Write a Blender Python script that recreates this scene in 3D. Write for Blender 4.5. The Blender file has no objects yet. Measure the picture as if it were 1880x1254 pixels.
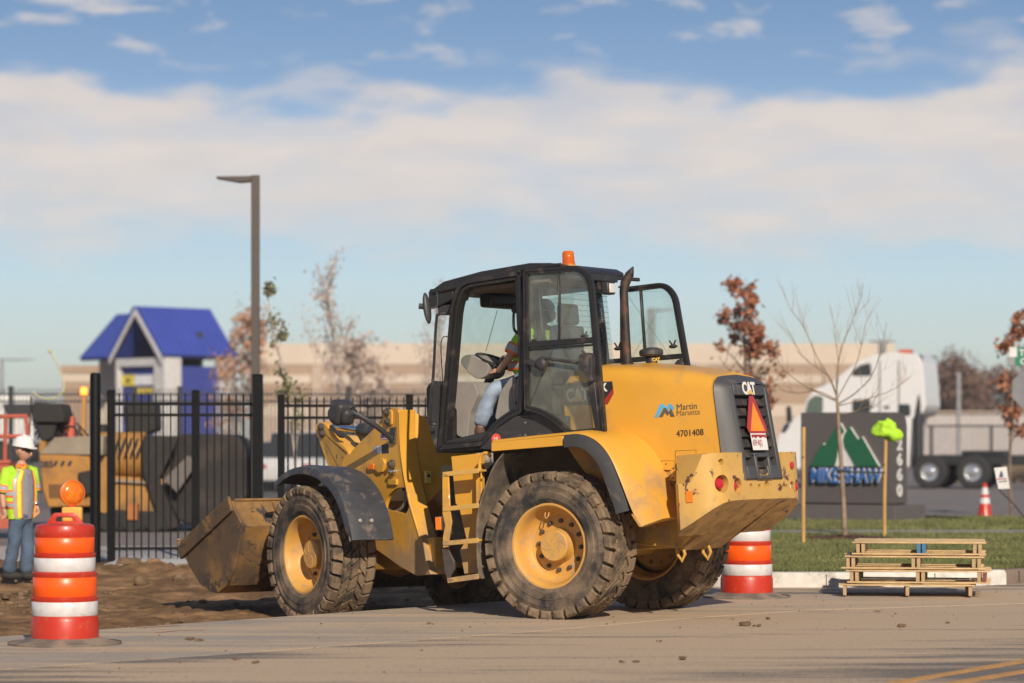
import bpy, bmesh, math, random
from mathutils import Vector, Matrix, noise
random.seed(7)
rad = math.radians
SC = bpy.context.scene
COL = SC.collection

# ---------------------------------------------------------------- camera, light, sky
F, HZ, H, CX = 5222.0, 800.0, 1.70, 940.0      # focal length in photo pixels, horizon row, eye height, centre column
cd = bpy.data.cameras.new('camera'); cam = bpy.data.objects.new('camera', cd); COL.objects.link(cam)
cam.location = (0, 0, H); cam.rotation_euler = (rad(90), 0, 0)
cd.sensor_width = 36; cd.lens = 36 * F / 1880; cd.shift_y = (HZ - 627) / 1880
cd.clip_start = 0.5; cd.clip_end = 4000
cd.dof.use_dof = True; cd.dof.focus_distance = 26.6; cd.dof.aperture_fstop = 1.6
SC.camera = cam
SAZ, SEL = rad(14), rad(29)
sdir = Vector((math.sin(SAZ) * math.cos(SEL), -math.cos(SAZ) * math.cos(SEL), math.sin(SEL)))
sl = bpy.data.lights.new('sun', 'SUN'); sl.energy = 4.6; sl.angle = rad(0.5); sl.color = (1.0, 0.88, 0.72)
so = bpy.data.objects.new('sun', sl); COL.objects.link(so); so.rotation_euler = sdir.to_track_quat('Z', 'Y').to_euler()
W = bpy.data.worlds.new('World'); SC.world = W; W.use_nodes = True
nt = W.node_tree; nt.nodes.clear()
def nd(t, typ, **k):
    n = t.nodes.new(typ)
    for a, b in k.items():
        if a.startswith('i_'): n.inputs[int(a[2:])].default_value = b
        else: setattr(n, a, b)
    return n
def math_(t, op, a, b=None, clamp=False):
    n = t.nodes.new('ShaderNodeMath'); n.operation = op; n.use_clamp = clamp
    for i, q in enumerate((a, b)):
        if q is None: continue
        if isinstance(q, (int, float)): n.inputs[i].default_value = q
        else: t.links.new(q, n.inputs[i])
    return n.outputs[0]
def ramp(t, src, pts, interp='LINEAR'):
    n = t.nodes.new('ShaderNodeValToRGB'); n.color_ramp.interpolation = interp
    e = n.color_ramp.elements
    while len(e) < len(pts): e.new(0.5)
    for i, (p, c) in enumerate(pts):
        e[i].position = p; e[i].color = (*c, 1) if isinstance(c, tuple) else (c, c, c, 1)
    t.links.new(src, n.inputs[0]); return n.outputs[0]
def mixc(t, f, a, b, blend='MIX'):
    n = t.nodes.new('ShaderNodeMix'); n.data_type = 'RGBA'; n.blend_type = blend
    for sck, q in ((n.inputs[0], f), (n.inputs[6], a), (n.inputs[7], b)):
        if isinstance(q, (int, float)): sck.default_value = q
        elif isinstance(q, tuple): sck.default_value = (*q, 1) if len(q) == 3 else q
        else: t.links.new(q, sck)
    return n.outputs[2]
sky = nd(nt, 'ShaderNodeTexSky', sky_type='NISHITA'); sky.sun_disc = False
sky.sun_elevation = SEL; sky.sun_rotation = rad(166); sky.altitude = 1600; sky.dust_density = 1.5
tc = nd(nt, 'ShaderNodeTexCoord'); sx = nd(nt, 'ShaderNodeSeparateXYZ'); nt.links.new(tc.outputs['Generated'], sx.inputs[0])
Z = sx.outputs[2]
def sky_noise(scale, stretch, detail, off=(0, 0, 0), rough=0.55, dist=0.0):
    m = nd(nt, 'ShaderNodeMapping'); m.inputs[3].default_value = (scale, scale, scale * stretch); m.inputs[1].default_value = off
    nt.links.new(tc.outputs['Generated'], m.inputs[0])
    n = nd(nt, 'ShaderNodeTexNoise'); n.inputs['Scale'].default_value = 1; n.inputs['Detail'].default_value = detail
    n.inputs['Roughness'].default_value = rough; n.inputs['Distortion'].default_value = dist
    nt.links.new(m.outputs[0], n.inputs['Vector']); return n.outputs[0]
grad = ramp(nt, Z, [(0.0, (0.56, 0.57, 0.50)), (0.03, (0.58, 0.66, 0.64)), (0.055, (0.52, 0.67, 0.75)), (0.10, (0.34, 0.49, 0.70)),
                    (0.125, (0.21, 0.34, 0.56)), (0.155, (0.15, 0.26, 0.46)), (0.4, (0.10, 0.17, 0.34)), (1.0, (0.07, 0.12, 0.25))])
base = mixc(nt, 0.18, mixc(nt, 1.0, grad, (10, 10, 10), 'MULTIPLY'), sky.outputs[0])
n1 = sky_noise(13, 3.0, 2, (3.1, 0.2, 0.0)); n2 = sky_noise(30, 3.2, 5, (1.0, 4.2, 0.7), 0.5, 0.3)
zz = math_(nt, 'ADD', Z, math_(nt, 'ADD', math_(nt, 'MULTIPLY', math_(nt, 'SUBTRACT', n1, 0.5), 0.055), math_(nt, 'MULTIPLY', math_(nt, 'SUBTRACT', n2, 0.5), 0.035)))
band = ramp(nt, zz, [(0.058, 0.0), (0.080, 0.80), (0.105, 0.95), (0.117, 0.88), (0.127, 0.0), (1.0, 0.0)])
n3 = sky_noise(20, 4.2, 4, (7.3, 1.2, 2.5), 0.45, 0.2)
wisps = ramp(nt, n3, [(0.36, 0.70), (0.58, 1.0)])
n4 = sky_noise(36, 3.6, 7, (2.7, 9.1, 3.3), 0.58, 0.5)
hi = ramp(nt, Z, [(0.118, 0.0), (0.14, 1.0)])
small = math_(nt, 'MULTIPLY', ramp(nt, n4, [(0.55, 0.0), (0.72, 0.75)]), hi)
dens = math_(nt, 'MAXIMUM', math_(nt, 'MULTIPLY', band, wisps), small)
ccol = mixc(nt, n2, (6.9, 6.2, 5.75), (8.1, 7.3, 6.7))
fin = mixc(nt, dens, base, ccol)
bg = nd(nt, 'ShaderNodeBackground'); bg.inputs[1].default_value = 0.097; nt.links.new(fin, bg.inputs[0])
wo = nd(nt, 'ShaderNodeOutputWorld'); nt.links.new(bg.outputs[0], wo.inputs[0])
SC.view_settings.view_transform = 'Standard'; SC.view_settings.look = 'None'
SC.view_settings.exposure = 0.10; SC.view_settings.gamma = 1; SC.view_settings.use_curve_mapping = False

# ---------------------------------------------------------------- measuring helpers
def P(u, v, D): return Vector(((u - CX) / F * D, D, H - (v - HZ) / F * D))
def G(u, v, z=0.0):
    D = (H - z) * F / (v - HZ); return Vector(((u - CX) / F * D, D, z))
class Frame:
    """a rigid frame: heading h, left l, up; nose-down pitch; local z=0 at zc below the pivot"""
    def __init__(s, hd, piv, zc, pitch=0.0):
        h = Vector((math.cos(hd), math.sin(hd), 0)); l = Vector((-math.sin(hd), math.cos(hd), 0))
        B = Matrix(((h.x, l.x, 0), (h.y, l.y, 0), (0, 0, 1))) @ Matrix.Rotation(pitch, 3, 'Y')
        s.B = B; s.O = Vector(piv); s.zc = zc; s.M = Matrix.Translation(s.O) @ B.to_4x4() @ Matrix.Translation((0, 0, -zc)); s.I = s.M.inverted()
    def at(s, u, v, axis, val):
        c = s.I @ Vector((0, 0, H)); d = s.I.to_3x3() @ Vector(((u - CX) / F, 1, (HZ - v) / F))
        return c + d * ((val - c[axis]) / d[axis])
    def S(s, y, *uv): return [(p.x, p.z) for p in (s.at(u, v, 1, y) for u, v in uv)]
    def p(s, y, u, v): return s.at(u, v, 1, y)

# ---------------------------------------------------------------- materials
def nodes(name):
    m = bpy.data.materials.new(name); m.use_nodes = True; t = m.node_tree; t.nodes.clear()
    o = t.nodes.new('ShaderNodeOutputMaterial'); b = t.nodes.new('ShaderNodeBsdfPrincipled'); t.links.new(b.outputs[0], o.inputs[0])
    return m, t, b, o
def nz(t, scale, detail=4, rough=0.55, stretch=None, space='Object', dist=0):
    c = t.nodes.new('ShaderNodeTexCoord'); n = t.nodes.new('ShaderNodeTexNoise')
    n.inputs['Scale'].default_value = scale; n.inputs['Detail'].default_value = detail; n.inputs['Roughness'].default_value = rough; n.inputs['Distortion'].default_value = dist
    src = c.outputs[space]
    if stretch:
        mp = t.nodes.new('ShaderNodeMapping'); mp.inputs[3].default_value = stretch; t.links.new(src, mp.inputs[0]); src = mp.outputs[0]
    t.links.new(src, n.inputs['Vector']); return n.outputs[0]
def bumpn(t, b, h, strength, dist=0.01):
    n = t.nodes.new('ShaderNodeBump'); n.inputs['Strength'].default_value = strength; n.inputs['Distance'].default_value = dist
    t.links.new(h, n.inputs['Height']); t.links.new(n.outputs[0], b.inputs['Normal'])
MUD = (0.27, 0.18, 0.105)
def mat(name, col, rough=0.6, metal=0.0, var=0.12, vs=5, dirt=None, bump=0.0, bs=60, spec=None, coat=0, stretch=None, chips=None, low=None):
    """dirt=(colour, coverage 0-1, scale); chips=(colour, coverage, scale); low=(z0,z1) dirt thickens below z1"""
    m, t, b, o = nodes(name)
    c = mixc(t, ramp(t, nz(t, vs, 4, stretch=stretch), [(0.3, 0.0), (0.7, 1.0)]), tuple(x * (1 - var) for x in col), tuple(min(1, x * (1 + var)) for x in col))
    rr = rough
    if chips:
        cc, cv, cs = chips
        f = ramp(t, nz(t, cs, 7, 0.68, dist=0.5), [(1 - cv, 0.0), (1 - cv + 0.02, 1.0)])
        c = mixc(t, f, c, cc)
    if dirt:
        dc, dv, ds = dirt
        n = nz(t, ds, 6, 0.62, dist=0.3)
        th = 1 - dv
        if low:
            g = t.nodes.new('ShaderNodeTexCoord'); s2 = t.nodes.new('ShaderNodeSeparateXYZ'); t.links.new(g.outputs['Object'], s2.inputs[0])
            mr = t.nodes.new('ShaderNodeMapRange'); mr.inputs[1].default_value = low[0]; mr.inputs[2].default_value = low[1]; mr.inputs[3].default_value = 0.28; mr.inputs[4].default_value = 0.0
            t.links.new(s2.outputs[2], mr.inputs[0]); n = math_(t, 'ADD', n, mr.outputs[0])
        f = ramp(t, n, [(max(0, th - 0.10), 0.0), (min(1, th + 0.14), 1.0)])
        c = mixc(t, math_(t, 'MULTIPLY', f, 0.9), c, mixc(t, nz(t, 30, 3), tuple(x * .75 for x in dc), tuple(x * 1.2 for x in dc)))
        mm = t.nodes.new('ShaderNodeMapRange'); mm.inputs[3].default_value = rough; mm.inputs[4].default_value = 0.9; t.links.new(f, mm.inputs[0]); t.links.new(mm.outputs[0], b.inputs['Roughness'])
    else: b.inputs['Roughness'].default_value = rr
    t.links.new(c, b.inputs['Base Color']); b.inputs['Metallic'].default_value = metal
    if spec is not None: b.inputs['Specular IOR Level'].default_value = spec
    if coat: b.inputs['Coat Weight'].default_value = coat; b.inputs['Coat Roughness'].default_value = 0.12
    if bump: bumpn(t, b, nz(t, bs, 5), bump)
    return m
def glassm(name, tint, dust=0.06, gloss=0.12, dustc=(0.5, 0.48, 0.42)):
    m, t, b, o = nodes(name); t.nodes.remove(b)
    tr = t.nodes.new('ShaderNodeBsdfTransparent'); tr.inputs[0].default_value = (*tint, 1)
    gl = t.nodes.new('ShaderNodeBsdfGlossy'); gl.inputs['Roughness'].default_value = 0.03
    df = t.nodes.new('ShaderNodeBsdfDiffuse'); df.inputs[0].default_value = (*dustc, 1)
    lw = t.nodes.new('ShaderNodeLayerWeight'); lw.inputs[0].default_value = .5
    frv = math_(t, 'MULTIPLY', math_(t, 'POWER', lw.outputs[1], 4.0), .7)
    m1 = t.nodes.new('ShaderNodeMixShader'); t.links.new(math_(t, 'ADD', frv, gloss * 0.15, True), m1.inputs[0]); t.links.new(tr.outputs[0], m1.inputs[1]); t.links.new(gl.outputs[0], m1.inputs[2])
    m2 = t.nodes.new('ShaderNodeMixShader'); t.links.new(ramp(t, nz(t, 4, 5), [(0.3, dust * 0.4), (0.75, dust * 1.6)]), m2.inputs[0]); t.links.new(m1.outputs[0], m2.inputs[1]); t.links.new(df.outputs[0], m2.inputs[2])
    t.links.new(m2.outputs[0], o.inputs[0]); return m
def emis(name, col, strength):
    m, t, b, o = nodes(name); b.inputs['Base Color'].default_value = (*col, 1); b.inputs['Emission Color'].default_value = (*col, 1); b.inputs['Emission Strength'].default_value = strength
    return m

# ---------------------------------------------------------------- mesh builder
def circ(r, n, ph=0.0): return [(r * math.cos(2 * math.pi * i / n + ph), r * math.sin(2 * math.pi * i / n + ph)) for i in range(n)]
def roundp(pts, r, n=5):
    """round the corners of a closed 2D polygon"""
    out = []; N = len(pts)
    for i in range(N):
        a, b, c = Vector(pts[i - 1]), Vector(pts[i]), Vector(pts[(i + 1) % N])
        ri = r[i] if isinstance(r, (list, tuple)) else r
        d1 = (a - b); d2 = (c - b); L = min(d1.length, d2.length) * 0.49; q = min(ri, L)
        if q < 1e-4: out.append((b.x, b.y)); continue
        p0 = b + d1.normalized() * q; p1 = b + d2.normalized() * q
        for k in range(n + 1):
            t = k / n; p = p0 * (1 - t) ** 2 + b * 2 * t * (1 - t) + p1 * t * t; out.append((p.x, p.y))
    return out
def inset(pts, d):
    N = len(pts); A = sum(pts[i][0] * pts[(i + 1) % N][1] - pts[(i + 1) % N][0] * pts[i][1] for i in range(N)); s = 1 if A > 0 else -1
    out = []
    for i in range(N):
        a, b, c = Vector(pts[i - 1]), Vector(pts[i]), Vector(pts[(i + 1) % N])
        e1 = (b - a).normalized(); e2 = (c - b).normalized()
        n1 = Vector((-e1.y, e1.x)) * s; n2 = Vector((-e2.y, e2.x)) * s
        k = (n1 + n2); k = k / max(0.3, k.length_squared / 2); out.append((b.x + k.x * d, b.y + k.y * d))
    return out
def smooth_path(pts, n=6):
    """catmull-rom through 3D points"""
    P_ = [Vector(p) for p in pts]; out = []
    for i in range(len(P_) - 1):
        p0 = P_[max(0, i - 1)]; p1 = P_[i]; p2 = P_[i + 1]; p3 = P_[min(len(P_) - 1, i + 2)]
        for k in range(n):
            t = k / n; out.append(0.5 * ((2 * p1) + (p2 - p0) * t + (2 * p0 - 5 * p1 + 4 * p2 - p3) * t * t + (3 * p1 - p0 - 3 * p2 + p3) * t ** 3))
    out.append(P_[-1]); return out
class MB:
    def __init__(s): s.v = []; s.f = []; s.mi = []
    def add(s, vs, fs, mi=0):
        k = len(s.v); s.v += [tuple(v) for v in vs]; s.f += [tuple(i + k for i in f) for f in fs]; s.mi += [mi] * len(fs); return s
    def box(s, c, d, rot=None, mi=0, taper=1.0):
        x, y, z = d[0] / 2, d[1] / 2, d[2] / 2
        vs = [Vector((a * x * (taper if e > 0 else 1), b * y * (taper if e > 0 else 1), e * z)) for e in (-1, 1) for b in (-1, 1) for a in (-1, 1)]
        if rot is not None: vs = [rot @ v for v in vs]
        c = Vector(c); return s.add([v + c for v in vs], [(0, 2, 3, 1), (4, 5, 7, 6), (0, 1, 5, 4), (2, 6, 7, 3), (0, 4, 6, 2), (1, 3, 7, 5)], mi)
    def bb(s, a, b, mi=0):
        return s.box([(a[i] + b[i]) / 2 for i in range(3)], [abs(b[i] - a[i]) for i in range(3)], None, mi)
    def bar(s, p0, p1, w, h, up=(0, 0, 1), mi=0):
        p0, p1 = Vector(p0), Vector(p1); d = p1 - p0; L = d.length; d.normalize(); u = Vector(up); sd = d.cross(u)
        if sd.length < 1e-4: sd = d.cross(Vector((1, 0, 0)))
        sd.normalize(); u = sd.cross(d)
        R = Matrix((d, sd, u)).transposed(); return s.box((p0 + p1) / 2, (L, w, h), R, mi)
    def tube(s, pts, r, n=8, mi=0, caps=True):
        pts = [Vector(p) for p in pts]; N = len(pts); rs = r if isinstance(r, (list, tuple)) else [r] * N
        T = [(pts[min(i + 1, N - 1)] - pts[max(i - 1, 0)]).normalized() for i in range(N)]
        u = T[0].orthogonal().normalized(); vs = []
        for i in range(N):
            u = (u - T[i] * u.dot(T[i]))
            if u.length < 1e-5: u = T[i].orthogonal()
            u.normalize(); w = T[i].cross(u)
            vs += [pts[i] + (u * math.cos(2 * math.pi * k / n) + w * math.sin(2 * math.pi * k / n)) * rs[i] for k in range(n)]
        fs = [(i * n + k, i * n + (k + 1) % n, (i + 1) * n + (k + 1) % n, (i + 1) * n + k) for i in range(N - 1) for k in range(n)]
        if caps: fs += [tuple(range(n))[::-1], tuple((N - 1) * n + k for k in range(n))]
        return s.add(vs, fs, mi)
    def cyl(s, p0, p1, r, n=16, mi=0): return s.tube([p0, p1], r, n, mi)
    def lathe(s, prof, n=32, c=(0, 0, 0), axis=(0, 0, 1), mi=0, close=False, cap=True):
        """prof: (radius, height along axis)"""
        ax = Vector(axis).normalized(); u = ax.orthogonal().normalized(); w = ax.cross(u); c = Vector(c); N = len(prof)
        vs = [c + ax * h + (u * math.cos(2 * math.pi * k / n) + w * math.sin(2 * math.pi * k / n)) * max(r, 1e-4) for r, h in prof for k in range(n)]
        rng = N if close else N - 1
        fs = [(i * n + k, i * n + (k + 1) % n, ((i + 1) % N) * n + (k + 1) % n, ((i + 1) % N) * n + k) for i in range(rng) for k in range(n)]
        if not close and cap:
            if prof[0][0] > 1e-3: fs.append(tuple(range(n))[::-1])
            if prof[-1][0] > 1e-3: fs.append(tuple((N - 1) * n + k for k in range(n)))
        return s.add(vs, fs, mi)
    def prism(s, poly, y0, y1, mi=0):
        """poly in (x,z), extruded along y"""
        n = len(poly); vs = [(x, y0, z) for x, z in poly] + [(x, y1, z) for x, z in poly]
        return s.add(vs, [tuple(range(n))[::-1], tuple(range(n, 2 * n))] + [(i, (i + 1) % n, n + (i + 1) % n, n + i) for i in range(n)], mi)
    def ring(s, po, pi, y0, y1, mi=0):
        n = len(po); vs = [(x, y0, z) for x, z in po] + [(x, y0, z) for x, z in pi] + [(x, y1, z) for x, z in po] + [(x, y1, z) for x, z in pi]
        fs = []
        for i in range(n):
            j = (i + 1) % n
            fs += [(i, j, n + j, n + i), (2 * n + i, 3 * n + i, 3 * n + j, 2 * n + j), (i, 2 * n + i, 2 * n + j, j), (n + i, n + j, 3 * n + j, 3 * n + i)]
        return s.add(vs, fs, mi)
    def strip(s, path, sec, mi=0, closed=False):
        """sweep: path (x,z) points, sec: (y, outward offset) closed polygon section"""
        N = len(path); vs = []; m = len(sec)
        for i in range(N):
            a = Vector(path[max(i - 1, 0)]); b = Vector(path[min(i + 1, N - 1)]); d = (b - a).normalized(); nrm = Vector((d.y, -d.x))
            if nrm.y < -0.9: pass
            vs += [(path[i][0] + nrm.x * o_, y, path[i][1] + nrm.y * o_) for y, o_ in sec]
        fs = [(i * m + k, i * m + (k + 1) % m, (i + 1) * m + (k + 1) % m, (i + 1) * m + k) for i in range(N - 1) for k in range(m)]
        fs += [tuple(range(m))[::-1], tuple((N - 1) * m + k for k in range(m))]
        return s.add(vs, fs, mi)
    def sphere(s, c, r, n=12, mi=0):
        if not isinstance(r, (list, tuple)): r = (r, r, r)
        vs = []; R_ = n // 2
        for i in range(R_ + 1):
            th = math.pi * i / R_
            for k in range(n): vs.append((c[0] + r[0] * math.sin(th) * math.cos(2 * math.pi * k / n), c[1] + r[1] * math.sin(th) * math.sin(2 * math.pi * k / n), c[2] + r[2] * math.cos(th)))
        return s.add(vs, [(i * n + k, (i + 1) * n + k, (i + 1) * n + (k + 1) % n, i * n + (k + 1) % n) for i in range(R_) for k in range(n)], mi)
    def xf(s, M_):
        s.v = [tuple(M_ @ Vector(v)) for v in s.v]; return s
    def jitter(s, a, sc):
        s.v = [tuple(Vector(v) + noise.noise_vector(Vector(v) * sc) * a) for v in s.v]; return s
    def mesh(s, name, mats, angle=35, bevel=0, weld=False):
        me = bpy.data.meshes.new(name); me.from_pydata(s.v, [], s.f)
        for m in (mats if isinstance(mats, (list, tuple)) else [mats]): me.materials.append(m)
        me.polygons.foreach_set('material_index', s.mi); me.validate(); 
        bm = bmesh.new(); bm.from_mesh(me)
        if weld: bmesh.ops.remove_doubles(bm, verts=bm.verts, dist=1e-4)
        bmesh.ops.recalc_face_normals(bm, faces=bm.faces); bm.to_mesh(me); bm.free()
        me.polygons.foreach_set('use_smooth', [True] * len(me.polygons)); me.set_sharp_from_angle(angle=rad(angle)); return me
    def build(s, name, mats, parent=None, mtx=None, bevel=0, seg=2, angle=35, kind=None, label=None, weld=False):
        o = bpy.data.objects.new(name, s.mesh(name, mats, angle, weld=weld)); COL.objects.link(o)
        if mtx is not None: o.matrix_basis = mtx
        if parent: o.parent = parent
        if bevel:
            b = o.modifiers.new('bevel', 'BEVEL'); b.width = bevel; b.segments = seg; b.limit_method = 'ANGLE'; b.angle_limit = rad(30); b.harden_normals = False
        if kind: o['kind'] = kind
        if label: o['label'] = label
        return o
def tag(o, label, cat, group=None):
    o['label'] = label; o['category'] = cat
    if group: o['group'] = group
    return o
def thing(name, label, cat, loc=(0, 0, 0), rz=0.0, group=None):
    o = bpy.data.objects.new(name, None); COL.objects.link(o); o.location = loc; o.rotation_euler = (0, 0, rz); o.empty_display_size = 0.2
    o.matrix_basis = Matrix.Translation(loc) @ Matrix.Rotation(rz, 4, 'Z'); return tag(o, label, cat, group)
def copy_tree(o, parent=None):
    c = o.copy(); COL.objects.link(c)
    if parent: c.parent = parent
    for ch in list(o.children): copy_tree(ch, c)
    return c
def again(o, M_, label=None):
    c = copy_tree(o); c.matrix_basis = M_
    if label: c['label'] = label
    return c
def text(name, s, size, M_, m, parent=None, bold=0.0, ext=0.002, sx=1.0, space=1.0, align='LEFT'):
    """lettering: M_ maps text x,y to the surface, z outward"""
    c = bpy.data.curves.new(name, 'FONT'); c.body = s; c.size = size; c.extrude = ext; c.offset = bold; c.space_character = space; c.align_x = align; c.resolution_u = 4
    t = bpy.data.objects.new(name, c); COL.objects.link(t); bpy.context.view_layer.update()
    me = bpy.data.meshes.new_from_object(t.evaluated_get(bpy.context.evaluated_depsgraph_get())); bpy.data.objects.remove(t); me.name = name
    for v in me.vertices: v.co = M_ @ Vector((v.co.x * sx, v.co.y, v.co.z))
    me.materials.clear(); me.materials.append(m); o = bpy.data.objects.new(name, me); COL.objects.link(o)
    if parent: o.parent = parent
    return o
def plane_m(o, x, y):
    """matrix whose columns are x, y and their normal, at origin o"""
    x = Vector(x).normalized(); y = Vector(y); z = x.cross(y).normalized(); y = z.cross(x)
    return Matrix(((x.x, y.x, z.x, o[0]), (x.y, y.y, z.y, o[1]), (x.z, y.z, z.z, o[2]), (0, 0, 0, 1)))
def cut(o, cutters, op='DIFFERENCE'):
    """boolean the builder meshes into object o"""
    for mb in cutters:
        c = mb.build('cutter', o.data.materials[0]); c.matrix_world = o.matrix_world.copy() if False else Matrix()
        m = o.modifiers.new('cut', 'BOOLEAN'); m.operation = op; m.object = c; m.solver = 'EXACT'
        pb = o.matrix_basis.copy(); pp = o.parent; o.parent = None; o.matrix_basis = Matrix()
        bpy.context.view_layer.update()
        me = bpy.data.meshes.new_from_object(o.evaluated_get(bpy.context.evaluated_depsgraph_get())); o.modifiers.clear(); o.data = me
        o.parent = pp; o.matrix_basis = pb; bpy.data.objects.remove(c)
    o.data.set_sharp_from_angle(angle=rad(35)); return o

# ================================================================ SETTING
rdir = Vector((0.633, 0.774, 0)); rn = Vector((0.774, -0.633, 0)); S0 = -18.56
def sdist(x, y): return x * rn.x + y * rn.y - S0        # >0 on the pavement, <0 on the dirt
def pt(s_, t_, z=0.0): q = rn * (S0 + s_) + rdir * t_; return Vector((q.x, q.y, z))
def fbm(x, y, sc, oc=4):
    v = 0; a = 1
    for i in range(oc): v += a * noise.noise(Vector((x * sc, y * sc, i * 7.1))); a *= .5; sc *= 2.1
    return v
def slab(name, poly, z1, z0, m, kind='structure'):
    n = len(poly); b = MB(); vs = [(p[0], p[1], z0) for p in poly] + [(p[0], p[1], z1) for p in poly]
    b.add(vs, [tuple(range(n, 2 * n))] + [(i, (i + 1) % n, n + (i + 1) % n, n + i) for i in range(n)])
    return b.build(name, m, kind=kind)
def ground_mat(name, c1, c2, dustc, cover, streak=True, rough=0.9, bump=0.35, bs=90, spot=(0.05, 0.035, 0.022), spots=0.3):
    m, t, b, o = nodes(name)
    c = mixc(t, ramp(t, nz(t, 1.4, 6, .6), [(.3, 0.0), (.7, 1.0)]), c1, c2)
    c = mixc(t, ramp(t, nz(t, 160, 2), [(.35, 0.0), (.65, 1.0)]), mixc(t, 0.35, c, (0, 0, 0)), mixc(t, 0.12, c, (1, .95, .85)))
    # dust dragged along the road by tyres
    cd_ = t.nodes.new('ShaderNodeTexCoord'); mp = t.nodes.new('ShaderNodeMapping'); mp.vector_type = 'POINT'
    mp.inputs[2].default_value = (0, 0, -math.atan2(rdir.y, rdir.x) if streak else 0); mp.inputs[3].default_value = (0.28, 1.5, 1)
    t.links.new(cd_.outputs['Object'], mp.inputs[0]); n = t.nodes.new('ShaderNodeTexNoise'); n.inputs['Scale'].default_value = 1.1; n.inputs['Detail'].default_value = 8; n.inputs['Roughness'].default_value = .68
    t.links.new(mp.outputs[0], n.inputs[0])
    sp = t.nodes.new('ShaderNodeSeparateXYZ'); t.links.new(cd_.outputs['Object'], sp.inputs[0])
    # distance from the worksite edge decides how thick the dust is
    s_ = math_(t, 'SUBTRACT', math_(t, 'ADD', math_(t, 'MULTIPLY', sp.outputs[0], rn.x), math_(t, 'MULTIPLY', sp.outputs[1], rn.y)), S0)
    fall = ramp(t, math_(t, 'DIVIDE', s_, 10.0, True), [(0.0, 0.16), (0.3, 0.18), (0.42, 0.32), (0.58, 0.30), (0.72, 0.10), (0.85, 0.0)])
    wx_ = t.nodes.new('ShaderNodeMapRange'); wx_.inputs[1].default_value = -3.0; wx_.inputs[2].default_value = .5; wx_.inputs[3].default_value = -.22; wx_.inputs[4].default_value = -.12; t.links.new(sp.outputs[0], wx_.inputs[0])
    fall = math_(t, 'ADD', fall, wx_.outputs[0])
    fine = nz(t, 28, 5, .7)
    mp3 = t.nodes.new('ShaderNodeMapping'); mp3.inputs[2].default_value = (0, 0, -math.atan2(rdir.y, rdir.x) - .12); mp3.inputs[3].default_value = (.10, 2.6, 1); t.links.new(cd_.outputs['Object'], mp3.inputs[0]); n5 = t.nodes.new('ShaderNodeTexNoise'); n5.inputs['Scale'].default_value = 1.3; n5.inputs['Detail'].default_value = 5; n5.inputs['Distortion'].default_value = .3; t.links.new(mp3.outputs[0], n5.inputs[0])
    streaks = math_(t, 'MULTIPLY', math_(t, 'SUBTRACT', n5.outputs[0], .5), .75)
    wv = t.nodes.new('ShaderNodeTexWave'); wv.bands_direction = 'Y'; wv.inputs['Scale'].default_value = 9.0; wv.inputs['Distortion'].default_value = 2.2; wv.inputs['Detail'].default_value = 3; wv.inputs['Detail Scale'].default_value = 2.5
    mp2 = t.nodes.new('ShaderNodeMapping'); mp2.inputs[2].default_value = (0, 0, -math.atan2(rdir.y, rdir.x) + .25); t.links.new(cd_.outputs['Object'], mp2.inputs[0]); t.links.new(mp2.outputs[0], wv.inputs[0])
    lines = math_(t, 'MULTIPLY', math_(t, 'SUBTRACT', wv.outputs[1], .5), ramp(t, nz(t, .55, 3), [(.42, 0.0), (.6, .10)]))
    k = math_(t, 'ADD', math_(t, 'ADD', math_(t, 'ADD', math_(t, 'ADD', n.outputs[0], streaks), lines), fall), math_(t, 'MULTIPLY', math_(t, 'SUBTRACT', fine, .5), 0.45))
    f = ramp(t, k, [(1 - cover - .10, 0.0), (1 - cover + .08, 1.0)])
    c = mixc(t, math_(t, 'MULTIPLY', f, .88), c, mixc(t, nz(t, 50, 3), tuple(x * .78 for x in dustc), tuple(x * 1.18 for x in dustc)))
    sp2 = ramp(t, nz(t, 26, 4, .6, dist=.6), [(.665, 0.0), (.70, 1.0)])
    c = mixc(t, math_(t, 'MULTIPLY', sp2, spots), c, spot)
    sp3 = ramp(t, nz(t, 85, 3, .6, dist=.4), [(.57, 0.0), (.64, 1.0)])
    c = mixc(t, math_(t, 'MULTIPLY', sp3, .55), c, (.12, .08, .05))
    sp4 = ramp(t, nz(t, 60, 3, .6, dist=.3), [(.60, 0.0), (.66, 1.0)])
    c = mixc(t, math_(t, 'MULTIPLY', math_(t, 'MULTIPLY', sp4, f), .5), c, (.66, .50, .34))
    t.links.new(c, b.inputs['Base Color']); b.inputs['Roughness'].default_value = rough; b.inputs['Specular IOR Level'].default_value = .2
    bumpn(t, b, math_(t, 'ADD', nz(t, bs, 4, .7), math_(t, 'MULTIPLY', k, 1.5)), bump, .008)
    return m
m_earth = mat('far_earth', (0.20, 0.16, 0.11), .95, var=.3, vs=.3)
m_asph = ground_mat('asphalt', (0.115, 0.096, 0.08), (0.155, 0.13, 0.108), (0.54, 0.40, 0.265), .50, spots=.8)
m_conc = ground_mat('gutter_concrete', (0.33, 0.275, 0.215), (0.43, 0.36, 0.285), (0.54, 0.40, 0.26), .50, spots=.7)
m_lot = mat('lot_asphalt', (0.17, 0.145, 0.13), .9, var=.12, vs=.8, bump=.2, bs=30)
m_kerb = mat('kerb_concrete', (0.60, 0.56, 0.50), .85, var=.14, vs=9, dirt=((0.22, .16, .11), .36, 5), bump=.35, bs=70)
m_slabc = mat('pad_concrete', (0.50, 0.47, 0.43), .85, var=.15, vs=3, dirt=(MUD, .3, 2), bump=.25)
m_dirt = mat('site_dirt', (0.245, 0.145, 0.073), .97, var=.45, vs=2.2, dirt=((0.10, .058, .030), .50, 1.6), bump=.8, bs=22, spec=.1)
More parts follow.
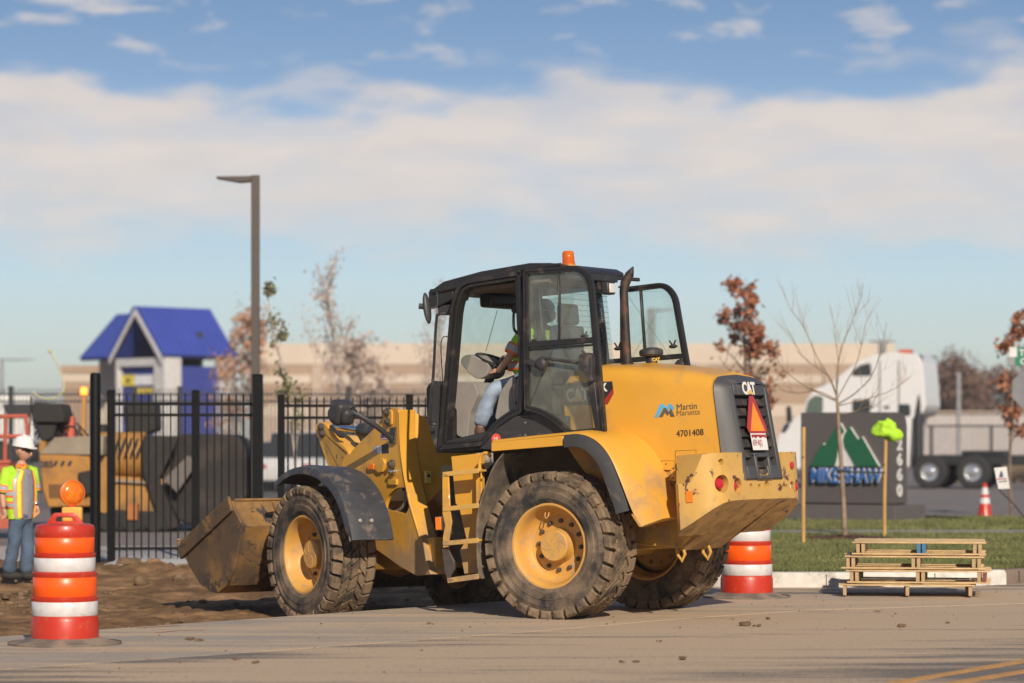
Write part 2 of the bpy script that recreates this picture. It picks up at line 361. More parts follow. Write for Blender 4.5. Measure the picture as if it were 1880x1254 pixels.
m_clod = mat('clod_earth', (0.17, 0.112, 0.066), .97, var=.35, vs=9, bump=.8, bs=50, spec=.1)
m_gravel = mat('pale_gravel', (0.38, 0.34, 0.30), .95, var=.3, vs=14, bump=.9, bs=45)
m_soil = mat('lawn_soil', (0.12, 0.125, 0.045), .95, var=.3, vs=3, dirt=((.16, .14, .06), .35, 4), bump=.5, bs=50)
m_grass = mat('grass_blades', (0.135, 0.145, 0.045), .8, var=.35, vs=1.5, dirt=((.26, .22, .10), .38, .9))
m_paint = mat('road_paint_yellow', (0.52, 0.26, 0.06), .7, var=.15, vs=5, chips=((.17, .14, .12), .42, 30))

slab('ground', [(-500, -60), (500, -60), (500, 1400), (-500, 1400)], -0.40, -0.9, m_earth)
slab('road', [pt(0, -70)[:2], pt(40, -70)[:2], (70, 10), (70, 33), (2.62, 33), pt(0, 26.6)[:2]], 0, -0.5, m_asph)
# concrete gutter strip, one sheet on the road, recessed joints cut across it
gp = [pt(0.0, -30), pt(0.0, 26.4)] + [G(u, v) for u, v in ((1330, 1093), (1600, 1092), (1890, 1082), (1890, 1108), (1500, 1120), (1250, 1136), (1000, 1158), (760, 1176), (400, 1202), (0, 1230))] + [pt(2.2, -12), pt(2.2, -30)]
slab('gutter_pan', [p[:2] for p in gp], 0.003, -0.002, m_conc)
for k in range(2):
    a, b_ = ((1640, 1254.5), (1880, 1214)) if k == 0 else ((1752, 1254.5), (1880, 1233))
    A, B_ = G(*a), G(*b_); d = (B_ - A).normalized(); nn = Vector((d.y, -d.x, 0)) * .055; A = A - d * 14; B_ = B_ + d * 30
    slab('lane_line', [(A - nn)[:2], (A + nn)[:2], (B_ + nn)[:2], (B_ - nn)[:2]], 0.005, -.002, m_paint)
slab('parking_lot', [(-300, 55), (300, 55), (300, 330), (-300, 330)], -0.004, -0.5, m_lot)
slab('yard_asphalt', [(-60, 44), (-.5, 44), (-.5, 54.996), (-60, 54.996)], -0.004, -0.5, m_lot)
slab('gravel_strip', [(-60, 39.4), (-.5, 39.4), (-.5, 43.996), (-60, 43.996)], -0.01, -0.5, m_gravel)
# lawn: raised behind the kerb
kx = [(1.95, 32.9), (2.25, 32.05), (2.9, 31.85), (4.2, 31.95), (5.3, 32.25), (6.4, 33.3), (8.0, 35.6), (11, 40), (16, 50)]
kpath = [p for p in smooth_path([(x, y, 0) for x, y in kx], 6)]
lawn_poly = [(p.x, p.y) for p in kpath] + [(16, 55), (1.95, 55)]
slab('lawn', [(x + .0, y + .10) for x, y in lawn_poly[:-2]] + lawn_poly[-2:], 0.148, -0.4, m_soil)
kb = MB(); sec = [(-.0, -.4), (-.0, .12), (.03, .165), (.15, .17), (.15, -.4)]
for i, p in enumerate(kpath):
    d = (kpath[min(i + 1, len(kpath) - 1)] - kpath[max(i - 1, 0)]).normalized(); n_ = Vector((-d.y, d.x, 0))
    kb.v += [tuple(p + n_ * a + Vector((0, 0, z))) for a, z in sec]
    if i:
        k0 = (i - 1) * 5
        kb.f += [(k0 + j, k0 + j + 1, k0 + 5 + j + 1, k0 + 5 + j) for j in range(4)]; kb.mi += [0] * 4
kA = MB(); kB = MB(); sp_ = 27 * 5
kA.v = kb.v; kA.f = [f for f in kb.f if max(f) < sp_]; kA.mi = [0] * len(kA.f); kB.v = kb.v; kB.f = [f for f in kb.f if max(f) >= sp_]; kB.mi = [0] * len(kB.f)
kA.build('kerb', m_kerb, kind='structure'); kB.build('kerb', mat('kerb_shaded', (.17, .125, .095), .9, var=.25, vs=4, bump=.3), kind='structure')  # second stretch: shade where the kerb turns away, put into a darker brown
jt = MB()
for k in (9, 15, 21, 27):
    p = kpath[k]; d = (kpath[k + 1] - kpath[k - 1]).normalized(); n_ = Vector((-d.y, d.x, 0))
    jt.bar(p - n_ * .003 + Vector((0, 0, .02)), p - n_ * .003 + Vector((0, 0, .15)), .006, .012, up=n_)
jt.build('kerb_joint', mat('joint_dark', (.06, .05, .04), .9), kind='structure')
slab('sidewalk', [(1.95, 45.0), (16, 45.6), (16, 47.0), (1.95, 46.6)], 0.152, -.3, mat('walk_concrete', (.27, .25, .21), .9, var=.15, vs=2))
# grass: three-sided blades over the lawn, denser near the kerb
random.seed(3); gb = MB()
def inpoly(x, y, poly):
    c = False; j = len(poly) - 1
    for i in range(len(poly)):
        if (poly[i][1] > y) != (poly[j][1] > y) and x < (poly[j][0] - poly[i][0]) * (y - poly[i][1]) / (poly[j][1] - poly[i][1]) + poly[i][0]: c = not c
        j = i
    return c
gv = []; gf = []
for i in range(110000):
    y = 32.1 + 22 * random.random() ** 1.7; x = 2.0 + random.random() * min(13, y * .19)
    if not inpoly(x, y - .22, lawn_poly) or 45.0 < y + 0 < 46.9: continue
    if (x - 5.0) ** 2 + ((y - 42.6)) ** 2 < .5: continue
    h = (.018 + .024 * random.random()) * (1 + y / 80); a = random.random() * 6.28; w_ = .006 * (1 + y / 25); lx = (random.random() - .5) * .04; ly = (random.random() - .5) * .04
    k = len(gv); gv += [(x - math.cos(a) * w_, y - math.sin(a) * w_, .145), (x + math.cos(a) * w_, y + math.sin(a) * w_, .145), (x + lx, y + ly, .145 + h)]; gf.append((k, k + 1, k + 2))
gb.v = gv; gb.f = gf; gb.mi = [0] * len(gf)
me = bpy.data.meshes.new('grass'); me.from_pydata(gv, [], gf); me.materials.append(m_grass); go = bpy.data.objects.new('grass', me); COL.objects.link(go)
go['kind'] = 'stuff'; tag(go, 'short yellow green lawn grass behind the white kerb', 'grass')
# dirt
def dirt_z(x, y):
    s_ = sdist(x, y)
    if s_ > 0.02: return -0.42
    e = min(1, max(0, -s_ / .35)); z = -.03 - .15 * e * e * (3 - 2 * e)
    b = min(1, max(0, (y - 32.0) / 3.0)); z += .16 * b
    z += fbm(x, y, .8, 3) * .035 * e + fbm(x + 9, y, 4.6, 4) * .026 * (.25 + e) + abs(fbm(x, y + 5, 11, 2)) * .016
    # berms by the gate posts
    for bx, by, br, bh in ((-3.6, 35.3, .9, .20), (-4.6, 35.9, .5, .18), (-2.6, 35.2, .7, .10), (-6.0, 32.0, .9, .12), (-5.0, 36.5, .6, .1), (-3.6, 33.2, 1.0, .07)):
        q = ((x - bx) ** 2 + ((y - by) * 1.3) ** 2) / br ** 2
        if q < 1: z += bh * .6 * (1 - q) * (1 + .9 * fbm(x, y, 6, 4))
    # wheel ruts near the front wheels
    if -4.5 < x < 1: z -= .03 * math.exp(-((y - 28.9 - .2 * x) / .35) ** 2)
    if y > 38.6: z = min(z, -.04)
    return z
nx, ny = 330, 430; x0, x1, y0, y1 = -10.5, 3.4, 20.5, 39.6
vs = []; 
for j in range(ny + 1):
    for i in range(nx + 1):
        x = x0 + (x1 - x0) * i / nx; y = y0 + (y1 - y0) * j / ny; vs.append((x, y, dirt_z(x, y)))
fs = [(j * (nx + 1) + i, j * (nx + 1) + i + 1, (j + 1) * (nx + 1) + i + 1, (j + 1) * (nx + 1) + i) for j in range(ny) for i in range(nx)]
d_ = MB(); d_.add(vs, fs); d_.build('dirt_ground', m_dirt, kind='structure', angle=60)
slab('concrete_pad', [(-5.3, 36.9), (-2.9, 36.6), (-2.9, 39.39), (-5.3, 39.39)], .03, -.3, m_slabc)
# clods and crumbs
def rock_mesh(r, seed, n=8):
    b = MB(); b.sphere((0, 0, 0), (r, r * .8, r * .6), n); random.seed(seed); o_ = Vector((seed * 3.1, 0, 0))
    b.v = [tuple(Vector(v) * (1 + .45 * noise.noise(Vector(v) / r * 1.3 + o_))) for v in b.v]; return b
random.seed(11); cb = MB(); pro = [rock_mesh(1, s_, 6) for s_ in range(5)]
def crumb(x, y, z, r):
    p_ = random.choice(pro); M_ = Matrix.Translation((x, y, z)) @ Matrix.Rotation(random.random() * 6, 4, 'Z') @ Matrix.Diagonal((r, r * (.6 + random.random() * .6), r * .7, 1)); cb.add([M_ @ Vector(v) for v in p_.v], p_.f)
for i in range(3000):
    s_ = abs(random.gauss(3.4, 1.9)); t_ = random.uniform(2, 30); q = pt(s_, t_)
    if noise.noise(Vector((q.x * .9, q.y * .9, 3))) < random.uniform(-.3, .45): continue
    if q.y > 31.5: continue
    r = .003 + .011 * random.random() ** 5
    crumb(q.x, q.y, .006 + r * .3, r)
for u, v, r in ((625, 1052, .0), (1252, 1211, .035), (1170, 1216, .018), (1143, 1217, .02), (1212, 1179, .02), (470, 1218, .02), (435, 1212, .015), (1390, 1151, .03), (1370, 1149, .05), (1415, 1137, .03), (1655, 1151, .04), (1738, 1145, .02), (350, 1176, .035), (365, 1177, .025), (790, 1147, .02), (1610, 1124, .02)):
    if r: 
        for k in range(4): q = G(u + random.uniform(-6, 6), v + random.uniform(-1, 1)); crumb(q.x, q.y, .006 + r * .25, r * (.5 + .6 * random.random()))
for i in range(700):
    x = random.uniform(-9, 0); y = random.uniform(25, 38)
    if sdist(x, y) > -.1: continue
    r = .012 + .06 * random.random() ** 4; crumb(x, y, dirt_z(x, y) + r * .2, r)
for i in range(260):
    x = random.gauss(-6.2, .7); y = random.gauss(31.8, .7)
    if sdist(x, y) > -.1: continue
    r = .03 + .06 * random.random() ** 2; crumb(x, y, dirt_z(x, y) + r * .3, r)
o = cb.build('dirt_clods', m_clod, kind='stuff', angle=50); tag(o, 'brown crumbs and clods of earth scattered over the pavement and dirt', 'dirt clods')
for (u, v, r, lb) in ((238, 1040, .16, 'largest brown clod at the foot of the black gate post'), (520 - 262, 1062, .10, 'rounded brown clod in front of the largest clod by the gate'), (330, 1058, .09, 'small brown clod left of the loader bucket tip')):
    q = G(u, v, 0.0); b = rock_mesh(r, int(u), 14); b.xf(Matrix.Translation((q.x, q.y, dirt_z(q.x, q.y) + r * .35))); tag(b.build('dirt_clod', m_clod, angle=50), lb, 'clod', 'big clods of earth by the gate')
# orange survey paint on the gutter and a green fleck
m_mark = mat('survey_paint', (.75, .22, .05), .8, chips=((.33, .27, .2), .5, 40))
for pts_ in (((285, 1163), (325, 1159), (375, 1158)), ((250, 1154), (300, 1151), (330, 1149)),):
    mb = MB(); q = smooth_path([G(*p_, .0) for p_ in pts_], 4)
    for i in range(len(q) - 1): d = (q[i + 1] - q[i]).normalized(); n_ = Vector((-d.y, d.x, 0)) * .018; mb.add([tuple(q[i] - n_ + Vector((0, 0, .0065))), tuple(q[i + 1] - n_ + Vector((0, 0, .0065))), tuple(q[i + 1] + n_ + Vector((0, 0, .0065))), tuple(q[i] + n_ + Vector((0, 0, .0065)))], [(0, 1, 2, 3)])
    mb.build('paint_mark', m_mark, kind='structure')

# ================================================================ FENCES
m_blk = mat('black_fence_paint', (0.004, 0.004, 0.0045), .55, var=.2, vs=3, dirt=((.05, .04, .03), .2, 9), spec=.15)
FD = 38.7; FZ = P(0, 723, FD).z
def fence(name, label, x0, x1, D, ztop, zr, zb, sp, posts, pw, m, individual=True, pk=.019, D1=None):
    """posts: list of x; pickets hang on three rails"""
    D1 = D1 or D; yy = lambda x: D + (D1 - D) * (x - x0) / (x1 - x0)
    t = thing(name, label, 'fence', ((x0 + x1) / 2, yy((x0 + x1) / 2), 0)); inv = t.matrix_basis.inverted()
    for z in zr:
        b = MB(); b.bar((x0, yy(x0), z), (x1, yy(x1), z), .035, .04); b.xf(inv); b.build('rail', m, t, bevel=.003, seg=1)
    n = int((x1 - x0) / sp)
    pm = None; allp = MB()
    for i in range(n + 1):
        x = x0 + (i + .5) * sp
        if x > x1 or any(abs(x - p_) < pw * .5 + .02 for p_ in posts): continue
        if individual:
            if pm is None:
                b = MB(); b.box((0, 0, (ztop + zb) / 2), (pk, pk, ztop - zb)); b.add([(-pk / 2, -pk / 2, ztop), (pk / 2, -pk / 2, ztop), (pk / 2, pk / 2, ztop), (-pk / 2, pk / 2, ztop), (0, 0, ztop + .012)], [(0, 1, 4), (1, 2, 4), (2, 3, 4), (3, 0, 4)]); pm = b.mesh('picket', m)
            o = bpy.data.objects.new('picket', pm); COL.objects.link(o); o.parent = t; o.matrix_basis = inv @ Matrix.Translation((x, yy(x) - .0, 0))
        else: allp.box((x, yy(x), (ztop + zb) / 2), (pk, pk, ztop - zb))
    if not individual:
        allp.xf(inv); allp.build('pickets', m, t, kind='stuff')
    for p_ in posts:
        b = MB(); b.box((p_, yy(p_), (ztop + .02) / 2 - .1), (pw, pw, ztop + .22)); b.box((p_, yy(p_), ztop + .035), (pw + .02, pw + .02, .03), taper=.7); b.xf(inv); b.build('post', m, t, bevel=.004, seg=1)
    return t
xu = lambda u, D: (u - CX) / F * D
fence('fence', 'black picket fence panel running behind the loader', xu(522, FD), xu(1100, FD), FD, P(0, 730, FD).z, (P(0, 745, FD).z, P(0, 767, FD).z, P(0, 985, FD).z), .05, .0985, [xu(u, FD) for u in (752, 1000)], .10, m_blk)
g = fence('gate', 'tall black picket gate between the two thick black posts', xu(199, FD - .25), xu(463, FD), FD - .25, P(0, 723, FD).z, (P(0, 742, FD).z, P(0, 762, FD).z, P(0, 1006, FD).z), P(0, 1024, FD).z, .0975, [xu(204, FD - .25), xu(357, FD - .25)], .10, m_blk, D1=FD)
g['category'] = 'gate'
for u, v, lb, r in ((175, 685, 'thick round black gate post left of the picket gate', .072), (473, 690, 'thick square black gate post in front of the lamp pole', .078), (516, 727, 'slim square black post beside the thick gate post', .052)):
    x = xu(u, FD - .15); zt = P(0, v, FD - .15).z; b = MB()
    if u == 175: b.lathe([(r, -.3), (r, zt - .03), (r * .85, zt), (0, zt + .01)], 20, (0, 0, 0))
    else: b.box((0, 0, (zt - .3) / 2), (2 * r * .88, 2 * r * .88, zt + .3)); b.box((0, 0, zt + .012), (2 * r * .95, 2 * r * .95, .025), taper=.8)
    t = thing('gate_post', lb, 'post', (x, FD - .15, 0)); b.build('shaft', m_blk, t, bevel=.004, seg=1)
m_blk2 = mat('far_fence_paint', (0.02, 0.02, 0.024), .5)
fence('back_fence', 'farther black picket fence behind the paver and parked cars', -13.2, 4.3, 66, P(0, 713, 66).z, (P(0, 724, 66).z, P(0, 737, 66).z, .4), .1, .086, [xu(u, 66) for u in (20, 247, 330, 640, 860, 1100)], .11, m_blk2, individual=False, pk=.021)

# ================================================================ LAMP POLES
m_pole = mat('bronze_pole', (0.072, 0.056, 0.046), .5, var=.12, vs=2)
m_pole2 = mat('grey_pole', (0.23, 0.23, 0.24), .6)
def lamp_pole(u, vtop, D, w, label, arms=(-1,), m=None, arm=.62, vb=None):
    x = xu(u, D); zt = P(0, vtop, D).z; t = thing('street_lamp', label, 'street lamp', (x, D, 0))
    b = MB(); b.box((0, 0, zt / 2), (w, w, zt)); b.build('pole', m or m_pole, t, bevel=.01)
    b = MB(); b.lathe([(w * 1.1, 0), (w * 1.1, .35), (w * .7, .5)], 16, (0, 0, 0)); b.build('base', m_slabc, t)
    for s_ in arms:
        b = MB(); b.prism([(s_ * w * .4, zt - .02), (s_ * (w * .4 + arm), zt - .03), (s_ * (w * .4 + arm), zt - .06), (s_ * (w * .4 + arm * .35), zt - .13), (s_ * w * .4, zt - .11)], -.14, .14); b.build('lamp_head', m or m_pole, t, bevel=.01)
    return t
lamp_pole(469, 322, 50, .145, 'tall bronze lamp pole with one flat head beside the gate')
lamp_pole(3, 658, 150, .15, 'distant lamp pole at the left edge of the yard', m=m_pole2, arms=(1,), arm=1.7)
lamp_pole(1196, 566, 110, .3, 'grey lamp pole seen through the loader open door window', m=m_pole2, arms=(1,), arm=.7)
lamp_pole(1620, 624, 120, .3, 'twin headed lamp pole rising behind the white truck', m=m_pole2, arms=(-1, 1), arm=.45)
lamp_pole(1760, 684, 130, .17, 'thin grey lamp pole right of the white truck', m=m_pole2, arms=(-1,), arm=.1)
lamp_pole(428, 604, 140, .3, 'pale distant lamp pole between blue roof and bronze pole', m=m_pole2, arms=(1,), arm=.6)

# ================================================================ BUILDINGS
m_cream = mat('cream_block', (0.55, 0.46, 0.37), .9, var=.06, vs=.3); m_tan = mat('tan_block', (0.36, 0.255, 0.18), .9, var=.08, vs=.3); m_tan2 = mat('mid_block', (0.44, 0.34, 0.26), .9, var=.06, vs=.3)
m_glassd = mat('dark_glass', (0.02, 0.025, 0.03), .1); m_whitew = mat('white_wall', (0.75, 0.74, 0.72), .7)
def store(label, u0, u1, D, bands, depth=60, parap=None, rz=0.0):
    X0, X1 = xu(u0, D), xu(u1, D); t = thing('store_building', label, 'building', ((X0 + X1) / 2, D, 0), rz); W_ = X1 - X0
    b = MB(); b.bb((-W_ / 2, .3, -.3), (W_ / 2, depth, P(0, bands[0][0], D).z - .3)); b.build('roof', m_tan2, t)
    for i, (v0, v1, m, pr) in enumerate(bands):
        z1 = P(0, v0, D).z; z0 = P(0, v1, D).z
        b = MB(); b.bb((-W_ / 2 - pr, -pr, z0), (W_ / 2 + pr, .5, z1)); b.build('wall_course', m, t)
    # pilasters give the long front its rhythm
    k = 0; x = -W_ / 2 + 4
    while x < W_ / 2 - 2:
        b = MB(); b.bb((x - .4, -.35, -.3), (x + .4, .2, P(0, bands[0][0] + 40, D).z)); b.build('pilaster', m_tan2, t); x += 9
    return t
store('long low cream and tan banded store behind the loader', 478, 1640, 200, [(631, 669, m_cream, .1), (669.2, 688, m_tan, .04), (688.2, 704, m_cream, 0.08), (704.2, 742, m_tan, 0.0), (742.2, 765, m_cream, .06), (765.2, 850, m_tan2, 0)])
store('lower tan wing of the store seen right of the white truck', 1600, 1713, 185, [(676, 690, m_tan, .15), (690.2, 706, m_cream, .05), (706.2, 752, m_tan, .0), (752.2, 850, m_cream, .05)], 20)
store('tan banded block left of the blue roofed entrance', 115, 215, 150, [(671, 685, m_tan, .1), (685.2, 701, m_cream, .03), (701.2, 850, m_tan, 0)], 25)
t = thing('warehouse', 'pale ribbed metal warehouse beyond the right hand fence', 'building', (xu(1860, 160), 160, 0))
b = MB(); b.bb((-6, 0, 0), (9, 25, P(0, 758, 160).z)); b.build('wall', mat('pale_metal_wall', (.46, .42, .40), .8), t)
b = MB()
for i in range(50): b.bb((-6 + i * .3, -.04, 0), (-5.86 + i * .3, .0, P(0, 759, 160).z))
b.build('ribs', mat('rib_metal', (.38, .34, .33), .7), t, kind='stuff')
b = MB(); b.bb((-6.2, -.2, P(0, 758, 160).z), (9.2, 25, P(0, 755, 160).z)); b.build('roof_edge', m_tan2, t)

# blue roofed entrance
m_blue = mat('blue_metal_roof', (0.045, 0.07, 0.33), .45, var=.08, vs=1, stretch=(1, 1, 1)); m_bluew = mat('blue_wall', (0.035, 0.05, 0.25), .7, var=.1)
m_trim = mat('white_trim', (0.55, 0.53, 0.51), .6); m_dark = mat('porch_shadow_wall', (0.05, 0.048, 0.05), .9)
def gable(t, ox, oy, hw, L, ze, zr, th=.18, open_=True):
    """ridge along local x from ox; gable end at ox faces -x"""
    for s_ in (-1, 1):
        a = Vector((ox, oy, zr)); b0 = Vector((ox, oy + s_ * hw, ze)); d = Vector((L, 0, 0)); n_ = Vector((0, s_ * (zr - ze), hw)).normalized() * th
        b = MB(); b.add([a, b0, b0 + d, a + d, a + n_, b0 + n_, b0 + d + n_, a + d + n_], [(0, 1, 2, 3), (7, 6, 5, 4), (0, 4, 5, 1), (1, 5, 6, 2), (2, 6, 7, 3), (3, 7, 4, 0)]); r = b.build('roof', m_blue, t)
        b = MB(); k = 0
        while k < L: q = Vector((k, 0, 0)); b.bar(a + n_ + q, b0 + n_ + q, .04, .06, up=n_); k += .42
        b.build('seams', m_blue, r, kind='stuff')
        b = MB(); e = Vector((-.06, 0, 0)); k1 = Vector((0, 0, -.28)); b.add([a + e, b0 + e, b0 + e + k1, a + e + k1, a, b0, b0 + k1, a + k1], [(0, 1, 2, 3), (7, 6, 5, 4), (0, 4, 5, 1), (1, 5, 6, 2), (2, 6, 7, 3)]); b.build('gable_trim', m_trim, r)
D = 130; sc_ = F / D
t = thing('entrance_porch', 'porch with blue metal gable roofs on white columns', 'building', (xu(249, D), D, 0), rad(45))
gable(t, 0, 0, 1.95, 4.25, P(0, 657, D).z, P(0, 567, D).z)
ze = P(0, 657, D).z
for x_, y_, w_, d__ in ((.15, -1.55, .85, .95), (.15, 1.62, .22, .3), (3.6, -1.55, .5, .5)):
    b = MB(); b.bb((x_, y_ - w_ / 2, 0), (x_ + d__, y_ + w_ / 2, ze - .02)); b.build('column', m_trim, t, bevel=.03)
b = MB(); b.bb((.5, -1.5, ze - .02), (4, 1.5, ze + .02)); b.bb((2.6, -1.4, 0), (2.8, 1.4, ze + 1.2)); b.build('back_wall', m_dark, t)
b = MB(); b.bb((.42, -1.12, 0), (.6, 1.5, ze - .38)); w1 = b.build('front_wall', m_bluew, t)
b = MB(); b.bb((1.0, -1.42, 0), (3.7, -1.25, ze - .38)); b.build('side_wall', m_bluew, t)
b = MB(); b.bb((.15, -1.3, ze - .38), (.3, 1.5, ze - .02)); b.build('beam', m_trim, t)
m_yel = mat('sign_yellow', (.70, .55, .04), .5); m_wh = mat('sign_white', (.72, .72, .72), .5)
b = MB(); b.bb((.34, .55, 4.0), (.42, 1.45, 4.5)); b.build('sign_panel', m_yel, t, label='yellow end of the sign board')
b = MB(); b.bb((.34, -1.0, 4.02), (.42, .54, 4.48)); b.build('sign_panel', m_wh, t, label='white end of the sign board')
b = MB(); b.bb((.3, 0.9, 4.16), (.34, 1.1, 4.34)); b.build('sign_mark', m_dark, t)
b = MB()
for k in range(7): b.bb((.34, -1.1 + k * .25, 3.66), (.42, -.93 + k * .25, 3.88))
b.build('yellow_dashes', m_yel, t)
t2 = thing('side_roof', 'smaller blue roof slope behind and left of the porch', 'roof', (xu(215, 134), 134, 0)); inv = t2.matrix_basis.inverted()
q = [P(218, 583, 136), P(268, 580, 134), P(205, 661, 132), P(150, 663, 134)]; nn_ = (q[1] - q[0]).cross(q[3] - q[0]).normalized() * .2; bk = [P(218, 583, 136) + Vector((0, 4, -2.4)), P(268, 580, 134) + Vector((0, 4, -2.4))]
b = MB(); b.add(q + [v - nn_ for v in q], [(0, 1, 2, 3), (7, 6, 5, 4), (0, 4, 5, 1), (1, 5, 6, 2), (2, 6, 7, 3), (3, 7, 4, 0)]); b.xf(inv); b.build('roof', m_blue, t2)
b = MB(); b.bb((xu(176, 134), 135, 0), (xu(250, 134), 139, P(0, 646, 134).z)); b.xf(inv); b.build('wall', m_cream, t2)

# ================================================================ TREES
def tree(label, u, vbase, D, vtop, spread, leafm, nleaf, barkm, leafs=.05, seed=1, z0=0.0, group=None, trunk_r=.045, up=.75, nb=16, start=.25, clump=.5, levels=3, curve=.2):
    random.seed(seed); Ht = P(0, vtop, D).z - z0; t = thing('tree', label, 'tree', (xu(u, D), D, z0), 0, group); tb = MB(); tips = []
    def grow(p, d, L, r, lv):
        n = 5; pts = [p]; q = p.copy(); dd = d.copy()
        for i in range(n):
            dd = (dd + Vector((random.gauss(0, curve), random.gauss(0, curve), random.gauss(.05, curve * .5))) * .35).normalized(); q = q + dd * L / n; pts.append(q.copy())
        tb.tube(pts, [r * (1 - .75 * i / n) for i in range(n + 1)], 5 if lv else 7)
        if lv >= 1: tips.extend(pts[2:] if lv > 1 else pts[3:])
        if lv < levels:
            k = nb if lv == 0 else random.randint(2, 4)
            for i in range(k):
                f = (start + (1 - start) * (i + random.random() * .5) / k) if lv == 0 else random.uniform(.3, .95); f = min(f, .97)
                idx = f * n; i0 = int(idx); bp = pts[i0].lerp(pts[min(i0 + 1, n)], idx - i0); a = random.random() * 6.28 if lv == 0 else random.random() * 6.28
                o_ = Vector((math.cos(a), math.sin(a), 0)); nd_ = (o_ * (1 - up * .6) + Vector((0, 0, up)) + dd * .3).normalized()
                l2 = spread * (1.05 - f * .75) * random.uniform(.7, 1.2) if lv == 0 else L * random.uniform(.35, .6)
                grow(bp, nd_, l2, r * (.45 if lv == 0 else .55), lv + 1)
    grow(Vector((0, 0, 0)), Vector((0, 0, 1)), Ht * .98, trunk_r, 0)
    tb.build('trunk', barkm, t, angle=60)
    if nleaf:
        lv = []; lf = []; 
        for i in range(nleaf):
            c = random.choice(tips) + Vector([random.gauss(0, clump * .25) for _ in range(3)])
            if noise.noise(c * 1.7 + Vector((seed, 0, 0))) < -.12: continue
            n_ = Vector([random.gauss(0, 1) for _ in range(3)]).normalized(); a = n_.orthogonal(); b2 = n_.cross(a); s_ = leafs * random.uniform(.6, 1.3); k = len(lv)
            lv += [tuple(c + a * s_), tuple(c + b2 * s_ * .6), tuple(c - a * s_), tuple(c - b2 * s_ * .6)]; lf.append((k, k + 1, k + 2, k + 3))
        m_ = MB(); m_.add(lv, lf); me = bpy.data.meshes.new('crown'); me.from_pydata(lv, [], lf); me.materials.append(leafm); o = bpy.data.objects.new('crown', me); COL.objects.link(o); o.parent = t
    return t
m_bark = mat('bark_grey', (.16, .12, .09), .9, var=.3, vs=8); m_barkp = mat('bark_pale', (.40, .33, .29), .9, var=.2, vs=8)
l_rust = mat('leaf_rust', (.30, .115, .055), .7, var=.4, vs=3); l_olive = mat('leaf_olive', (.19, .18, .09), .7, var=.4, vs=4); l_pale = mat('leaf_pale', (.45, .34, .28), .8, var=.3, vs=3); l_brown = mat('leaf_brown', (.17, .10, .07), .8, var=.3, vs=2)
tree('young oak with rusty leaves rising behind the loader hood', 1366, 0, 62, 530, 1.4, l_rust, 4800, m_bark, .05, 6, nb=24, clump=.30, trunk_r=.05, start=.35, up=.45)
tree('slim rusty leaved tree beside the green street signs', 1858, 0, 60, 566, .75, l_rust, 1100, m_bark, .055, 9, nb=9, clump=.3, start=.35, up=.35)
tree('slim sapling with olive leaves right of the bronze lamp pole', 556, 0, 52, 502, .80, l_olive, 900, m_barkp, .04, 12, nb=9, clump=.22, start=.3, up=.8, trunk_r=.03)
tree('taller bare pinkish tree between bronze pole and loader', 622, 0, 72, 502, 1.9, l_pale, 1300, m_barkp, .034, 15, nb=22, clump=.45, start=.2, up=.9, trunk_r=.045)
tree('pale bare tree seen through the loader windscreen', 790, 0, 74, 548, 1.7, l_pale, 1200, m_barkp, .034, 18, nb=20, clump=.4, start=.2, up=.85, trunk_r=.045)
tree('rusty tree crown between the blue porch and the bronze pole', 424, 0, 95, 592, 2.0, mat('leaf_tan', (.42, .24, .15), .8, var=.3, vs=2), 2600, m_barkp, .07, 23, nb=20, clump=.9, start=.15, up=.7)
tree('spreading reddish tree in front of the store', 690, 0, 100, 655, 2.0, l_pale, 2600, m_barkp, .07, 29, nb=20, clump=1.0, start=.15, up=.6)
tree('round brown winter tree behind the right hand warehouse', 1745, 0, 240, 690, 4.0, l_brown, 5200, m_bark, .16, 31, nb=26, clump=2.4, start=.15, up=.7, trunk_r=.2, group='winter trees behind the warehouse')['label'] = 'brown winter tree left of the thin grey lamp pole'
tree('low brown winter trees right of the thin grey lamp pole', 1800, 0, 250, 718, 4.0, l_brown, 3600, m_bark, .16, 33, nb=26, clump=2.6, start=.15, up=.7, trunk_r=.2, group='winter trees behind the warehouse')
tree('low brown winter tree behind the street signs', 1862, 0, 250, 712, 4.0, l_brown, 3200, m_bark, .16, 37, nb=26, clump=2.6, start=.15, up=.7, trunk_r=.2, group='winter trees behind the warehouse')

# bare tree in front of the sign, branches laid out from the photo with their own depth
D = 42.6; random.seed(5); t = thing('tree', 'bare young tree with thin spreading branches on the lawn', 'tree', P(1550, 988, D) + Vector((0, 0, 0))); inv = t.matrix_basis.inverted(); b = MB()
def tw(pts_, r0, r1, dz=0.0):
    q = []; n = len(pts_)
    for i, (u, v) in enumerate(pts_): q.append(P(u, v, D + dz * i / max(1, n - 1)) if True else 0)
    q = smooth_path(q, 5); m_ = len(q); b.tube(q, [r0 + (r1 - r0) * i / (m_ - 1) for i in range(m_)], 6)
    return q
def twig(q, k, r, lv=0):
    for _ in range(k):
        i = random.randint(len(q) // 3, len(q) - 2); d = (q[i + 1] - q[i]).normalized(); o_ = Vector((random.uniform(-1, 1), random.uniform(-1, 1), random.uniform(.1, .7))).normalized(); dd = (d + o_ * .8).normalized(); L = random.uniform(.15, .5) * (.6 if lv else 1)
        p_ = [q[i], q[i] + dd * L * .5 + Vector((0, 0, .01)), q[i] + dd * L + Vector((0, 0, random.uniform(0, .08)))]; b.tube(p_, [r, r * .7, r * .35], 4)
        if lv < 1: twig(smooth_path(p_, 4), 2, r * .6, 1)
tw([(1551, 992), (1549, 930), (1545, 860), (1540, 790), (1538, 750), (1536, 728)], .042, .020)
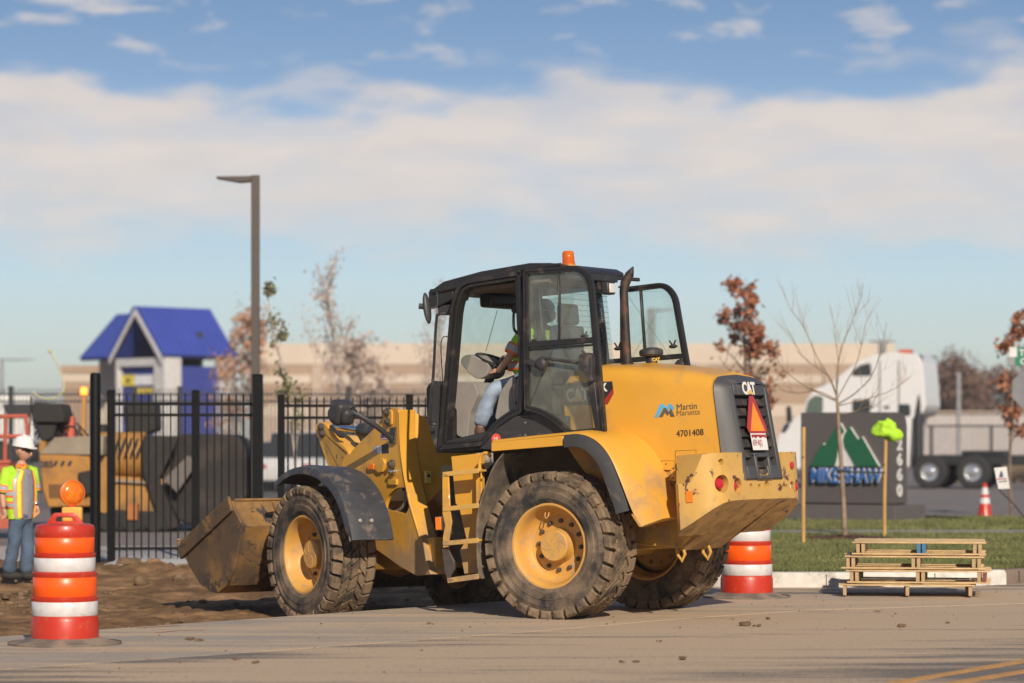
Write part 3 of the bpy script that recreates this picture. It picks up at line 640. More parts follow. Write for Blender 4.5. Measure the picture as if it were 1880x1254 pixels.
for pts_, dz in (([(1538, 735), (1527, 700), (1500, 655), (1475, 600), (1450, 565), (1436, 525)], .6), ([(1537, 725), (1536, 690), (1545, 640), (1560, 600), (1578, 555), (1585, 522)], -.5), ([(1538, 738), (1510, 725), (1480, 710), (1440, 680), (1424, 655)], -.7), ([(1537, 745), (1560, 740), (1600, 730), (1640, 715), (1672, 692)], .5), ([(1536, 715), (1540, 680), (1535, 630), (1527, 568)], .9), ([(1538, 730), (1555, 700), (1575, 660), (1588, 600), (1592, 588)], .2), ([(1538, 742), (1570, 722), (1600, 690), (1618, 640), (1628, 590)], -.9), ([(1536, 728), (1520, 690), (1495, 672), (1470, 650), (1450, 610)], -.3), ([(1539, 760), (1565, 757), (1590, 748), (1604, 750)], -.3), ([(1537, 735), (1500, 718), (1462, 722), (1430, 715)], .4)):
    q = tw(pts_, .011, .003, dz); twig(q, 8, .004)
b.xf(inv); b.build('trunk', mat('young_bark', (.27, .19, .13), .85, var=.3, vs=10), t, angle=60)
b = MB(); q = P(1540, 866, D - .05) ; b.bar(q - Vector((.0, 0, 0)), P(1624, 868, D + .4), .02, .03); b.lathe([(.045, -.02), (.05, 0), (.045, .02)], 12, P(1544, 864, D), close=False); b.xf(inv); b.build('tie_strap', mat('strap_dark', (.03, .04, .03), .8), t)
q = P(1550, 988, D); b = MB(); random.seed(8)
for k in range(320):
    a = random.random() * 6.28; r = .75 * random.random() ** .5; h = .09 * (1 - r / .8); b.box((q.x + r * math.cos(a), q.y + r * math.sin(a), .15 + h * random.random()), (.09, .03, .02), Matrix.Rotation(random.random() * 6, 3, 'Z') @ Matrix.Rotation(random.uniform(-.5, .5), 3, 'X'))
o = b.build('mulch', mat('mulch_bark', (.075, .035, .028), .95, var=.4, vs=20), kind='stuff'); tag(o, 'ring of dark red mulch at the foot of the bare tree', 'mulch')
# scrub in front of the warehouse
random.seed(13); b = MB()
for i in range(2600):
    x = random.uniform(xu(1708, 106), xu(1900, 106)); y = random.uniform(103, 108); h = random.uniform(.3, 1.2) * (.7 + .5 * noise.noise(Vector((x * .6, 0, 0)))); a = random.uniform(-.3, .3)
    b.add([(x - .025, y, 0), (x + .025, y, 0), (x + a, y + a * .5, h)], [(0, 1, 2)])
o = b.build('scrub', mat('dry_scrub', (.20, .14, .09), .9, var=.4, vs=1), kind='stuff'); tag(o, 'dry brown scrub along the far fence on the right', 'scrub')
D = 100; t = thing('rail_fence', 'far dark top rail fence in front of the warehouse', 'fence', (xu(1800, D), D, 0)); inv = t.matrix_basis.inverted()
b = MB(); b.bar((xu(1700, D), D, P(0, 782, D).z), (xu(1960, D), D, P(0, 782, D).z), .07, .07); b.xf(inv); b.build('rail', m_blk2, t)
for u in (1710, 1820, 1930): b = MB(); b.bar((xu(u, D), D, -.1), (xu(u, D), D, P(0, 780, D).z), .10, .10, up=(0, 1, 0)); b.xf(inv); b.build('post', m_blk2, t)
b = MB()
for i in range(90): x = xu(1700, D) + i * .06; b.bar((x, D, .1), (x, D, P(0, 782, D).z), .008, .008, up=(0, 1, 0))
b.xf(inv); b.build('pickets', m_blk2, t, kind='stuff')

# ================================================================ WHEEL LOADER
A1, A2, PIT, RC = rad(180 - 32), rad(180 - 56), rad(3.4), 0.68
RF = Frame(A1, (0.937, 27.27, RC), RC, PIT)                       # rear frame: x forward from the rear axle, y to the machine's left, z up
hw_ = RF.M @ Vector((1.5, 0, RC)); fd_ = Vector((math.cos(A2), math.sin(A2), -math.tan(PIT))) * 1.5
FF = Frame(A2, hw_ + fd_, RC, PIT)                                # front frame, swung 24 degrees at the hitch
L = thing('wheel_loader', 'muddy yellow wheel loader with raised black bucket and open cab doors', 'wheel loader', (0.937, 27.27, 0), A1)
Li = L.matrix_basis.inverted(); MR = Li @ RF.M; MF = Li @ FF.M
YEL = (0.67, 0.335, 0.036)
m_y = mat('loader_yellow', YEL, .42, var=.07, vs=2, dirt=((.33, .22, .12), .34, 2.2), low=(0.5, 1.5), coat=.12)
m_yw = mat('worn_yellow', (0.58, 0.34, 0.085), .45, var=.08, vs=3, dirt=((.30, .20, .11), .30, 5), low=(.62, 1.15), chips=((.10, .045, .04), .405, 5.5), bump=.1)
m_yd = mat('dusty_yellow', (0.50, 0.27, 0.05), .6, var=.12, vs=3, dirt=((.24, .16, .09), .44, 4), chips=((.07, .05, .04), .36, 7), bump=.15)
m_yr = mat('rim_yellow', (0.60, 0.32, 0.07), .5, var=.06, vs=3, dirt=((.36, .25, .15), .40, 6), chips=((.1, .06, .04), .30, 16))
m_gr = mat('shroud_grey', (0.055, 0.053, 0.055), .5, var=.12, vs=2, dirt=((.16, .13, .1), .36, 3), spec=.6)
m_bk = mat('cab_black', (0.020, 0.018, 0.018), .42, var=.2, vs=3, dirt=((.14, .105, .08), .34, 5))
m_bk2 = mat('dark_plastic', (0.035, 0.033, 0.035), .5, var=.15, vs=4, dirt=((.2, .15, .11), .33, 6))
m_fen = mat('fender_rubber', (0.045, 0.046, 0.052), .5, var=.2, vs=4, dirt=((.28, .2, .13), .36, 7), stretch=(1, 1, 3))
m_tyre = mat('muddy_tyre', (0.034, 0.033, 0.033), .8, var=.3, vs=5, dirt=((.26, .185, .12), .52, 3.2), bump=.7, bs=45, spec=.25)
m_tread = mat('muddy_tread', (0.035, 0.033, 0.032), .85, var=.3, vs=5, dirt=((.25, .175, .11), .60, 4.5), bump=.9, bs=40, spec=.2)
m_steel = mat('bright_steel', (.55, .55, .56), .25, metal=1.0); m_dst = mat('dark_steel', (.09, .075, .065), .6, metal=.4, dirt=((.2, .14, .09), .4, 6))
m_bucket = mat('bucket_mud', (0.34, 0.175, 0.042), .75, var=.2, vs=3, dirt=((.095, .062, .038), .60, 1.7), chips=((.04, .033, .03), .46, 5), bump=.4)
m_mud = mat('caked_mud', (0.26, 0.165, 0.09), .97, var=.3, vs=7, bump=.9, bs=40, spec=.1)
m_int = mat('cab_trim_grey', (.26, .235, .21), .75, var=.1, vs=5, dirt=((.2, .15, .1), .3, 6)); m_seat = mat('seat_fabric', (.05, .048, .05), .9)
m_ceil = mat('cab_ceiling', (.15, .11, .08), .85)
m_or = mat('amber_reflector', (.85, .20, .01), .25); m_red = mat('tail_red', (.5, .02, .03), .2); m_lens = mat('clear_lens', (.6, .58, .55), .15)
m_white = mat('decal_white', (.75, .73, .70), .5); m_black = mat('decal_black', (.02, .02, .02), .5); m_grey = mat('decal_grey', (.10, .09, .075), .5); m_skyb = mat('decal_blue', (.10, .38, .62), .5); m_dred = mat('decal_red', (.35, .03, .025), .5)
m_glass = glassm('cab_glass', (.90, .955, .94), .04, .3); m_glassd2 = glassm('door_glass', (.90, .93, .90), .085, .3)
def bld(mb, name, m, fr='R', parent=None, **k):
    o = mb.build(name, m, parent or L, (MR if fr == 'R' else MF) if parent is None else None, **k); return o
S, SP = RF.S, RF.p
FS, FP = FF.S, FF.p

# --- wheels
def wheel(x, y, mtx, spin, label=None, face=1, far=False):
    """wheel centred at (x,y) in its frame; face=+1 outer side toward +y"""
    R_, Wd = .69, .46; s = face; yo = y + s * Wd / 2
    w = bpy.data.objects.new('wheel', None); COL.objects.link(w); w.empty_display_size = .2; w.parent = L; w.matrix_basis = mtx
    if label: w['label'] = label
    C_ = (x, y, RC); h = Wd / 2
    prof = [(.385, h * .86), (.40, h * .93), (.43, h * .985), (.436, h * 1.01), (.45, h * 1.012), (.47, h * 1.03), (.50, h * 1.055), (.506, h * 1.03), (.55, h * 1.04), (.556, h * 1.055), (.575, h * 1.03), (.61, h * .97), (.645, h * .90), (.655, h * .6), (.658, 0), (.655, -h * .6), (.645, -h * .90), (.61, -h * .98), (.55, -h * 1.04), (.46, -h * 1.02), (.40, -h * .93), (.385, -h * .86)]
    prof = [(r, q * s) for r, q in prof]
    b = MB(); b.lathe(prof, 84, C_, (0, 1, 0), close=True); b.jitter(.006, 6)
    random.seed(int(spin * 100) + 1); N = 30
    k_l = len(b.mi)
    def pt_(a, r, yy): return (x + r * math.cos(a), y + yy, RC + r * math.sin(a))
    def lug(a0, a1, y0_, y1_, sk0, sk1, r0, r1, mud=0):
        # block between angles, slanted by sk, top slightly smaller
        g_ = .008; vs = []
        for (r, q) in ((r0, 0), (r1 + random.uniform(-.006, .004), g_)):
            for (yy, sk) in ((y0_, sk0), (y1_, sk1)):
                for a in (a0, a1):
                    aa = a + sk + (q / r) * (1 if a == a0 else -1); yq = yy + q * .9 * (1 if yy == y0_ else -1) * (1 if y1_ > y0_ else -1)
                    vs.append(pt_(aa, r, yq))
        return b.add(vs, [(0, 1, 3, 2), (4, 6, 7, 5), (0, 4, 5, 1), (2, 3, 7, 6), (0, 2, 6, 4), (1, 5, 7, 3)])
    for i in range(N):
        a = spin + 2 * math.pi * i / N; p_ = 2 * math.pi / N
        for sg in (1, -1):
            aa = a + (0 if sg > 0 else p_ / 2); j = random.uniform(-.006, .006)
            lug(aa + j, aa + p_ * .88 + j, sg * .140, sg * .232, .03, 0.0, .64, .692)       # shoulder block
            vs = [pt_(aa + p_ * .05, .69, sg * .225), pt_(aa + p_ * .84, .69, sg * .225), pt_(aa + p_ * .03, .60, sg * .228), pt_(aa + p_ * .84, .60, sg * .228), pt_(aa + p_ * .10, .672, sg * .248), pt_(aa + p_ * .78, .672, sg * .248), pt_(aa + p_ * .12, .622, sg * .246), pt_(aa + p_ * .72, .622, sg * .246)]
            b.add(vs, [(4, 5, 7, 6), (0, 1, 5, 4), (2, 6, 7, 3), (0, 4, 6, 2), (1, 3, 7, 5), (0, 2, 3, 1)])
            lug(aa + p_ * .45, aa + p_ * 1.33, sg * .050, sg * .132, -.07, .05, .64, .690)
        lug(a + p_ * .22, a + p_ * 1.08, -.043, .043, -.045, .045, .64, .690)
    for k_ in range(k_l, len(b.mi)): b.mi[k_] = 2
    if True:
        for i in range(60):                                                                  # mud packed between blocks
            a = random.random() * 6.28; yy = random.uniform(-.21, .21); r = random.uniform(.018, .045); q = pt_(a, .660, yy); b.sphere(q, (r, r * .8, r * .7), 6, mi=1)
    # flatten the contact patch slightly
    t_ = b.build('tyre', [m_tyre, m_mud, m_tread], w, angle=32)
    hh = h
    rp = [(.392, hh * .80), (.400, hh * .88), (.397, hh * .92), (.378, hh * .915), (.368, hh * .86), (.352, hh * .70), (.345, hh * .38), (.330, hh * .20), (.30, hh * .06), (.285, hh * .045), (.278, hh * -.02), (.15, hh * -.02), (0, hh * -.02)]
    b = MB(); b.lathe([(r, q * s) for r, q in rp], 72, C_, (0, 1, 0), cap=False); b.lathe([(r, -q * s) for r, q in rp[:8]] , 40, C_, (0, 1, 0), cap=False)
    b.build('rim', m_yr, w, angle=28)
    if not far:
        b = MB(); b.lathe([(.165, hh * -.03 * s), (.160, hh * .03 * s), (.150, hh * .10 * s), (.147, hh * .48 * s), (.138, hh * .54 * s), (.0, hh * .54 * s)], 40, C_, (0, 1, 0))
        for k in range(6):
            a = k * 1.05 + spin; pp = [(x + math.cos(a + q * .9) * (.03 + .1 * q), y + hh * .545 * s, RC + math.sin(a + q * .9) * (.03 + .1 * q)) for q in (0, .33, .66, 1)]
            b.tube(pp, .004, 4)
        b.build('hub', m_yr, w, angle=30)
        for k in range(12):
            a = spin + 2 * math.pi * k / 12; c0 = Vector((x + .228 * math.cos(a), y, RC + .228 * math.sin(a)))
            b = MB(); b.lathe([(.024, hh * -.02 * s), (.024, hh * .0 * s), (.020, hh * .0 * s), (.020, hh * .10 * s), (.012, hh * .12 * s), (0, hh * .12 * s)], 6, c0, (0, 1, 0)); b.build('wheel_bolt', m_dst, w)
        a = spin + 1.3 if face > 0 else 0; b = MB(); c0 = Vector((x + .30 * math.cos(a), y + hh * .5 * s, RC + .30 * math.sin(a))); b.tube([c0 + Vector((-.02, 0, .03)), c0 + Vector((-.02, .02 * s, -.02)), c0 + Vector((0, .03 * s, -.04)), c0 + Vector((.02, .02 * s, -.02)), c0 + Vector((.02, 0, .03))], .006, 6); b.build('valve_guard', m_yr, w)
    return w
wheel(0, .92, MR, .10, 'near rear wheel, muddy tyre on the pavement'); wheel(0, -.92, MR, .33, 'far rear wheel caked with mud', face=-1)
wheel(0, .92, MF, .55, 'near front wheel standing in the dirt'); wheel(0, -.92, MF, .2, 'far front wheel hidden under the loader', face=-1, far=True)
b = MB(); b.cyl((0, -.7, RC), (0, .7, RC), .15, 20); b.lathe([(.0, -.26), (.2, -.2), (.26, 0), (.2, .2), (0, .26)], 20, (0, 0, RC), (0, 1, 0)); bld(b, 'rear_axle', m_yd)
b = MB(); b.cyl((0, -.7, RC), (0, .7, RC), .15, 20); b.lathe([(.0, -.26), (.2, -.2), (.26, 0), (.2, .2), (0, .26)], 20, (0, 0, RC), (0, 1, 0)); bld(b, 'front_axle', m_yd, 'F')

# --- hood: rings of cross section swept along x
HB = .50
def hoodring(x, zt, zb, hb=HB, shear=0.0, cr=.16, crown=.035):
    pts = [(hb, zb), (hb, (zb + zt) / 2), (hb, zt - cr), (hb - cr * .08, zt - cr * .6), (hb - cr * .3, zt - cr * .28), (hb - cr * .75, zt - cr * .05), (hb - cr * 1.4, zt + .004), (0, zt + crown)]
    pts = pts + [(-y, z) for y, z in pts[-2::-1]]
    return [(x + shear * (zt - z), y, z) for y, z in pts]
def loft(b, rings, cap0=True, cap1=True, closed=True):
    n = len(rings[0]); k = len(b.v); vs = [p for r in rings for p in r]; fs = []
    for i in range(len(rings) - 1):
        for j in range(n if closed else n - 1): fs.append((i * n + j, i * n + (j + 1) % n, (i + 1) * n + (j + 1) % n, (i + 1) * n + j))
    if cap0: fs.append(tuple(range(n))[::-1])
    if cap1: fs.append(tuple((len(rings) - 1) * n + j for j in range(n)))
    return b.add(vs, fs)
topz = lambda u, v: RF.at(u, v, 1, HB)
ts = [(p.x, p.z) for p in (topz(u, v) for u, v in ((1095, 673), (1150, 673.5), (1205, 677), (1255, 682), (1303, 690)))]
b = MB(); fr_ = .13
rings = [hoodring(.13, 2.22, 1.62, cr=.10), hoodring(.05, 2.335, 1.50, cr=.12), hoodring(-.06, 2.35, 1.35)]
for x_, z_ in ts: rings.append(hoodring(x_, z_ + .012, 1.24 if x_ > -.9 else 1.20, shear=-.0))
rings[-1] = hoodring(ts[-1][0], ts[-1][1] + .012, 1.20, shear=-.075)
loft(b, rings); hood = bld(b, 'hood', m_y, angle=40)
# panel gaps on the hood side, thin dark grooves standing 1 mm proud
m_gap = mat('panel_gap', (.10, .055, .012), .8)
def on_side(pts_, y, r, name, m, parent, fr=None, closed=False, n=5):
    q = [(fr or RF).p(y, u, v) for u, v in pts_]; q = q + [q[0]] if closed else q
    mb = MB(); mb.tube(q, r, n); return mb.build(name, m, parent)
on_side([(1212, 893), (1262, 886), (1310, 884)], HB + .001, .004, 'panel_gap', m_gap, hood)
on_side([(1240, 828), (1278, 826), (1277, 884), (1241, 886)], HB + .001, .0022, 'access_panel_edge', m_gap, hood, closed=True)
on_side([(1214, 846), (1238, 846), (1237, 878), (1215, 880)], HB + .001, .0018, 'latch_plate_edge', m_gap, hood, closed=True)
b = MB(); b.prism(S(HB, (1219, 858), (1233, 858), (1233, 863), (1219, 863)), HB, HB + .03); b.build('latch_handle', m_y, hood, bevel=.004, seg=1)
b = MB(); b.prism(S(HB, (1220, 864), (1232, 864), (1231, 877), (1221, 877)), HB, HB + .004); b.build('latch_pocket', m_yd, hood)
p_ = SP(HB, 1247, 854); b = MB(); b.lathe([(.028, -.01), (.028, .02), (.018, .03), (0, .03)], 14, p_, (0, 1, 0)); b.build('lock_knob', m_dst, hood)
for u, v in ((1223, 852), (1217, 861), (1236, 860), (1217, 879), (1235, 878), (1271, 843), (1271, 857), (1239, 886)):
    p_ = SP(HB, u, v); b = MB(); b.lathe([(.008, 0), (.006, .006), (0, .006)], 8, p_, (0, 1, 0)); b.build('rivet', m_dst, hood)
# decals
yx = Vector((-1, 0, 0)); up_ = Vector((0, 0, 1))
def sidem(u, v, y, fr=RF): return plane_m(fr.p(y, u, v) + Vector((0, 0.003, 0)), yx, up_)
def deco(poly, y, name, m, parent, th=.004, fr=RF): mb = MB(); mb.prism(fr.S(y, *poly), y, y + th); return mb.build(name, m, parent)
deco([(1036, 705), (1124, 700), (1127, 722), (1116, 742), (1037, 745)], HB, 'decal_band', m_grey if False else mat('decal_dark', (.025, .025, .026), .4), hood, .003)
deco([(1126, 713), (1127, 722), (1116, 742), (1104, 742)], HB, 'decal_corner', m_dred, hood, .005)
text('lettering', 'CAT', .165, sidem(1040, 737, HB), m_white, hood, bold=.006, sx=.78, space=.95)
deco([(1049, 737.5), (1061, 725), (1073, 737)], HB, 'yellow_triangle', mat('decal_yellow', (.70, .42, .03), .4), hood, .008)
text('lettering', 'K', .10, sidem(1105, 718, HB), m_white, hood, bold=.006, sx=.8)
# two-peak company mark and words
sh = lambda pts_, y, nm, m, th: deco(pts_, y, nm, m, hood, th)
sh([(1201, 767), (1212, 742), (1219, 742), (1224, 749), (1227, 742), (1232, 741), (1238, 749), (1234, 755), (1230, 749), (1226, 757), (1217, 749), (1208, 766)], HB, 'blue_peaks', m_skyb, .003)
sh([(1210, 766), (1219, 749), (1223, 749), (1228, 757), (1232, 749), (1239, 765), (1232, 765), (1229, 758), (1226, 763), (1221, 757), (1217, 765)], HB, 'grey_peaks', m_grey, .005)
text('lettering', 'Martin', .082, sidem(1242, 753, HB), m_grey, hood, bold=-.0005, sx=1.02)
text('lettering', 'Marietta', .074, sidem(1242, 763.5, HB), mat('faded_grey', (.24, .15, .055), .5), hood, bold=-.0005, sx=1.0)
text('lettering', '4701408', .084, sidem(1242, 802, HB), m_black, hood, bold=.0, sx=.98)

# --- rear shroud and grille
zs = ts[-1][1] + .012; xs = ts[-1][0]
def fp(y, t, d=0.0):       # rear face: t=0 bottom, 1 top; d pushed out
    a = Vector((-1.70, y, 1.20)); c = Vector((-1.575, y, 2.10)); q = a.lerp(c, t); return q + Vector((-1, 0, .0)) * d + Vector((0, 0, -.13)) * d
def shring(x, hb, zt, zb, sh_, cr): return hoodring(x, zt, zb, hb, sh_, cr, .02)
b = MB(); r0 = shring(xs - .015, HB - .012, zs - .012, 1.20, -.075, .15)
r1 = shring(xs - .05, HB - .035, zs - .03, 1.20, -.08, .13)
r2 = shring(-1.575 + .02, .405, 2.115, 1.20, -.13, .10)
r3 = shring(-1.575, .37, 2.085, 1.20, -.138, .07)
loft(b, [r0, r1, r2, r3], cap1=False)
# rear face with its opening
op = roundp([(-.285, .10), (.285, .10), (.285, .885), (-.285, .885)], .03, 3)
outer = [(y, (z - 1.20) / .90) for x, y, z in r3]
ov = [fp(y, t) for y, t in outer]
shroud = bld(b, 'shroud', m_gr, angle=40)
def facering(po, pi, d0, d1):
    """frame on the rear face between two outlines in (y,t)"""
    pass
b = MB()
W2, T0, T1 = .315, .10, .87
for (ya, yb, ta, tb_) in ((-.37, -W2, 0, .97), (W2, .37, 0, .97), (-W2, W2, T1, .985), (-W2, -.10, 0, .14), (.10, W2, 0, .14)):
    q = [fp(ya, ta), fp(yb, ta), fp(yb, tb_), fp(ya, tb_)]; k = [v + Vector((.09, 0, 0)) for v in q]
    b.add(q + k, [(0, 1, 2, 3), (7, 6, 5, 4), (0, 4, 5, 1), (1, 5, 6, 2), (2, 6, 7, 3), (3, 7, 4, 0)])
b.build('grille_frame', m_gr, shroud, bevel=.012)
b = MB(); q = [fp(-.36, .0, -.085), fp(.36, .0, -.085), fp(.36, .95, -.085), fp(-.36, .95, -.085)]; b.add(q, [(0, 1, 2, 3)]); b.build('grille_back', mat('grille_dark', (.012, .011, .010), .8), shroud)
m_lou = mat('louvre_dark', (.035, .031, .027), .6, dirt=((.12, .09, .07), .4, 8))
for k in range(7):
    t0 = T0 + .02 + k * .108; b = MB(); ya, yb = -W2 + .004, W2 - .004
    q = [fp(ya, t0 + .095, -.075), fp(yb, t0 + .095, -.075), fp(yb, t0, -.02), fp(ya, t0, -.02), fp(ya, t0 + .085, -.082), fp(yb, t0 + .085, -.082), fp(yb, t0 - .012, -.03), fp(ya, t0 - .012, -.03)]
    b.add(q, [(0, 1, 2, 3), (7, 6, 5, 4), (0, 4, 5, 1), (1, 5, 6, 2), (2, 6, 7, 3), (3, 7, 4, 0)]); b.build('louvre', m_lou, shroud)
def faceflat(pts_, d, th, name, m, parent=shroud, **k):
    n = len(pts_); mb = MB(); mb.add([fp(y, t, d) for y, t in pts_] + [fp(y, t, d + th) for y, t in pts_], [tuple(range(n))[::-1], tuple(range(n, 2 * n))] + [(i, (i + 1) % n, n + (i + 1) % n, n + i) for i in range(n)]); return mb.build(name, m, parent, **k)
# slow vehicle triangle
tri = [(.04, .865), (-.04, .865), (-.20, .53), (-.165, .475), (.165, .475), (.20, .53)]
smv = faceflat(tri, .004, .006, 'warning_triangle', mat('smv_red', (.40, .03, .035), .4)); faceflat([(0, .80), (-.145, .50), (.145, .50)], .012, .002, 'fluorescent_face', mat('smv_orange', (.95, .26, .015), .5), smv)
pl = faceflat([(-.155, .30), (.155, .30), (.155, .475), (-.155, .475)], .006, .004, 'licence_plate', m_white, bevel=.003)
faceflat([(.145, .462), (-.145, .462), (-.145, .425), (-.09, .44), (-.03, .425), (.02, .445), (.06, .425), (.11, .44), (.145, .425)], .0115, .001, 'plate_mountains', m_dred, pl)
fx_ = Vector((0, -1, 0)); fy_ = (fp(0, 1) - fp(0, 0)).normalized()
text('lettering', '659·AJQ', .082, plane_m(fp(.14, .348, .011), fx_, fy_), mat('plate_red', (.30, .03, .035), .5), pl, bold=.0, sx=.66, ext=.001)
text('lettering', 'CAT', .16, plane_m(fp(.145, .885, .004), fx_, fy_), m_white, shroud, bold=.006, sx=.86, space=.9)
faceflat([(.07, .885), (-.065, .885), (0, .935)], .007, .002, 'yellow_triangle', mat('decal_yellow2', (.72, .45, .08), .4))
# moulded latch surround at the foot of the grille
b = MB()
for (ya, yb, ta, tb_) in ((-.155, -.11, .0, .27), (.11, .155, .0, .27), (-.155, .155, .225, .275), (-.11, .11, 0, .04)):
    q = [fp(ya, ta, .015), fp(yb, ta, .015), fp(yb, tb_, .015), fp(ya, tb_, .015)]; k = [v + Vector((.10, 0, 0)) for v in q]
    b.add(q + k, [(0, 1, 2, 3), (7, 6, 5, 4), (0, 4, 5, 1), (1, 5, 6, 2), (2, 6, 7, 3), (3, 7, 4, 0)])
b.build('latch_surround', m_gr, shroud, bevel=.012)
faceflat([(-.06, .05), (.06, .05), (.05, .10), (-.05, .10)], -.03, .03, 'latch', m_dst, bevel=.006)

# --- counterweight
def cwl(tt, inset_=0):       # plan path of the rear bumper, left half
    pass
plan = [(-1.30, .955), (-1.42, .935), (-1.53, .895), (-1.60, .845), (-1.65, .77), (-1.675, .66), (-1.68, .41)]
zt_ = [1.185, 1.20, 1.30, 1.445, 1.45, 1.45, 1.45]; zb_ = [.765, .83, .90, .95, .99, 1.01, 1.015]
zt_ = [1.185, 1.195, 1.44, 1.45, 1.45, 1.45, 1.45]
b = MB(); st = []
for (x_, y_), a_, c_ in zip(plan, zb_, zt_): st.append((x_, y_, a_, c_))
st += [(-1.68, .405, 1.015, 1.255), (-1.68, .2, 1.015, 1.255), (-1.68, 0, 1.015, 1.255)]
full = st + [(x_, -y_, a_, c_) for x_, y_, a_, c_ in st[-2::-1]]
n = len(full); vs = []
for x_, y_, a_, c_ in full:
    yi = max(-.86, min(.86, y_ * .90)); xi = -1.22
    w_in = abs(y_) >= .409
    vs += [(x_, y_, a_), (x_, y_, c_), (xi if w_in else -1.50, yi if w_in else y_, c_), (xi if w_in else -.98, yi if w_in else y_, (.71 if w_in else .575))]
fs = [(i * 4 + j, i * 4 + (j + 1) % 4, (i + 1) * 4 + (j + 1) % 4, (i + 1) * 4 + j) for i in range(n - 1) for j in range(4)] + [(0, 1, 2, 3), tuple((n - 1) * 4 + j for j in (3, 2, 1, 0))]
b.add(vs, fs); cw = bld(b, 'counterweight', m_yw, angle=9)
cuts = []
def cw_at(u, v):            # point on the left chamfer or rear face under a photo pixel
    p_ = RF.at(u, v, 0, -1.68)
    if abs(p_.y) < .66: return p_, Vector((-1, 0, 0))
    best = None; sg_ = 1 if p_.y > 0 else -1
    for i in range(5):
        a_, c_ = Vector((plan[i][0], sg_ * plan[i][1], 0)), Vector((plan[i + 1][0], sg_ * plan[i + 1][1], 0)); d_ = c_ - a_; nn = Vector((-abs(d_.y), sg_ * abs(d_.x), 0)).normalized()
        o_ = RF.I @ Vector((0, 0, H)); dd = RF.I.to_3x3() @ Vector(((u - CX) / F, 1, (HZ - v) / F)); t_ = (a_ - o_).dot(nn) / dd.dot(nn); q = o_ + dd * t_; k = (q - a_).dot(d_) / d_.length_squared
        if -.02 <= k <= 1.02: best = (q, nn)
    return best or (p_, Vector((-1, 0, 0)))
holes = [(1327, 888, .082, .10), (1355, 892, .075, .10), (1379, 893, .028, .08), (1394, 894, .028, .08), (1408, 891, .045, .12), (1431, 893, .028, .08), (1444, 894, .028, .08), (1455, 893, .050, .10), (1467, 893, .07, .10), (1324, 848, .030, .05)]
hp = []
for u, v, r, dp in holes:
    p_, n_ = cw_at(u, v); hp.append((p_, n_)); mb = MB(); mb.cyl(p_ + n_ * .08, p_ - n_ * dp, r, 24); cuts.append(mb)
try: cut(cw, cuts)
except Exception as e: print('cut failed', e)
for i, sgn in ((0, 1), (1, 1), (7, 1), (8, 1)):
    p_, n_ = hp[i]; mb = MB(); mb.lathe([(holes[i][2] * .66, -.09), (holes[i][2] * .66, -.045), (holes[i][2] * .5, -.025), (0, -.018)], 20, p_, n_); mb.build('tail_light', m_red if i != 7 else m_lens, cw)
p_, n_ = cw_at(1266, 912); ux = Vector((0, 0, 1)).cross(n_).normalized(); b = MB(); b.add([p_ + n_ * h_ + ux * a_ + Vector((0, 0, c_)) for h_ in (.0, .012) for a_, c_ in ((-.03, -.05), (.03, -.05), (.03, .05), (-.03, .05))], [(0, 3, 2, 1), (4, 5, 6, 7), (0, 1, 5, 4), (1, 2, 6, 5), (2, 3, 7, 6), (3, 0, 4, 7)]); b.build('side_marker', m_or, cw)
p_ = RF.at(1474, 854, 0, -1.66); b = MB(); b.lathe([(.035, 0), (.035, .012), (0, .014)], 16, (-1.679, -.60, p_.z), (-1, 0, 0)); b.build('round_reflector', m_red, cw)
# --- rear frame
b = MB(); b.bb((-.99, -.42, .60), (1.25, .42, 1.02)); b.prism([(-1.24, .80), (-1.0, .60), (.35, .74), (.35, 1.5), (-.95, 1.5), (-1.24, 1.22)], -.40, .455); bld(b, 'rear_frame', m_yd, bevel=.01)
b = MB()
for yy in (.55, .1): 
    p_ = SP(yy, 1205, 1003); c0 = Vector((-1.02 if yy > .3 else -1.05, yy - .1, .60)); b.tube([c0 + Vector((.06, 0, .08)), c0 + Vector((.03, .02, -.06)), c0 + Vector((-.02, .03, -.12)), c0 + Vector((-.05, .02, -.06)), c0 + Vector((-.0, 0, .06))], .016, 8)
bld(b, 'tie_down_loops', m_yd)

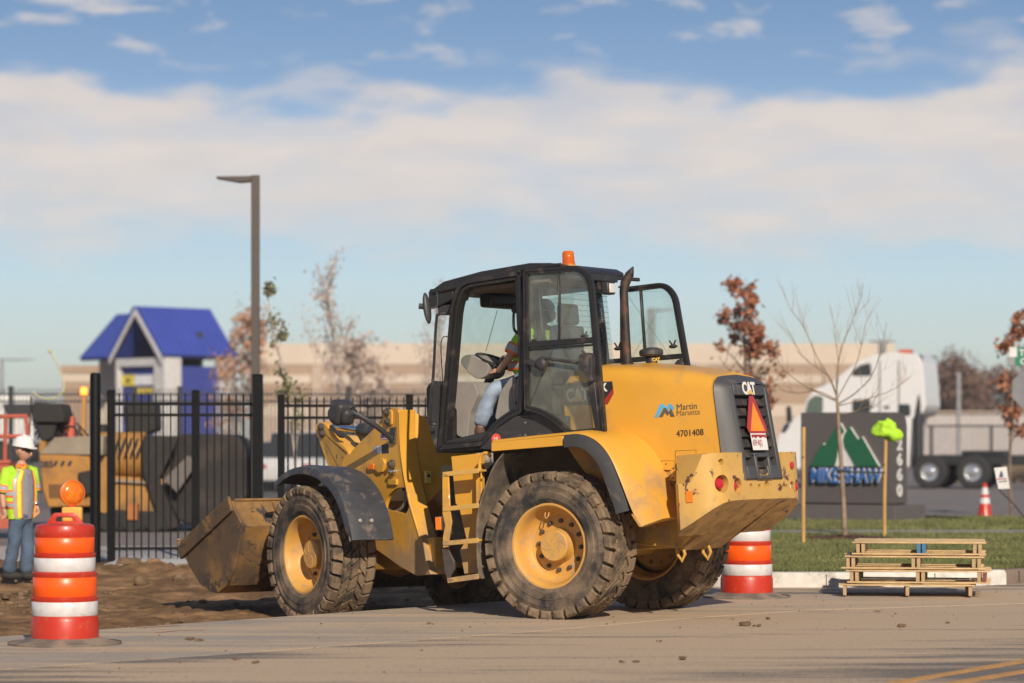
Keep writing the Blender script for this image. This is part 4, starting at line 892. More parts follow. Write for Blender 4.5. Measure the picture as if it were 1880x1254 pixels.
# --- rear fender: yellow arc and black lip
fl = S(1.13, (903, 812), (960, 806), (1020, 800), (1060, 797), (1085, 804), (1105, 820), (1122, 845), (1139, 885), (1153, 922), (1164, 946), (1177, 967))
fpath = [(p.x, p.z) for p in smooth_path([Vector((a, 0, c)) for a, c in [(q[0], q[1]) for q in fl]], 4) for p in [Vector((p.x, 0, p.z))]]
yi_, yo_ = .49, 1.12
b = MB(); N = len(fpath); vs = []
tail = S(.49, (1222, 968))[0]
for i, (x_, z_) in enumerate(fpath):
    k = i / (N - 1); zin = z_ + .03
    sec = [(yo_, z_), (yo_ - .03, z_ + .012), (.85, z_ + .03), (yi_, zin), (yi_, zin - .03), (.85, z_), (yo_ - .03, z_ - .02)]
    # outward push follows the local normal so that the arc keeps thickness on its vertical tail
    a_ = Vector(fpath[max(0, i - 1)]); c_ = Vector(fpath[min(N - 1, i + 1)]); d_ = (c_ - a_).normalized(); nx_, nz_ = -d_.y, d_.x
    if nz_ < 0 and nx_ > 0: nx_, nz_ = -nx_, -nz_
    nn = (d_.y, -d_.x)
    if nn[1] < -.01 or (abs(nn[1]) < .01 and nn[0] > 0): nn = (-nn[0], -nn[1])
    o3 = [0, .014, .035, .05, .02, .0, -.015]
    yy3 = [yo_, yo_ - .02, .88, yi_, yi_, .85, yo_ - .02]
    bulge = max(0, min(1, (i - N * .35) / (N * .3))) * .10
    o3 = [0, .02, .035 + bulge * .8, .05 + bulge, .02 + bulge, bulge * .6, -.015]
    vs += [(x_ + nn[0] * q, y_, z_ + nn[1] * q) for q, y_ in zip(o3, yy3)]
m_ = 7; fs = [(i * m_ + k, i * m_ + (k + 1) % m_, (i + 1) * m_ + (k + 1) % m_, (i + 1) * m_ + k) for i in range(N - 1) for k in range(m_)] + [tuple(range(m_))[::-1], tuple((N - 1) * m_ + k for k in range(m_))]
b.add(vs, fs); fend = bld(b, 'rear_fender', m_y, angle=50)
A_ = [SP(1.12, 1163, 944), SP(1.12, 1178, 967), SP(.52, 1222, 967), SP(.52, 1214, 925)]
b = MB(); b.add(A_ + [v + Vector((.025, 0, 0)) for v in A_], [(0, 1, 2, 3), (7, 6, 5, 4), (0, 4, 5, 1), (1, 5, 6, 2), (2, 6, 7, 3), (3, 7, 4, 0)]); b.build('tail_plate', m_y, fend)
# vertical lip under the flat bench
b = MB(); b.prism(S(1.125, (903, 812), (1035, 800), (1035, 818), (903, 829)), 1.115, 1.135); b.build('bench_edge', m_y, fend, bevel=.004, seg=1)
lip = S(1.14, (1037, 801), (1060, 799), (1083, 806), (1103, 823), (1120, 848), (1135, 888), (1146, 917), (1152, 938))
lp = [(p.x, p.z) for p in smooth_path([Vector((a, 0, c)) for a, c in lip], 4)]; N = len(lp); vs = []
for i, (x_, z_) in enumerate(lp):
    a_ = Vector(lp[max(0, i - 1)]); c_ = Vector(lp[min(N - 1, i + 1)]); d_ = (c_ - a_).normalized(); nn = (d_.y, -d_.x)
    if nn[1] > .01 or nn[0] < -.01: nn = (-nn[0], -nn[1])
    w_ = .105
    vs += [(x_ + nn[0] * q, y_, z_ + nn[1] * q) for q, y_ in ((-.012, 1.13), (.012, 1.165), (w_, 1.175), (w_, 1.155), (.03, 1.14), (.02, 1.09))]
b = MB(); b.add(vs, [(i * 6 + k, i * 6 + (k + 1) % 6, (i + 1) * 6 + (k + 1) % 6, (i + 1) * 6 + k) for i in range(N - 1) for k in range(6)] + [tuple(range(6))[::-1], tuple((N - 1) * 6 + k for k in range(6))]); b.build('fender_lip', mat('lip_rubber', (.04, .04, .042), .7, dirt=((.16, .13, .1), .3, 6), spec=.3), fend, angle=50)
b = MB(); b.bb((-.85, .43, .9), (.98, .462, 1.66)); b.bb((-.2, -.42, 1.4), (1.0, .42, 1.66)); b.build('inner_wall', mat('wheel_well', (.10, .06, .025), .9, dirt=((.13, .09, .06), .5, 3)), fend)
# mirrored fender on the far side
fm = MB(); fm.v = [(x_, -y_, z_) for x_, y_, z_ in [tuple(v.co) for v in fend.data.vertices]]; fm.f = [tuple(p_.vertices) for p_ in fend.data.polygons]; fm.mi = [0] * len(fm.f); bld(fm, 'rear_fender', m_y, angle=50)
# rubber flap ahead of the rear wheel
fpth = S(1.08, (925, 832), (912, 850), (898, 880), (884, 920), (877, 970), (878, 1040), (884, 1062)); b = MB(); N = len(fpth)
vs = []
for x_, z_ in [(p.x, p.z) for p in smooth_path([Vector((a, 0, c)) for a, c in fpth], 3)]: vs += [(x_, 1.10, z_), (x_, .60, z_), (x_ - .018, .60, z_), (x_ - .018, 1.10, z_)]
n = len(vs) // 4; b.add(vs, [(i * 4 + k, i * 4 + (k + 1) % 4, (i + 1) * 4 + (k + 1) % 4, (i + 1) * 4 + k) for i in range(n - 1) for k in range(4)] + [(3, 2, 1, 0), tuple((n - 1) * 4 + k for k in range(4))]); b.jitter(.012, 3); bld(b, 'mud_flap', mat('flap_rubber', (.10, .085, .07), .8, dirt=((.25, .19, .13), .5, 8), stretch=(1, 1, .3), bump=.2), angle=50)

# --- ladder and tank
b = MB(); b.prism(S(.86, (828, 838), (884, 832), (884, 1050), (852, 1054), (844, 1010), (856, 990), (842, 930), (836, 925)), .80, .86); bld(b, 'tank_plate', m_y, bevel=.006)
b = MB(); b.bb((.75, -.5, .72), (1.5, .62, 1.5)); bld(b, 'centre_frame', mat('frame_dark', (.03, .024, .018), .8, dirt=((.12, .085, .05), .4, 4)), bevel=.02)
lad = bpy.data.objects.new('ladder', None); COL.objects.link(lad); lad.parent = L; lad.matrix_basis = MR
YL = 1.10
b = MB(); b.prism(S(YL, (812, 872), (823, 871), (826, 940), (829, 958), (824, 990), (823, 1004), (813, 1006), (813, 985), (817, 965), (812, 942)), YL - .02, YL); b.build('side_rail', m_y, lad, bevel=.003, seg=1)
b = MB(); b.prism(S(YL, (811, 1008), (823, 1010), (833, 1030), (834, 1045), (826, 1058), (822, 1070), (816, 1050)), YL - .03, YL); b.build('lower_bracket', m_dst, lad, bevel=.004, seg=1)
b = MB(); b.prism(S(YL - .12, (874, 867), (880, 866), (880, 1060), (875, 1062)), YL - .14, YL - .12); b.build('side_rail', m_y, lad)
for v0, v1 in ((871, 864), (935, 928), (998, 992)):
    q0 = SP(YL, 813, v0); q1 = SP(YL, 879, v1); b = MB(); b.bar(q0 + Vector((0, -.07, 0)), q1 + Vector((0, -.07, 0)), .13, .022); b.bar(q0, q1, .012, .045); b.build('step', m_yw, lad, bevel=.003, seg=1)
q0 = SP(YL, 822, 1066); q1 = SP(YL, 879, 1058); b = MB(); b.bar(q0 + Vector((0, -.09, 0)), q1 + Vector((0, -.09, 0)), .18, .03); b.bar(q0, q1, .014, .05); b.build('step', m_yw, lad, bevel=.003, seg=1)
b = MB(); b.tube(smooth_path([SP(YL - .1, 881, 868), SP(YL - .1, 881, 845), SP(YL - .1, 886, 834), SP(YL - .1, 894, 832), SP(YL - .1, 900, 838)], 4), .016, 8); b.build('grab_handle', m_y, lad)
b = MB(); p_ = SP(YL + .02, 807, 961); b.box(p_, (.075, .03, .14)); b.build('housing', m_bk2, lad, bevel=.004); b = MB(); b.box(p_ + Vector((0, .02, 0)), (.06, .02, .12)); b.build('side_marker', m_or, lad, bevel=.004)

# --- cab
YC = .74
m_fr = m_bk
cab = bpy.data.objects.new('cab', None); COL.objects.link(cab); cab.parent = L; cab.matrix_basis = MR
# door opening frame: a tube of rounded section round the opening
opn = roundp(S(YC, (803, 828), (826, 560), (838, 523), (856, 511), (958, 495), (966, 640), (962, 760), (945, 766), (915, 786), (893, 815), (884, 821)), [.03, .1, .12, .12, .01, .01, .05, .12, .2, .1, .05], 4)
b = MB(); b.ring(opn, inset(opn, .075), YC - .10, YC - .02); b.ring(inset(opn, .012), inset(opn, .05), YC - .03, YC + .012); b.ring(inset(opn, .062), inset(opn, .085), YC - .12, YC - .01); b.build('door_frame', m_fr, cab, angle=40)
# same hoop on the far side
b = MB(); b.ring(opn, inset(opn, .075), -YC + .02, -YC + .10); b.build('far_frame', m_fr, cab, angle=40)
# lower side panels with the wheel arch line
b = MB(); b.prism(S(YC, (880, 824), (893, 808), (912, 787), (945, 764), (1000, 758), (1042, 764), (1042, 803), (905, 816), (903, 826)), YC - .06, YC); b.build('arch_panel', m_bk2, cab, bevel=.006)
b = MB(); b.prism(S(YC - .03, (955, 640), (1010, 640), (1010, 770), (955, 765)), YC - .05, YC - .03); b.build('side_panel', m_bk2, cab)
for u, v in ((965, 776), (965, 799)): p_ = SP(YC, u, v); b = MB(); b.lathe([(.012, 0), (.01, .008), (0, .008)], 10, p_, (0, 1, 0)); b.build('bolt', m_steel, cab)
p_ = SP(YC + .002, 911, 806); b = MB(); b.lathe([(.052, 0), (.052, .002), (0, .002)], 24, p_, (0, 1, 0)); st_ = b.build('round_sticker', mat('sticker_red', (.75, .08, .05), .5), cab)
text('lettering', '1-2', .035, plane_m(p_ + Vector((.028, .004, -.004)), yx, up_), m_white, st_, bold=.001)
# B pillar, rear posts
for yy in (YC - .07, -YC + .07):
    b = MB(); x0_ = S(yy, (961, 640))[0][0]; b.bb((x0_ - .055, yy - .05, 1.75), (x0_ + .035, yy + .05, 3.24)); b.build('b_pillar', m_fr, cab, bevel=.012)
XR = .17
for yy in (.60, -.60): b = MB(); b.bar((XR + .08, yy, 1.9), (XR + .16, yy * .95, 3.22), .08, .06, up=(0, 1, 0)); b.build('rear_post', m_fr, cab, bevel=.015)
# floor and cab base
b = MB(); b.prism([(1.48, 1.62), (1.48, 1.72), (.4, 1.86), (.19, 1.86), (.19, 1.70), (.5, 1.62)], -.70, .70); b.build('floor_pan', m_bk2, cab, bevel=.01)
b = MB(); b.prism([(.20, 1.8), (.42, 1.8), (.42, 2.08), (.20, 2.2)], -.60, .56); b.build('rear_console', m_seat, cab, bevel=.03)
# front lower nose panel
b = MB(); b.prism(roundp([(1.44, 1.68), (1.50, 1.68), (1.57, 1.95), (1.56, 2.28), (1.44, 2.34)], .06, 4), -.66, .69); b.build('front_panel', m_bk2, cab, angle=40)
# roof
zr = S(YC - .1, (845, 511))[0][1]; zr2 = S(YC - .1, (1060, 485))[0][1]
xa = S(.6, (800, 520))[0][0]; b = MB()
rp_ = [(xa + .02, 3.155), (xa + .03, 3.20), (xa - .12, 3.275), (.9, 3.335), (.35, 3.365), (.12, 3.345), (.04, 3.30), (.06, 3.25), (.3, 3.225), (1.1, 3.19)]
b.prism(rp_, -.64, .66); roof = b.build('roof', m_bk, cab, bevel=.035, seg=3)
b = MB(); b.prism([(1.15, 3.15), (1.15, 3.185), (.15, 3.205), (.15, 3.16)], -.60, .62); b.build('ceiling', m_ceil, roof)
b = MB(); b.prism([(xa + .07, 3.04), (xa + .05, 3.215), (xa - .22, 3.225), (xa - .22, 3.10), (xa - .02, 3.03)], .36, .64); b.build('front_light_bracket', m_bk, roof, bevel=.008)
b = MB(); b.bb((xa - .17, .46, 2.96), (xa - .02, .62, 3.05)); b.bb((xa + .05, .45, 3.05), (xa + .075, .63, 3.20)); b.build('work_light', m_bk2, roof, bevel=.015)
b = MB(); b.tube(smooth_path([SP(YC, 955, 500), SP(YC, 958, 494), SP(YC, 1000, 489), SP(YC, 1030, 486)], 4), .018, 8); b.build('drip_rail', m_bk, roof)
b = MB(); b.bb((-.04, -.35, 3.19), (.08, .62, 3.26)); b.bar((.02, -.3, 3.24), (-.02, -.80, 3.24), .035, .035); b.bb((-.02, -.1, 3.10), (.06, .0, 3.2)); b.bar((.04, -.5, 3.16), (.02, -.78, 3.16), .02, .02); b.build('rear_light_bracket', m_bk, roof, bevel=.006)
p_ = Vector((-.06, -.12, 3.12)); b = MB(); b.box(p_, (.08, .14, .12)); b.build('rear_work_light', m_bk2, roof, bevel=.015); b = MB(); b.box(p_ + Vector((-.045, .0, 0)), (.012, .11, .09)); b.build('lens', m_lens, roof, bevel=.01)
bp = RF.at(1044, 487, 1, .25); bm_ = glassm('beacon_amber', (.95, .22, .02), .35, .5, (.9, .22, .02)); b = MB(); b.lathe([(.062, 0), (.062, .02), (.058, .05), (.056, .115), (.045, .135), (0, .14)], 20, bp + Vector((0, 0, .0))); be = b.build('beacon_lens', bm_, roof)
b = MB(); b.lathe([(.066, -.05), (.066, .008), (0, .01)], 20, bp); b.lathe([(.02, 0), (.03, .06), (.02, .09), (0, .1)], 10, bp); b.build('beacon_base', mat('beacon_core', (.6, .25, .03), .4), roof)
# glass: windscreen, right side, rear
wx0, wz0, wx1, wz1 = 1.44, 2.28, S(YC, (848, 520))[0][0] + .03, 3.17
b = MB(); q = [Vector((wx0, -.63, wz0)), Vector((wx0, .66, wz0)), Vector((wx1, .64, wz1)), Vector((wx1, -.61, wz1))]; b.add(q + [v + Vector((.006, 0, 0)) for v in q], [(0, 1, 2, 3), (7, 6, 5, 4), (0, 4, 5, 1), (1, 5, 6, 2), (2, 6, 7, 3), (3, 7, 4, 0)]); wind = b.build('windscreen', m_glass, cab)
text('lettering', 'CAT', .10, plane_m((1.20, -.30, 3.04), Vector((0, -1, 0)), (0.0, 0, 1)) @ Matrix.Diagonal((-1, 1, 1, 1)), mat('etched_grey', (.5, .5, .45), .5), wind, bold=.002)
b = MB(); b.prism([(1.35, 2.3), (1.18, 3.12), (.68, 3.15), (.68, 2.0)], -.705, -.70); b.build('side_glass', m_glass, cab)
b = MB(); q = [Vector((XR, -.58, 2.28)), Vector((XR, .58, 2.28)), Vector((XR + .05, .56, 3.18)), Vector((XR + .05, -.56, 3.18))]; b.add(q + [v + Vector((.006, 0, 0)) for v in q], [(0, 1, 2, 3), (7, 6, 5, 4), (0, 4, 5, 1), (1, 5, 6, 2), (2, 6, 7, 3), (3, 7, 4, 0)]); rg = b.build('rear_glass', m_glass, cab)
b = MB()
for k in range(14): zz_ = 2.4 + k * .052; b.bar((XR + .0, -.5, zz_), (XR + .0, .5, zz_), .002, .003)
b.build('heater_wires', mat('wire_brown', (.1, .06, .05), .6), rg, kind='stuff')
b = MB(); q = [Vector((XR, .58, 2.28)), Vector((XR + .02, .66, 2.28)), Vector((.42, .69, 2.2)), Vector((.42, .69, 3.18)), Vector((XR + .07, .64, 3.18)), Vector((XR + .05, .56, 3.18))]; n=6; b.add(q, [(0, 1, 4, 5), (1, 2, 3, 4)]); b.build('quarter_glass', m_glass, cab)
# swung-back doors
def door(yy, outer, midv, name, gl, label, far=False):
    dr = bpy.data.objects.new(name, None); COL.objects.link(dr); dr.parent = L; dr.matrix_basis = MR; dr['label'] = label
    po = roundp(S(yy, *outer[0]), outer[1], 4); b = MB(); b.ring(po, inset(po, .045), yy - .025, yy + .02); b.ring(inset(po, .008), inset(po, .028), yy + .015, yy + .032); b.ring(inset(po, .035), inset(po, .052), yy - .035, yy + .025); b.build('door_frame', m_fr, dr, angle=40)
    pi = inset(po, .048); b = MB(); b.prism(pi, yy - .004, yy + .002); b.build('pane', gl, dr)
    for (u0, v0, u1, v1, h_) in midv: b = MB(); b.bar(SP(yy, u0, v0), SP(yy, u1, v1), .04, h_, up=(0, 0, 1)); b.build('bar', m_fr, dr, bevel=.004, seg=1)
    return dr
d1 = door(.80, ([(962, 494), (1066, 487), (1089, 510), (1113, 794), (1045, 801), (1022, 778), (992, 760), (964, 754)], [.01, .14, .14, .03, .05, .2, .2, .02]), [(970, 633, 1094, 624, .055), (1027, 500, 1028, 628, .012), (970, 641, 1094, 633, .02)], 'left_door', m_glassd2, 'open left cab door folded back against the hood')
b = MB(); b.lathe([(.03, -.02), (.06, .0), (.06, .04), (.03, .06)], 16, SP(.84, 996, 668), (0, 1, 0)); b.bar(SP(.85, 970, 663), SP(.85, 1002, 678), .03, .06); b.build('hinge_bracket', m_bk2, d1, bevel=.01)
b = MB(); b.tube([SP(.86, 994, 657), SP(.86, 1072, 668)], .014, 8); b.build('check_rod', m_bk2, d1)
b = MB(); b.prism(roundp(S(.83, (1070, 652), (1080, 647), (1092, 650), (1094, 668), (1092, 690), (1096, 700), (1088, 702), (1080, 685), (1067, 675)), .02, 3), .81, .90); b.tube(smooth_path([SP(.86, 1075, 654), SP(.86, 1073, 646), SP(.86, 1068, 645)], 3), .012, 6); b.build('latch_body', m_bk2, d1, bevel=.006)
b = MB(); b.prism(S(.82, (1081, 700), (1094, 698), (1104, 788), (1095, 790)), .815, .85); b.build('latch_bar', m_bk, d1, bevel=.006)
for u, v in ((983, 625), (1073, 617)):
    b = MB(); p_ = SP(.78, u, v); b.sphere(p_, (.05, .03, .02), 10); b.bar(p_, p_ + Vector((.02, 0, .05)), .012, .012); b.bar(p_, p_ + Vector((-.03, 0, .04)), .015, .012); b.build('window_catch', m_bk2, d1)
d2 = door(-.80, ([(1140, 528), (1222, 518), (1243, 540), (1268, 683), (1260, 700), (1140, 690)], [.02, .1, .12, .02, .02, .02]), [(1120, 664, 1262, 653, .05), (1176, 525, 1185, 655, .02)], 'right_door', m_glass, 'open right cab door folded back on the far side')
for u, v in ((1135, 640), (1236, 636)):
    b = MB(); p_ = SP(-.79, u, v); b.sphere(p_, (.05, .03, .02), 10); b.bar(p_, p_ + Vector((.04, 0, .06)), .012, .012); b.bar(p_, p_ + Vector((-.03, 0, .06)), .015, .012); b.build('window_catch', m_bk2, d2)
p_ = SP(-.80, 1250, 670); b = MB(); b.sphere(p_, (.07, .04, .06), 10); b.build('latch_body', m_bk2, d2)
# mirror, grab rail, wiper
b = MB(); m0 = SP(.92, 784, 566); b.sphere((0, 0, 0), (.030, .045, .155), 16); b.xf(Matrix.Translation(m0) @ Matrix.Rotation(rad(6), 4, 'Y') @ Matrix.Rotation(rad(-14), 4, 'Z')); mr = bld(b, 'mirror', m_bk2)
b = MB(); b.tube(smooth_path([SP(.80, 802, 538), SP(.86, 803, 560), SP(.90, 797, 565), SP(.92, 789, 566)], 4), .009, 6); b.cyl(SP(.95, 769, 562), SP(.92, 781, 563), .028, 10); b.build('mirror_arm', m_bk2, mr)
b = MB(); b.tube(smooth_path([SP(.80, 818, 576), SP(.83, 806, 577), SP(.84, 801, 590), SP(.84, 796, 680), SP(.84, 790, 770), SP(.80, 795, 778), SP(.78, 803, 780)], 5), .014, 8); bld(b, 'grab_rail', m_bk)
b = MB(); b.tube([(1.47, .35, 2.28), (1.47, .42, 2.62)], .008, 6); b.tube(smooth_path([(1.49, .5, 2.3), (1.49, .5, 2.7), (1.46, .42, 2.75), (1.46, .40, 2.6)], 4), .005, 5); bld(b, 'wiper', m_bk)
# interior
b = MB(); b.prism(roundp(S(.15, (865, 650), (880, 655), (905, 668), (902, 690), (885, 697), (872, 690), (852, 668), (853, 657)), .04, 3), -.10, .22); b.build('dashboard', m_int, cab, bevel=.01)
b = MB(); b.prism(roundp(S(.3, (818, 700), (880, 702), (888, 725), (872, 760), (868, 806), (848, 800), (848, 750), (822, 745)), .03, 3), .05, .40); b.build('front_console', m_int, cab, bevel=.02)
b = MB(); b.prism(roundp(S(.45, (950, 690), (980, 700), (985, 775), (918, 772), (928, 720)), .05, 3), .34, .56); b.build('side_console', m_int, cab, bevel=.02)
sw = SP(0, 911, 664); b = MB(); ax_ = Vector((-.42, 0, .9)).normalized(); u_ = ax_.orthogonal().normalized(); w_ = ax_.cross(u_)
b.tube([sw + (u_ * math.cos(a) + w_ * math.sin(a)) * .205 for a in [k * math.pi / 14 for k in range(29)]], .018, 8, caps=False); b.tube([sw - u_ * .2, sw - ax_ * .03, sw + u_ * .2], .012, 6); b.tube([sw - w_ * .2, sw - ax_ * .03, sw + w_ * .2], .012, 6); b.tube([sw - ax_ * .02, sw - ax_ * .45 + Vector((.02, 0, 0))], .045, 10); b.sphere(sw + u_ * -.12 + w_ * .14 + ax_ * .05, .03, 8); b.build('steering_wheel', m_bk, cab)
st0 = SP(0, 985, 650); b = MB(); b.prism(roundp([(.50, 2.16), (1.0, 2.14), (1.02, 2.24), (.53, 2.30)], .05, 3), -.25, .25)
b.prism(roundp([(.34, 2.2), (.46, 2.24), (.40, 2.78), (.30, 2.80)], .06, 3), -.24, .24); b.prism(roundp([(.29, 2.80), (.39, 2.79), (.37, 3.0), (.30, 3.0)], .04, 3), -.14, .14); b.prism([(.55, 1.8), (.9, 1.8), (.88, 2.16), (.58, 2.16)], -.18, .18); b.build('seat', m_seat, cab, bevel=.03, seg=3)
b = MB(); b.bb((1.0, -.35, 3.02), (1.16, .30, 3.16)); b.bb((.86, -.12, 2.96), (.98, .02, 3.06)); b.build('overhead_console', m_bk, cab, bevel=.03)
b = MB(); b.tube([SP(-.2, 913, 570), SP(-.35, 892, 645)], .003, 4); b.build('aerial_wire', m_bk, cab)
b = MB(); b.tube(smooth_path([SP(.62, 957, 560), SP(.62, 945, 563), SP(.62, 943, 600), SP(.62, 950, 612), SP(.62, 957, 615)], 4), .014, 8); b.tube(smooth_path([SP(.66, 954, 690), SP(.66, 945, 700), SP(.66, 944, 735), SP(.66, 956, 745)], 4), .012, 8); b.build('pillar_handle', m_bk, cab)
b = MB(); b.tube(smooth_path([(XR - .02, -.35, 2.4), (XR - .03, -.35, 2.75), (XR - .03, -.28, 2.82)], 4), .015, 6); b.build('guard_bar', m_dst, cab)
# exhaust and intake
b = MB(); e0 = RF.at(1152, 674, 1, .12); e1 = RF.at(1145, 535, 1, .12); e2 = RF.at(1150, 515, 1, .10)
tip = [e0 - Vector((0, 0, .1)), e0, e0.lerp(e1, .5), e1, e1 + Vector((-.01, -.02, .08)), e2 + Vector((-.03, -.02, .06))]
b.tube(tip, [.046, .044, .041, .041, .048, .042], 16, caps=False); tp = tip[-1]; b.tube([tp, tp + Vector((-.03, -.02, .07))], [.042, .006], 16, caps=False); b.lathe([(.07, 0), (.07, .05), (.055, .07)], 16, e0 - Vector((0, 0, .03))); bld(b, 'exhaust_stack', mat('rusty_pipe', (.045, .034, .03), .55, metal=.5, dirt=((.2, .1, .07), .42, 5)), angle=40)
p_ = RF.at(1197, 676, 1, -.05); b = MB(); b.lathe([(.052, -.12), (.052, .12)], 20, p_); pc = bld(b, 'precleaner_neck', m_y)
b = MB(); b.lathe([(.056, .05), (.056, .11), (.05, .12)], 20, p_); b.build('band', m_black, pc); b = MB(); b.lathe([(.105, .12), (.115, .13), (.115, .165), (.10, .18), (.06, .195), (0, .2)], 24, p_); b.build('cap', m_bk2, pc)
text('lettering', 'CAT', .045, plane_m(p_ + Vector((-.035, .048, .062)), Vector((-1, -.5, 0)), up_), mat('decal_yellow3', (.7, .42, .03), .4), pc, bold=.002, sx=.8)

# ================================================================ LOADER FRONT END
YT = .45
b = MB()
tw_ = [(717, 751), (722, 748), (731, 752), (731, 797), (735, 835), (745, 892), (752, 925), (770, 985), (790, 1055), (765, 1057), (735, 1040), (690, 1008), (672, 985), (630, 900), (618, 868), (636, 845), (647, 827), (665, 808), (685, 789), (699, 771)]
b.prism(FS(YT, *tw_), YT - .045, YT); tower = bld(b, 'tower_plate', m_y, 'F')
hole = roundp(FS(YT, (704, 936), (711, 911), (727, 896), (744, 894), (751, 912), (752, 930), (745, 945), (722, 938)), .05, 3)
mb = MB(); mb.prism(hole, YT - .2, YT + .1)
try: cut(tower, [mb])
except Exception as e: print('cut failed', e)
# rear flange, cross web, far plate
crest = FS(YT, (731, 752), (731, 797), (735, 835), (745, 892), (752, 925), (770, 985), (790, 1055))
b = MB(); vs = []
for x_, z_ in crest: vs += [(x_ - .012, YT + .006, z_), (x_ - .012, YT - .20, z_), (x_ + .02, YT - .20, z_), (x_ + .02, YT + .006, z_)]
b.add(vs, [(i * 4 + k, i * 4 + (k + 1) % 4, (i + 1) * 4 + (k + 1) % 4, (i + 1) * 4 + k) for i in range(len(crest) - 1) for k in range(4)] + [(3, 2, 1, 0), tuple((len(crest) - 1) * 4 + k for k in range(4))]); bld(b, 'rear_flange', m_y, 'F', bevel=.012, seg=3)
b = MB(); w0, w1 = crest[0], crest[3]
q = [Vector((w0[0] + .05, .27, w0[1] - .01)), Vector((w0[0] + .02, .0, w0[1] - .12)), Vector((w0[0] + .0, -.30, w0[1] - .2)), Vector((w1[0] - .12, -.30, w1[1] + .15)), Vector((w1[0] - .05, .0, w1[1] + .02)), Vector((w1[0] + .02, .27, w1[1] - .25))]
b.add(q + [v + Vector((.03, 0, 0)) for v in q], [(0, 1, 2, 3, 4, 5), (11, 10, 9, 8, 7, 6)] + [(i, 6 + i, 6 + (i + 1) % 6, (i + 1) % 6) for i in range(6)]); bld(b, 'cross_web', m_y, 'F')
fm = MB(); fm.v = [(v.co.x, -v.co.y, v.co.z) for v in tower.data.vertices]; fm.f = [tuple(p_.vertices) for p_ in tower.data.polygons]; fm.mi = [0] * len(fm.f); bld(fm, 'tower_plate', m_y, 'F')
b = MB(); b.bb((-1.30, -.38, .5), (.55, .38, .80)); b.bb((-.3, -.3, .6), (.6, .3, 1.2)); bld(b, 'front_frame', m_yd, 'F', bevel=.01)
b = MB(); b.cyl((-1.45, 0, .45), (-1.45, 0, 1.25), .10, 16); b.prism([(-1.75, .55), (-1.2, .55), (-1.2, .75), (-1.75, .75)], -.2, .2); b.prism([(-1.75, 1.0), (-1.2, 1.0), (-1.2, 1.15), (-1.75, 1.15)], -.2, .2); bld(b, 'hitch', mat('hitch_dark', (.04, .03, .02), .8), 'F')
# stiffening bead and bosses
tp_ = FF.p
def onF(pts_, y, r, name, m, parent): 
    mb = MB(); mb.tube(smooth_path([tp_(y, u, v) for u, v in pts_], 4), r, 6); return mb.build(name, m, parent)
onF([(733, 756), (735, 815), (740, 860), (748, 905)], YT + .008, .008, 'edge_bead', m_y, tower)
for u, v, r in ((714, 757, .045), (716, 774, .04), (722, 852, .045), (724, 866, .035)):
    p_ = tp_(YT, u, v); b = MB(); b.lathe([(r, -.01), (r, .03), (r * .6, .04), (r * .6, .06), (0, .065)], 18, p_, (0, 1, 0)); b.build('pin_boss', m_dst if r > .036 else m_steel, tower)
b = MB(); b.prism(roundp(FS(YT, (704, 758), (713, 750), (722, 754), (722, 780), (708, 782)), .02, 3), YT, YT + .02); b.build('boss_plate', m_y, tower, bevel=.005)
b = MB(); b.prism(FS(YT, (701, 841), (708, 843), (710, 850), (706, 866), (699, 868), (692, 862), (693, 851)), YT + .0, YT + .03); b.build('cover_plate', m_y, tower, bevel=.004)
b = MB(); b.prism(FS(YT, (679, 852), (690, 852), (690, 862), (679, 862)), YT + .01, YT + .03); b.build('side_marker', m_or, tower, bevel=.003)
b = MB(); b.prism(FS(YT, (716, 880), (731, 880), (731, 890), (716, 890)), YT, YT + .025); b.build('small_bracket', m_y, tower, bevel=.003)
def decF(pts_, name, m, th, y=YT): mb = MB(); mb.prism(FS(y, *pts_), y, y + th); return mb.build(name, m, tower)
decF([(685, 820), (693, 819), (693, 832), (685, 833)], 'label_plate', mat('label_grey', (.4, .4, .4), .5), .002); decF([(693, 819), (701, 818), (701, 832), (693, 832)], 'label_plate', m_white, .002); decF([(701, 817), (713, 815), (714, 832), (701, 833)], 'label_plate', m_black, .002)
# small flag sticker: canton and stripes
decF([(700, 797), (713, 796), (713, 808), (700, 809)], 'flag_sticker', m_white, .002)
for k in range(4): v0 = 797 + k * 3.2; decF([(700, v0), (713, v0 - .8), (713, v0 + .8), (700, v0 + 1.6)], 'flag_stripe', m_dred, .003)
decF([(700, 797), (706.5, 796.5), (706.5, 802.8), (700, 803.3)], 'flag_canton', mat('flag_blue', (.03, .05, .25), .5), .004)
# warning stickers on the web side
q = tp_(.2, 784, 876); Mw = plane_m(q, Vector((0, -1, 0)), up_)
b = MB(); b.add([Mw @ Vector(p_) for p_ in ((-.03, -.06, .03), (.03, -.06, .03), (.03, .06, .03), (-.03, .06, .03), (-.03, -.06, .0), (.03, -.06, .0), (.03, .06, .0), (-.03, .06, .0))], [(0, 1, 2, 3), (7, 6, 5, 4), (0, 4, 5, 1), (1, 5, 6, 2), (2, 6, 7, 3), (3, 7, 4, 0)]); wst = b.build('warning_sticker', mat('pale_yellow', (.62, .50, .12), .5), tower)
b = MB(); b.add([Mw @ Vector(p_) for p_ in ((-.022, .0, .033), (.022, .0, .033), (0, .045, .033))], [(0, 1, 2)]); b.build('triangle_mark', m_black, wst)
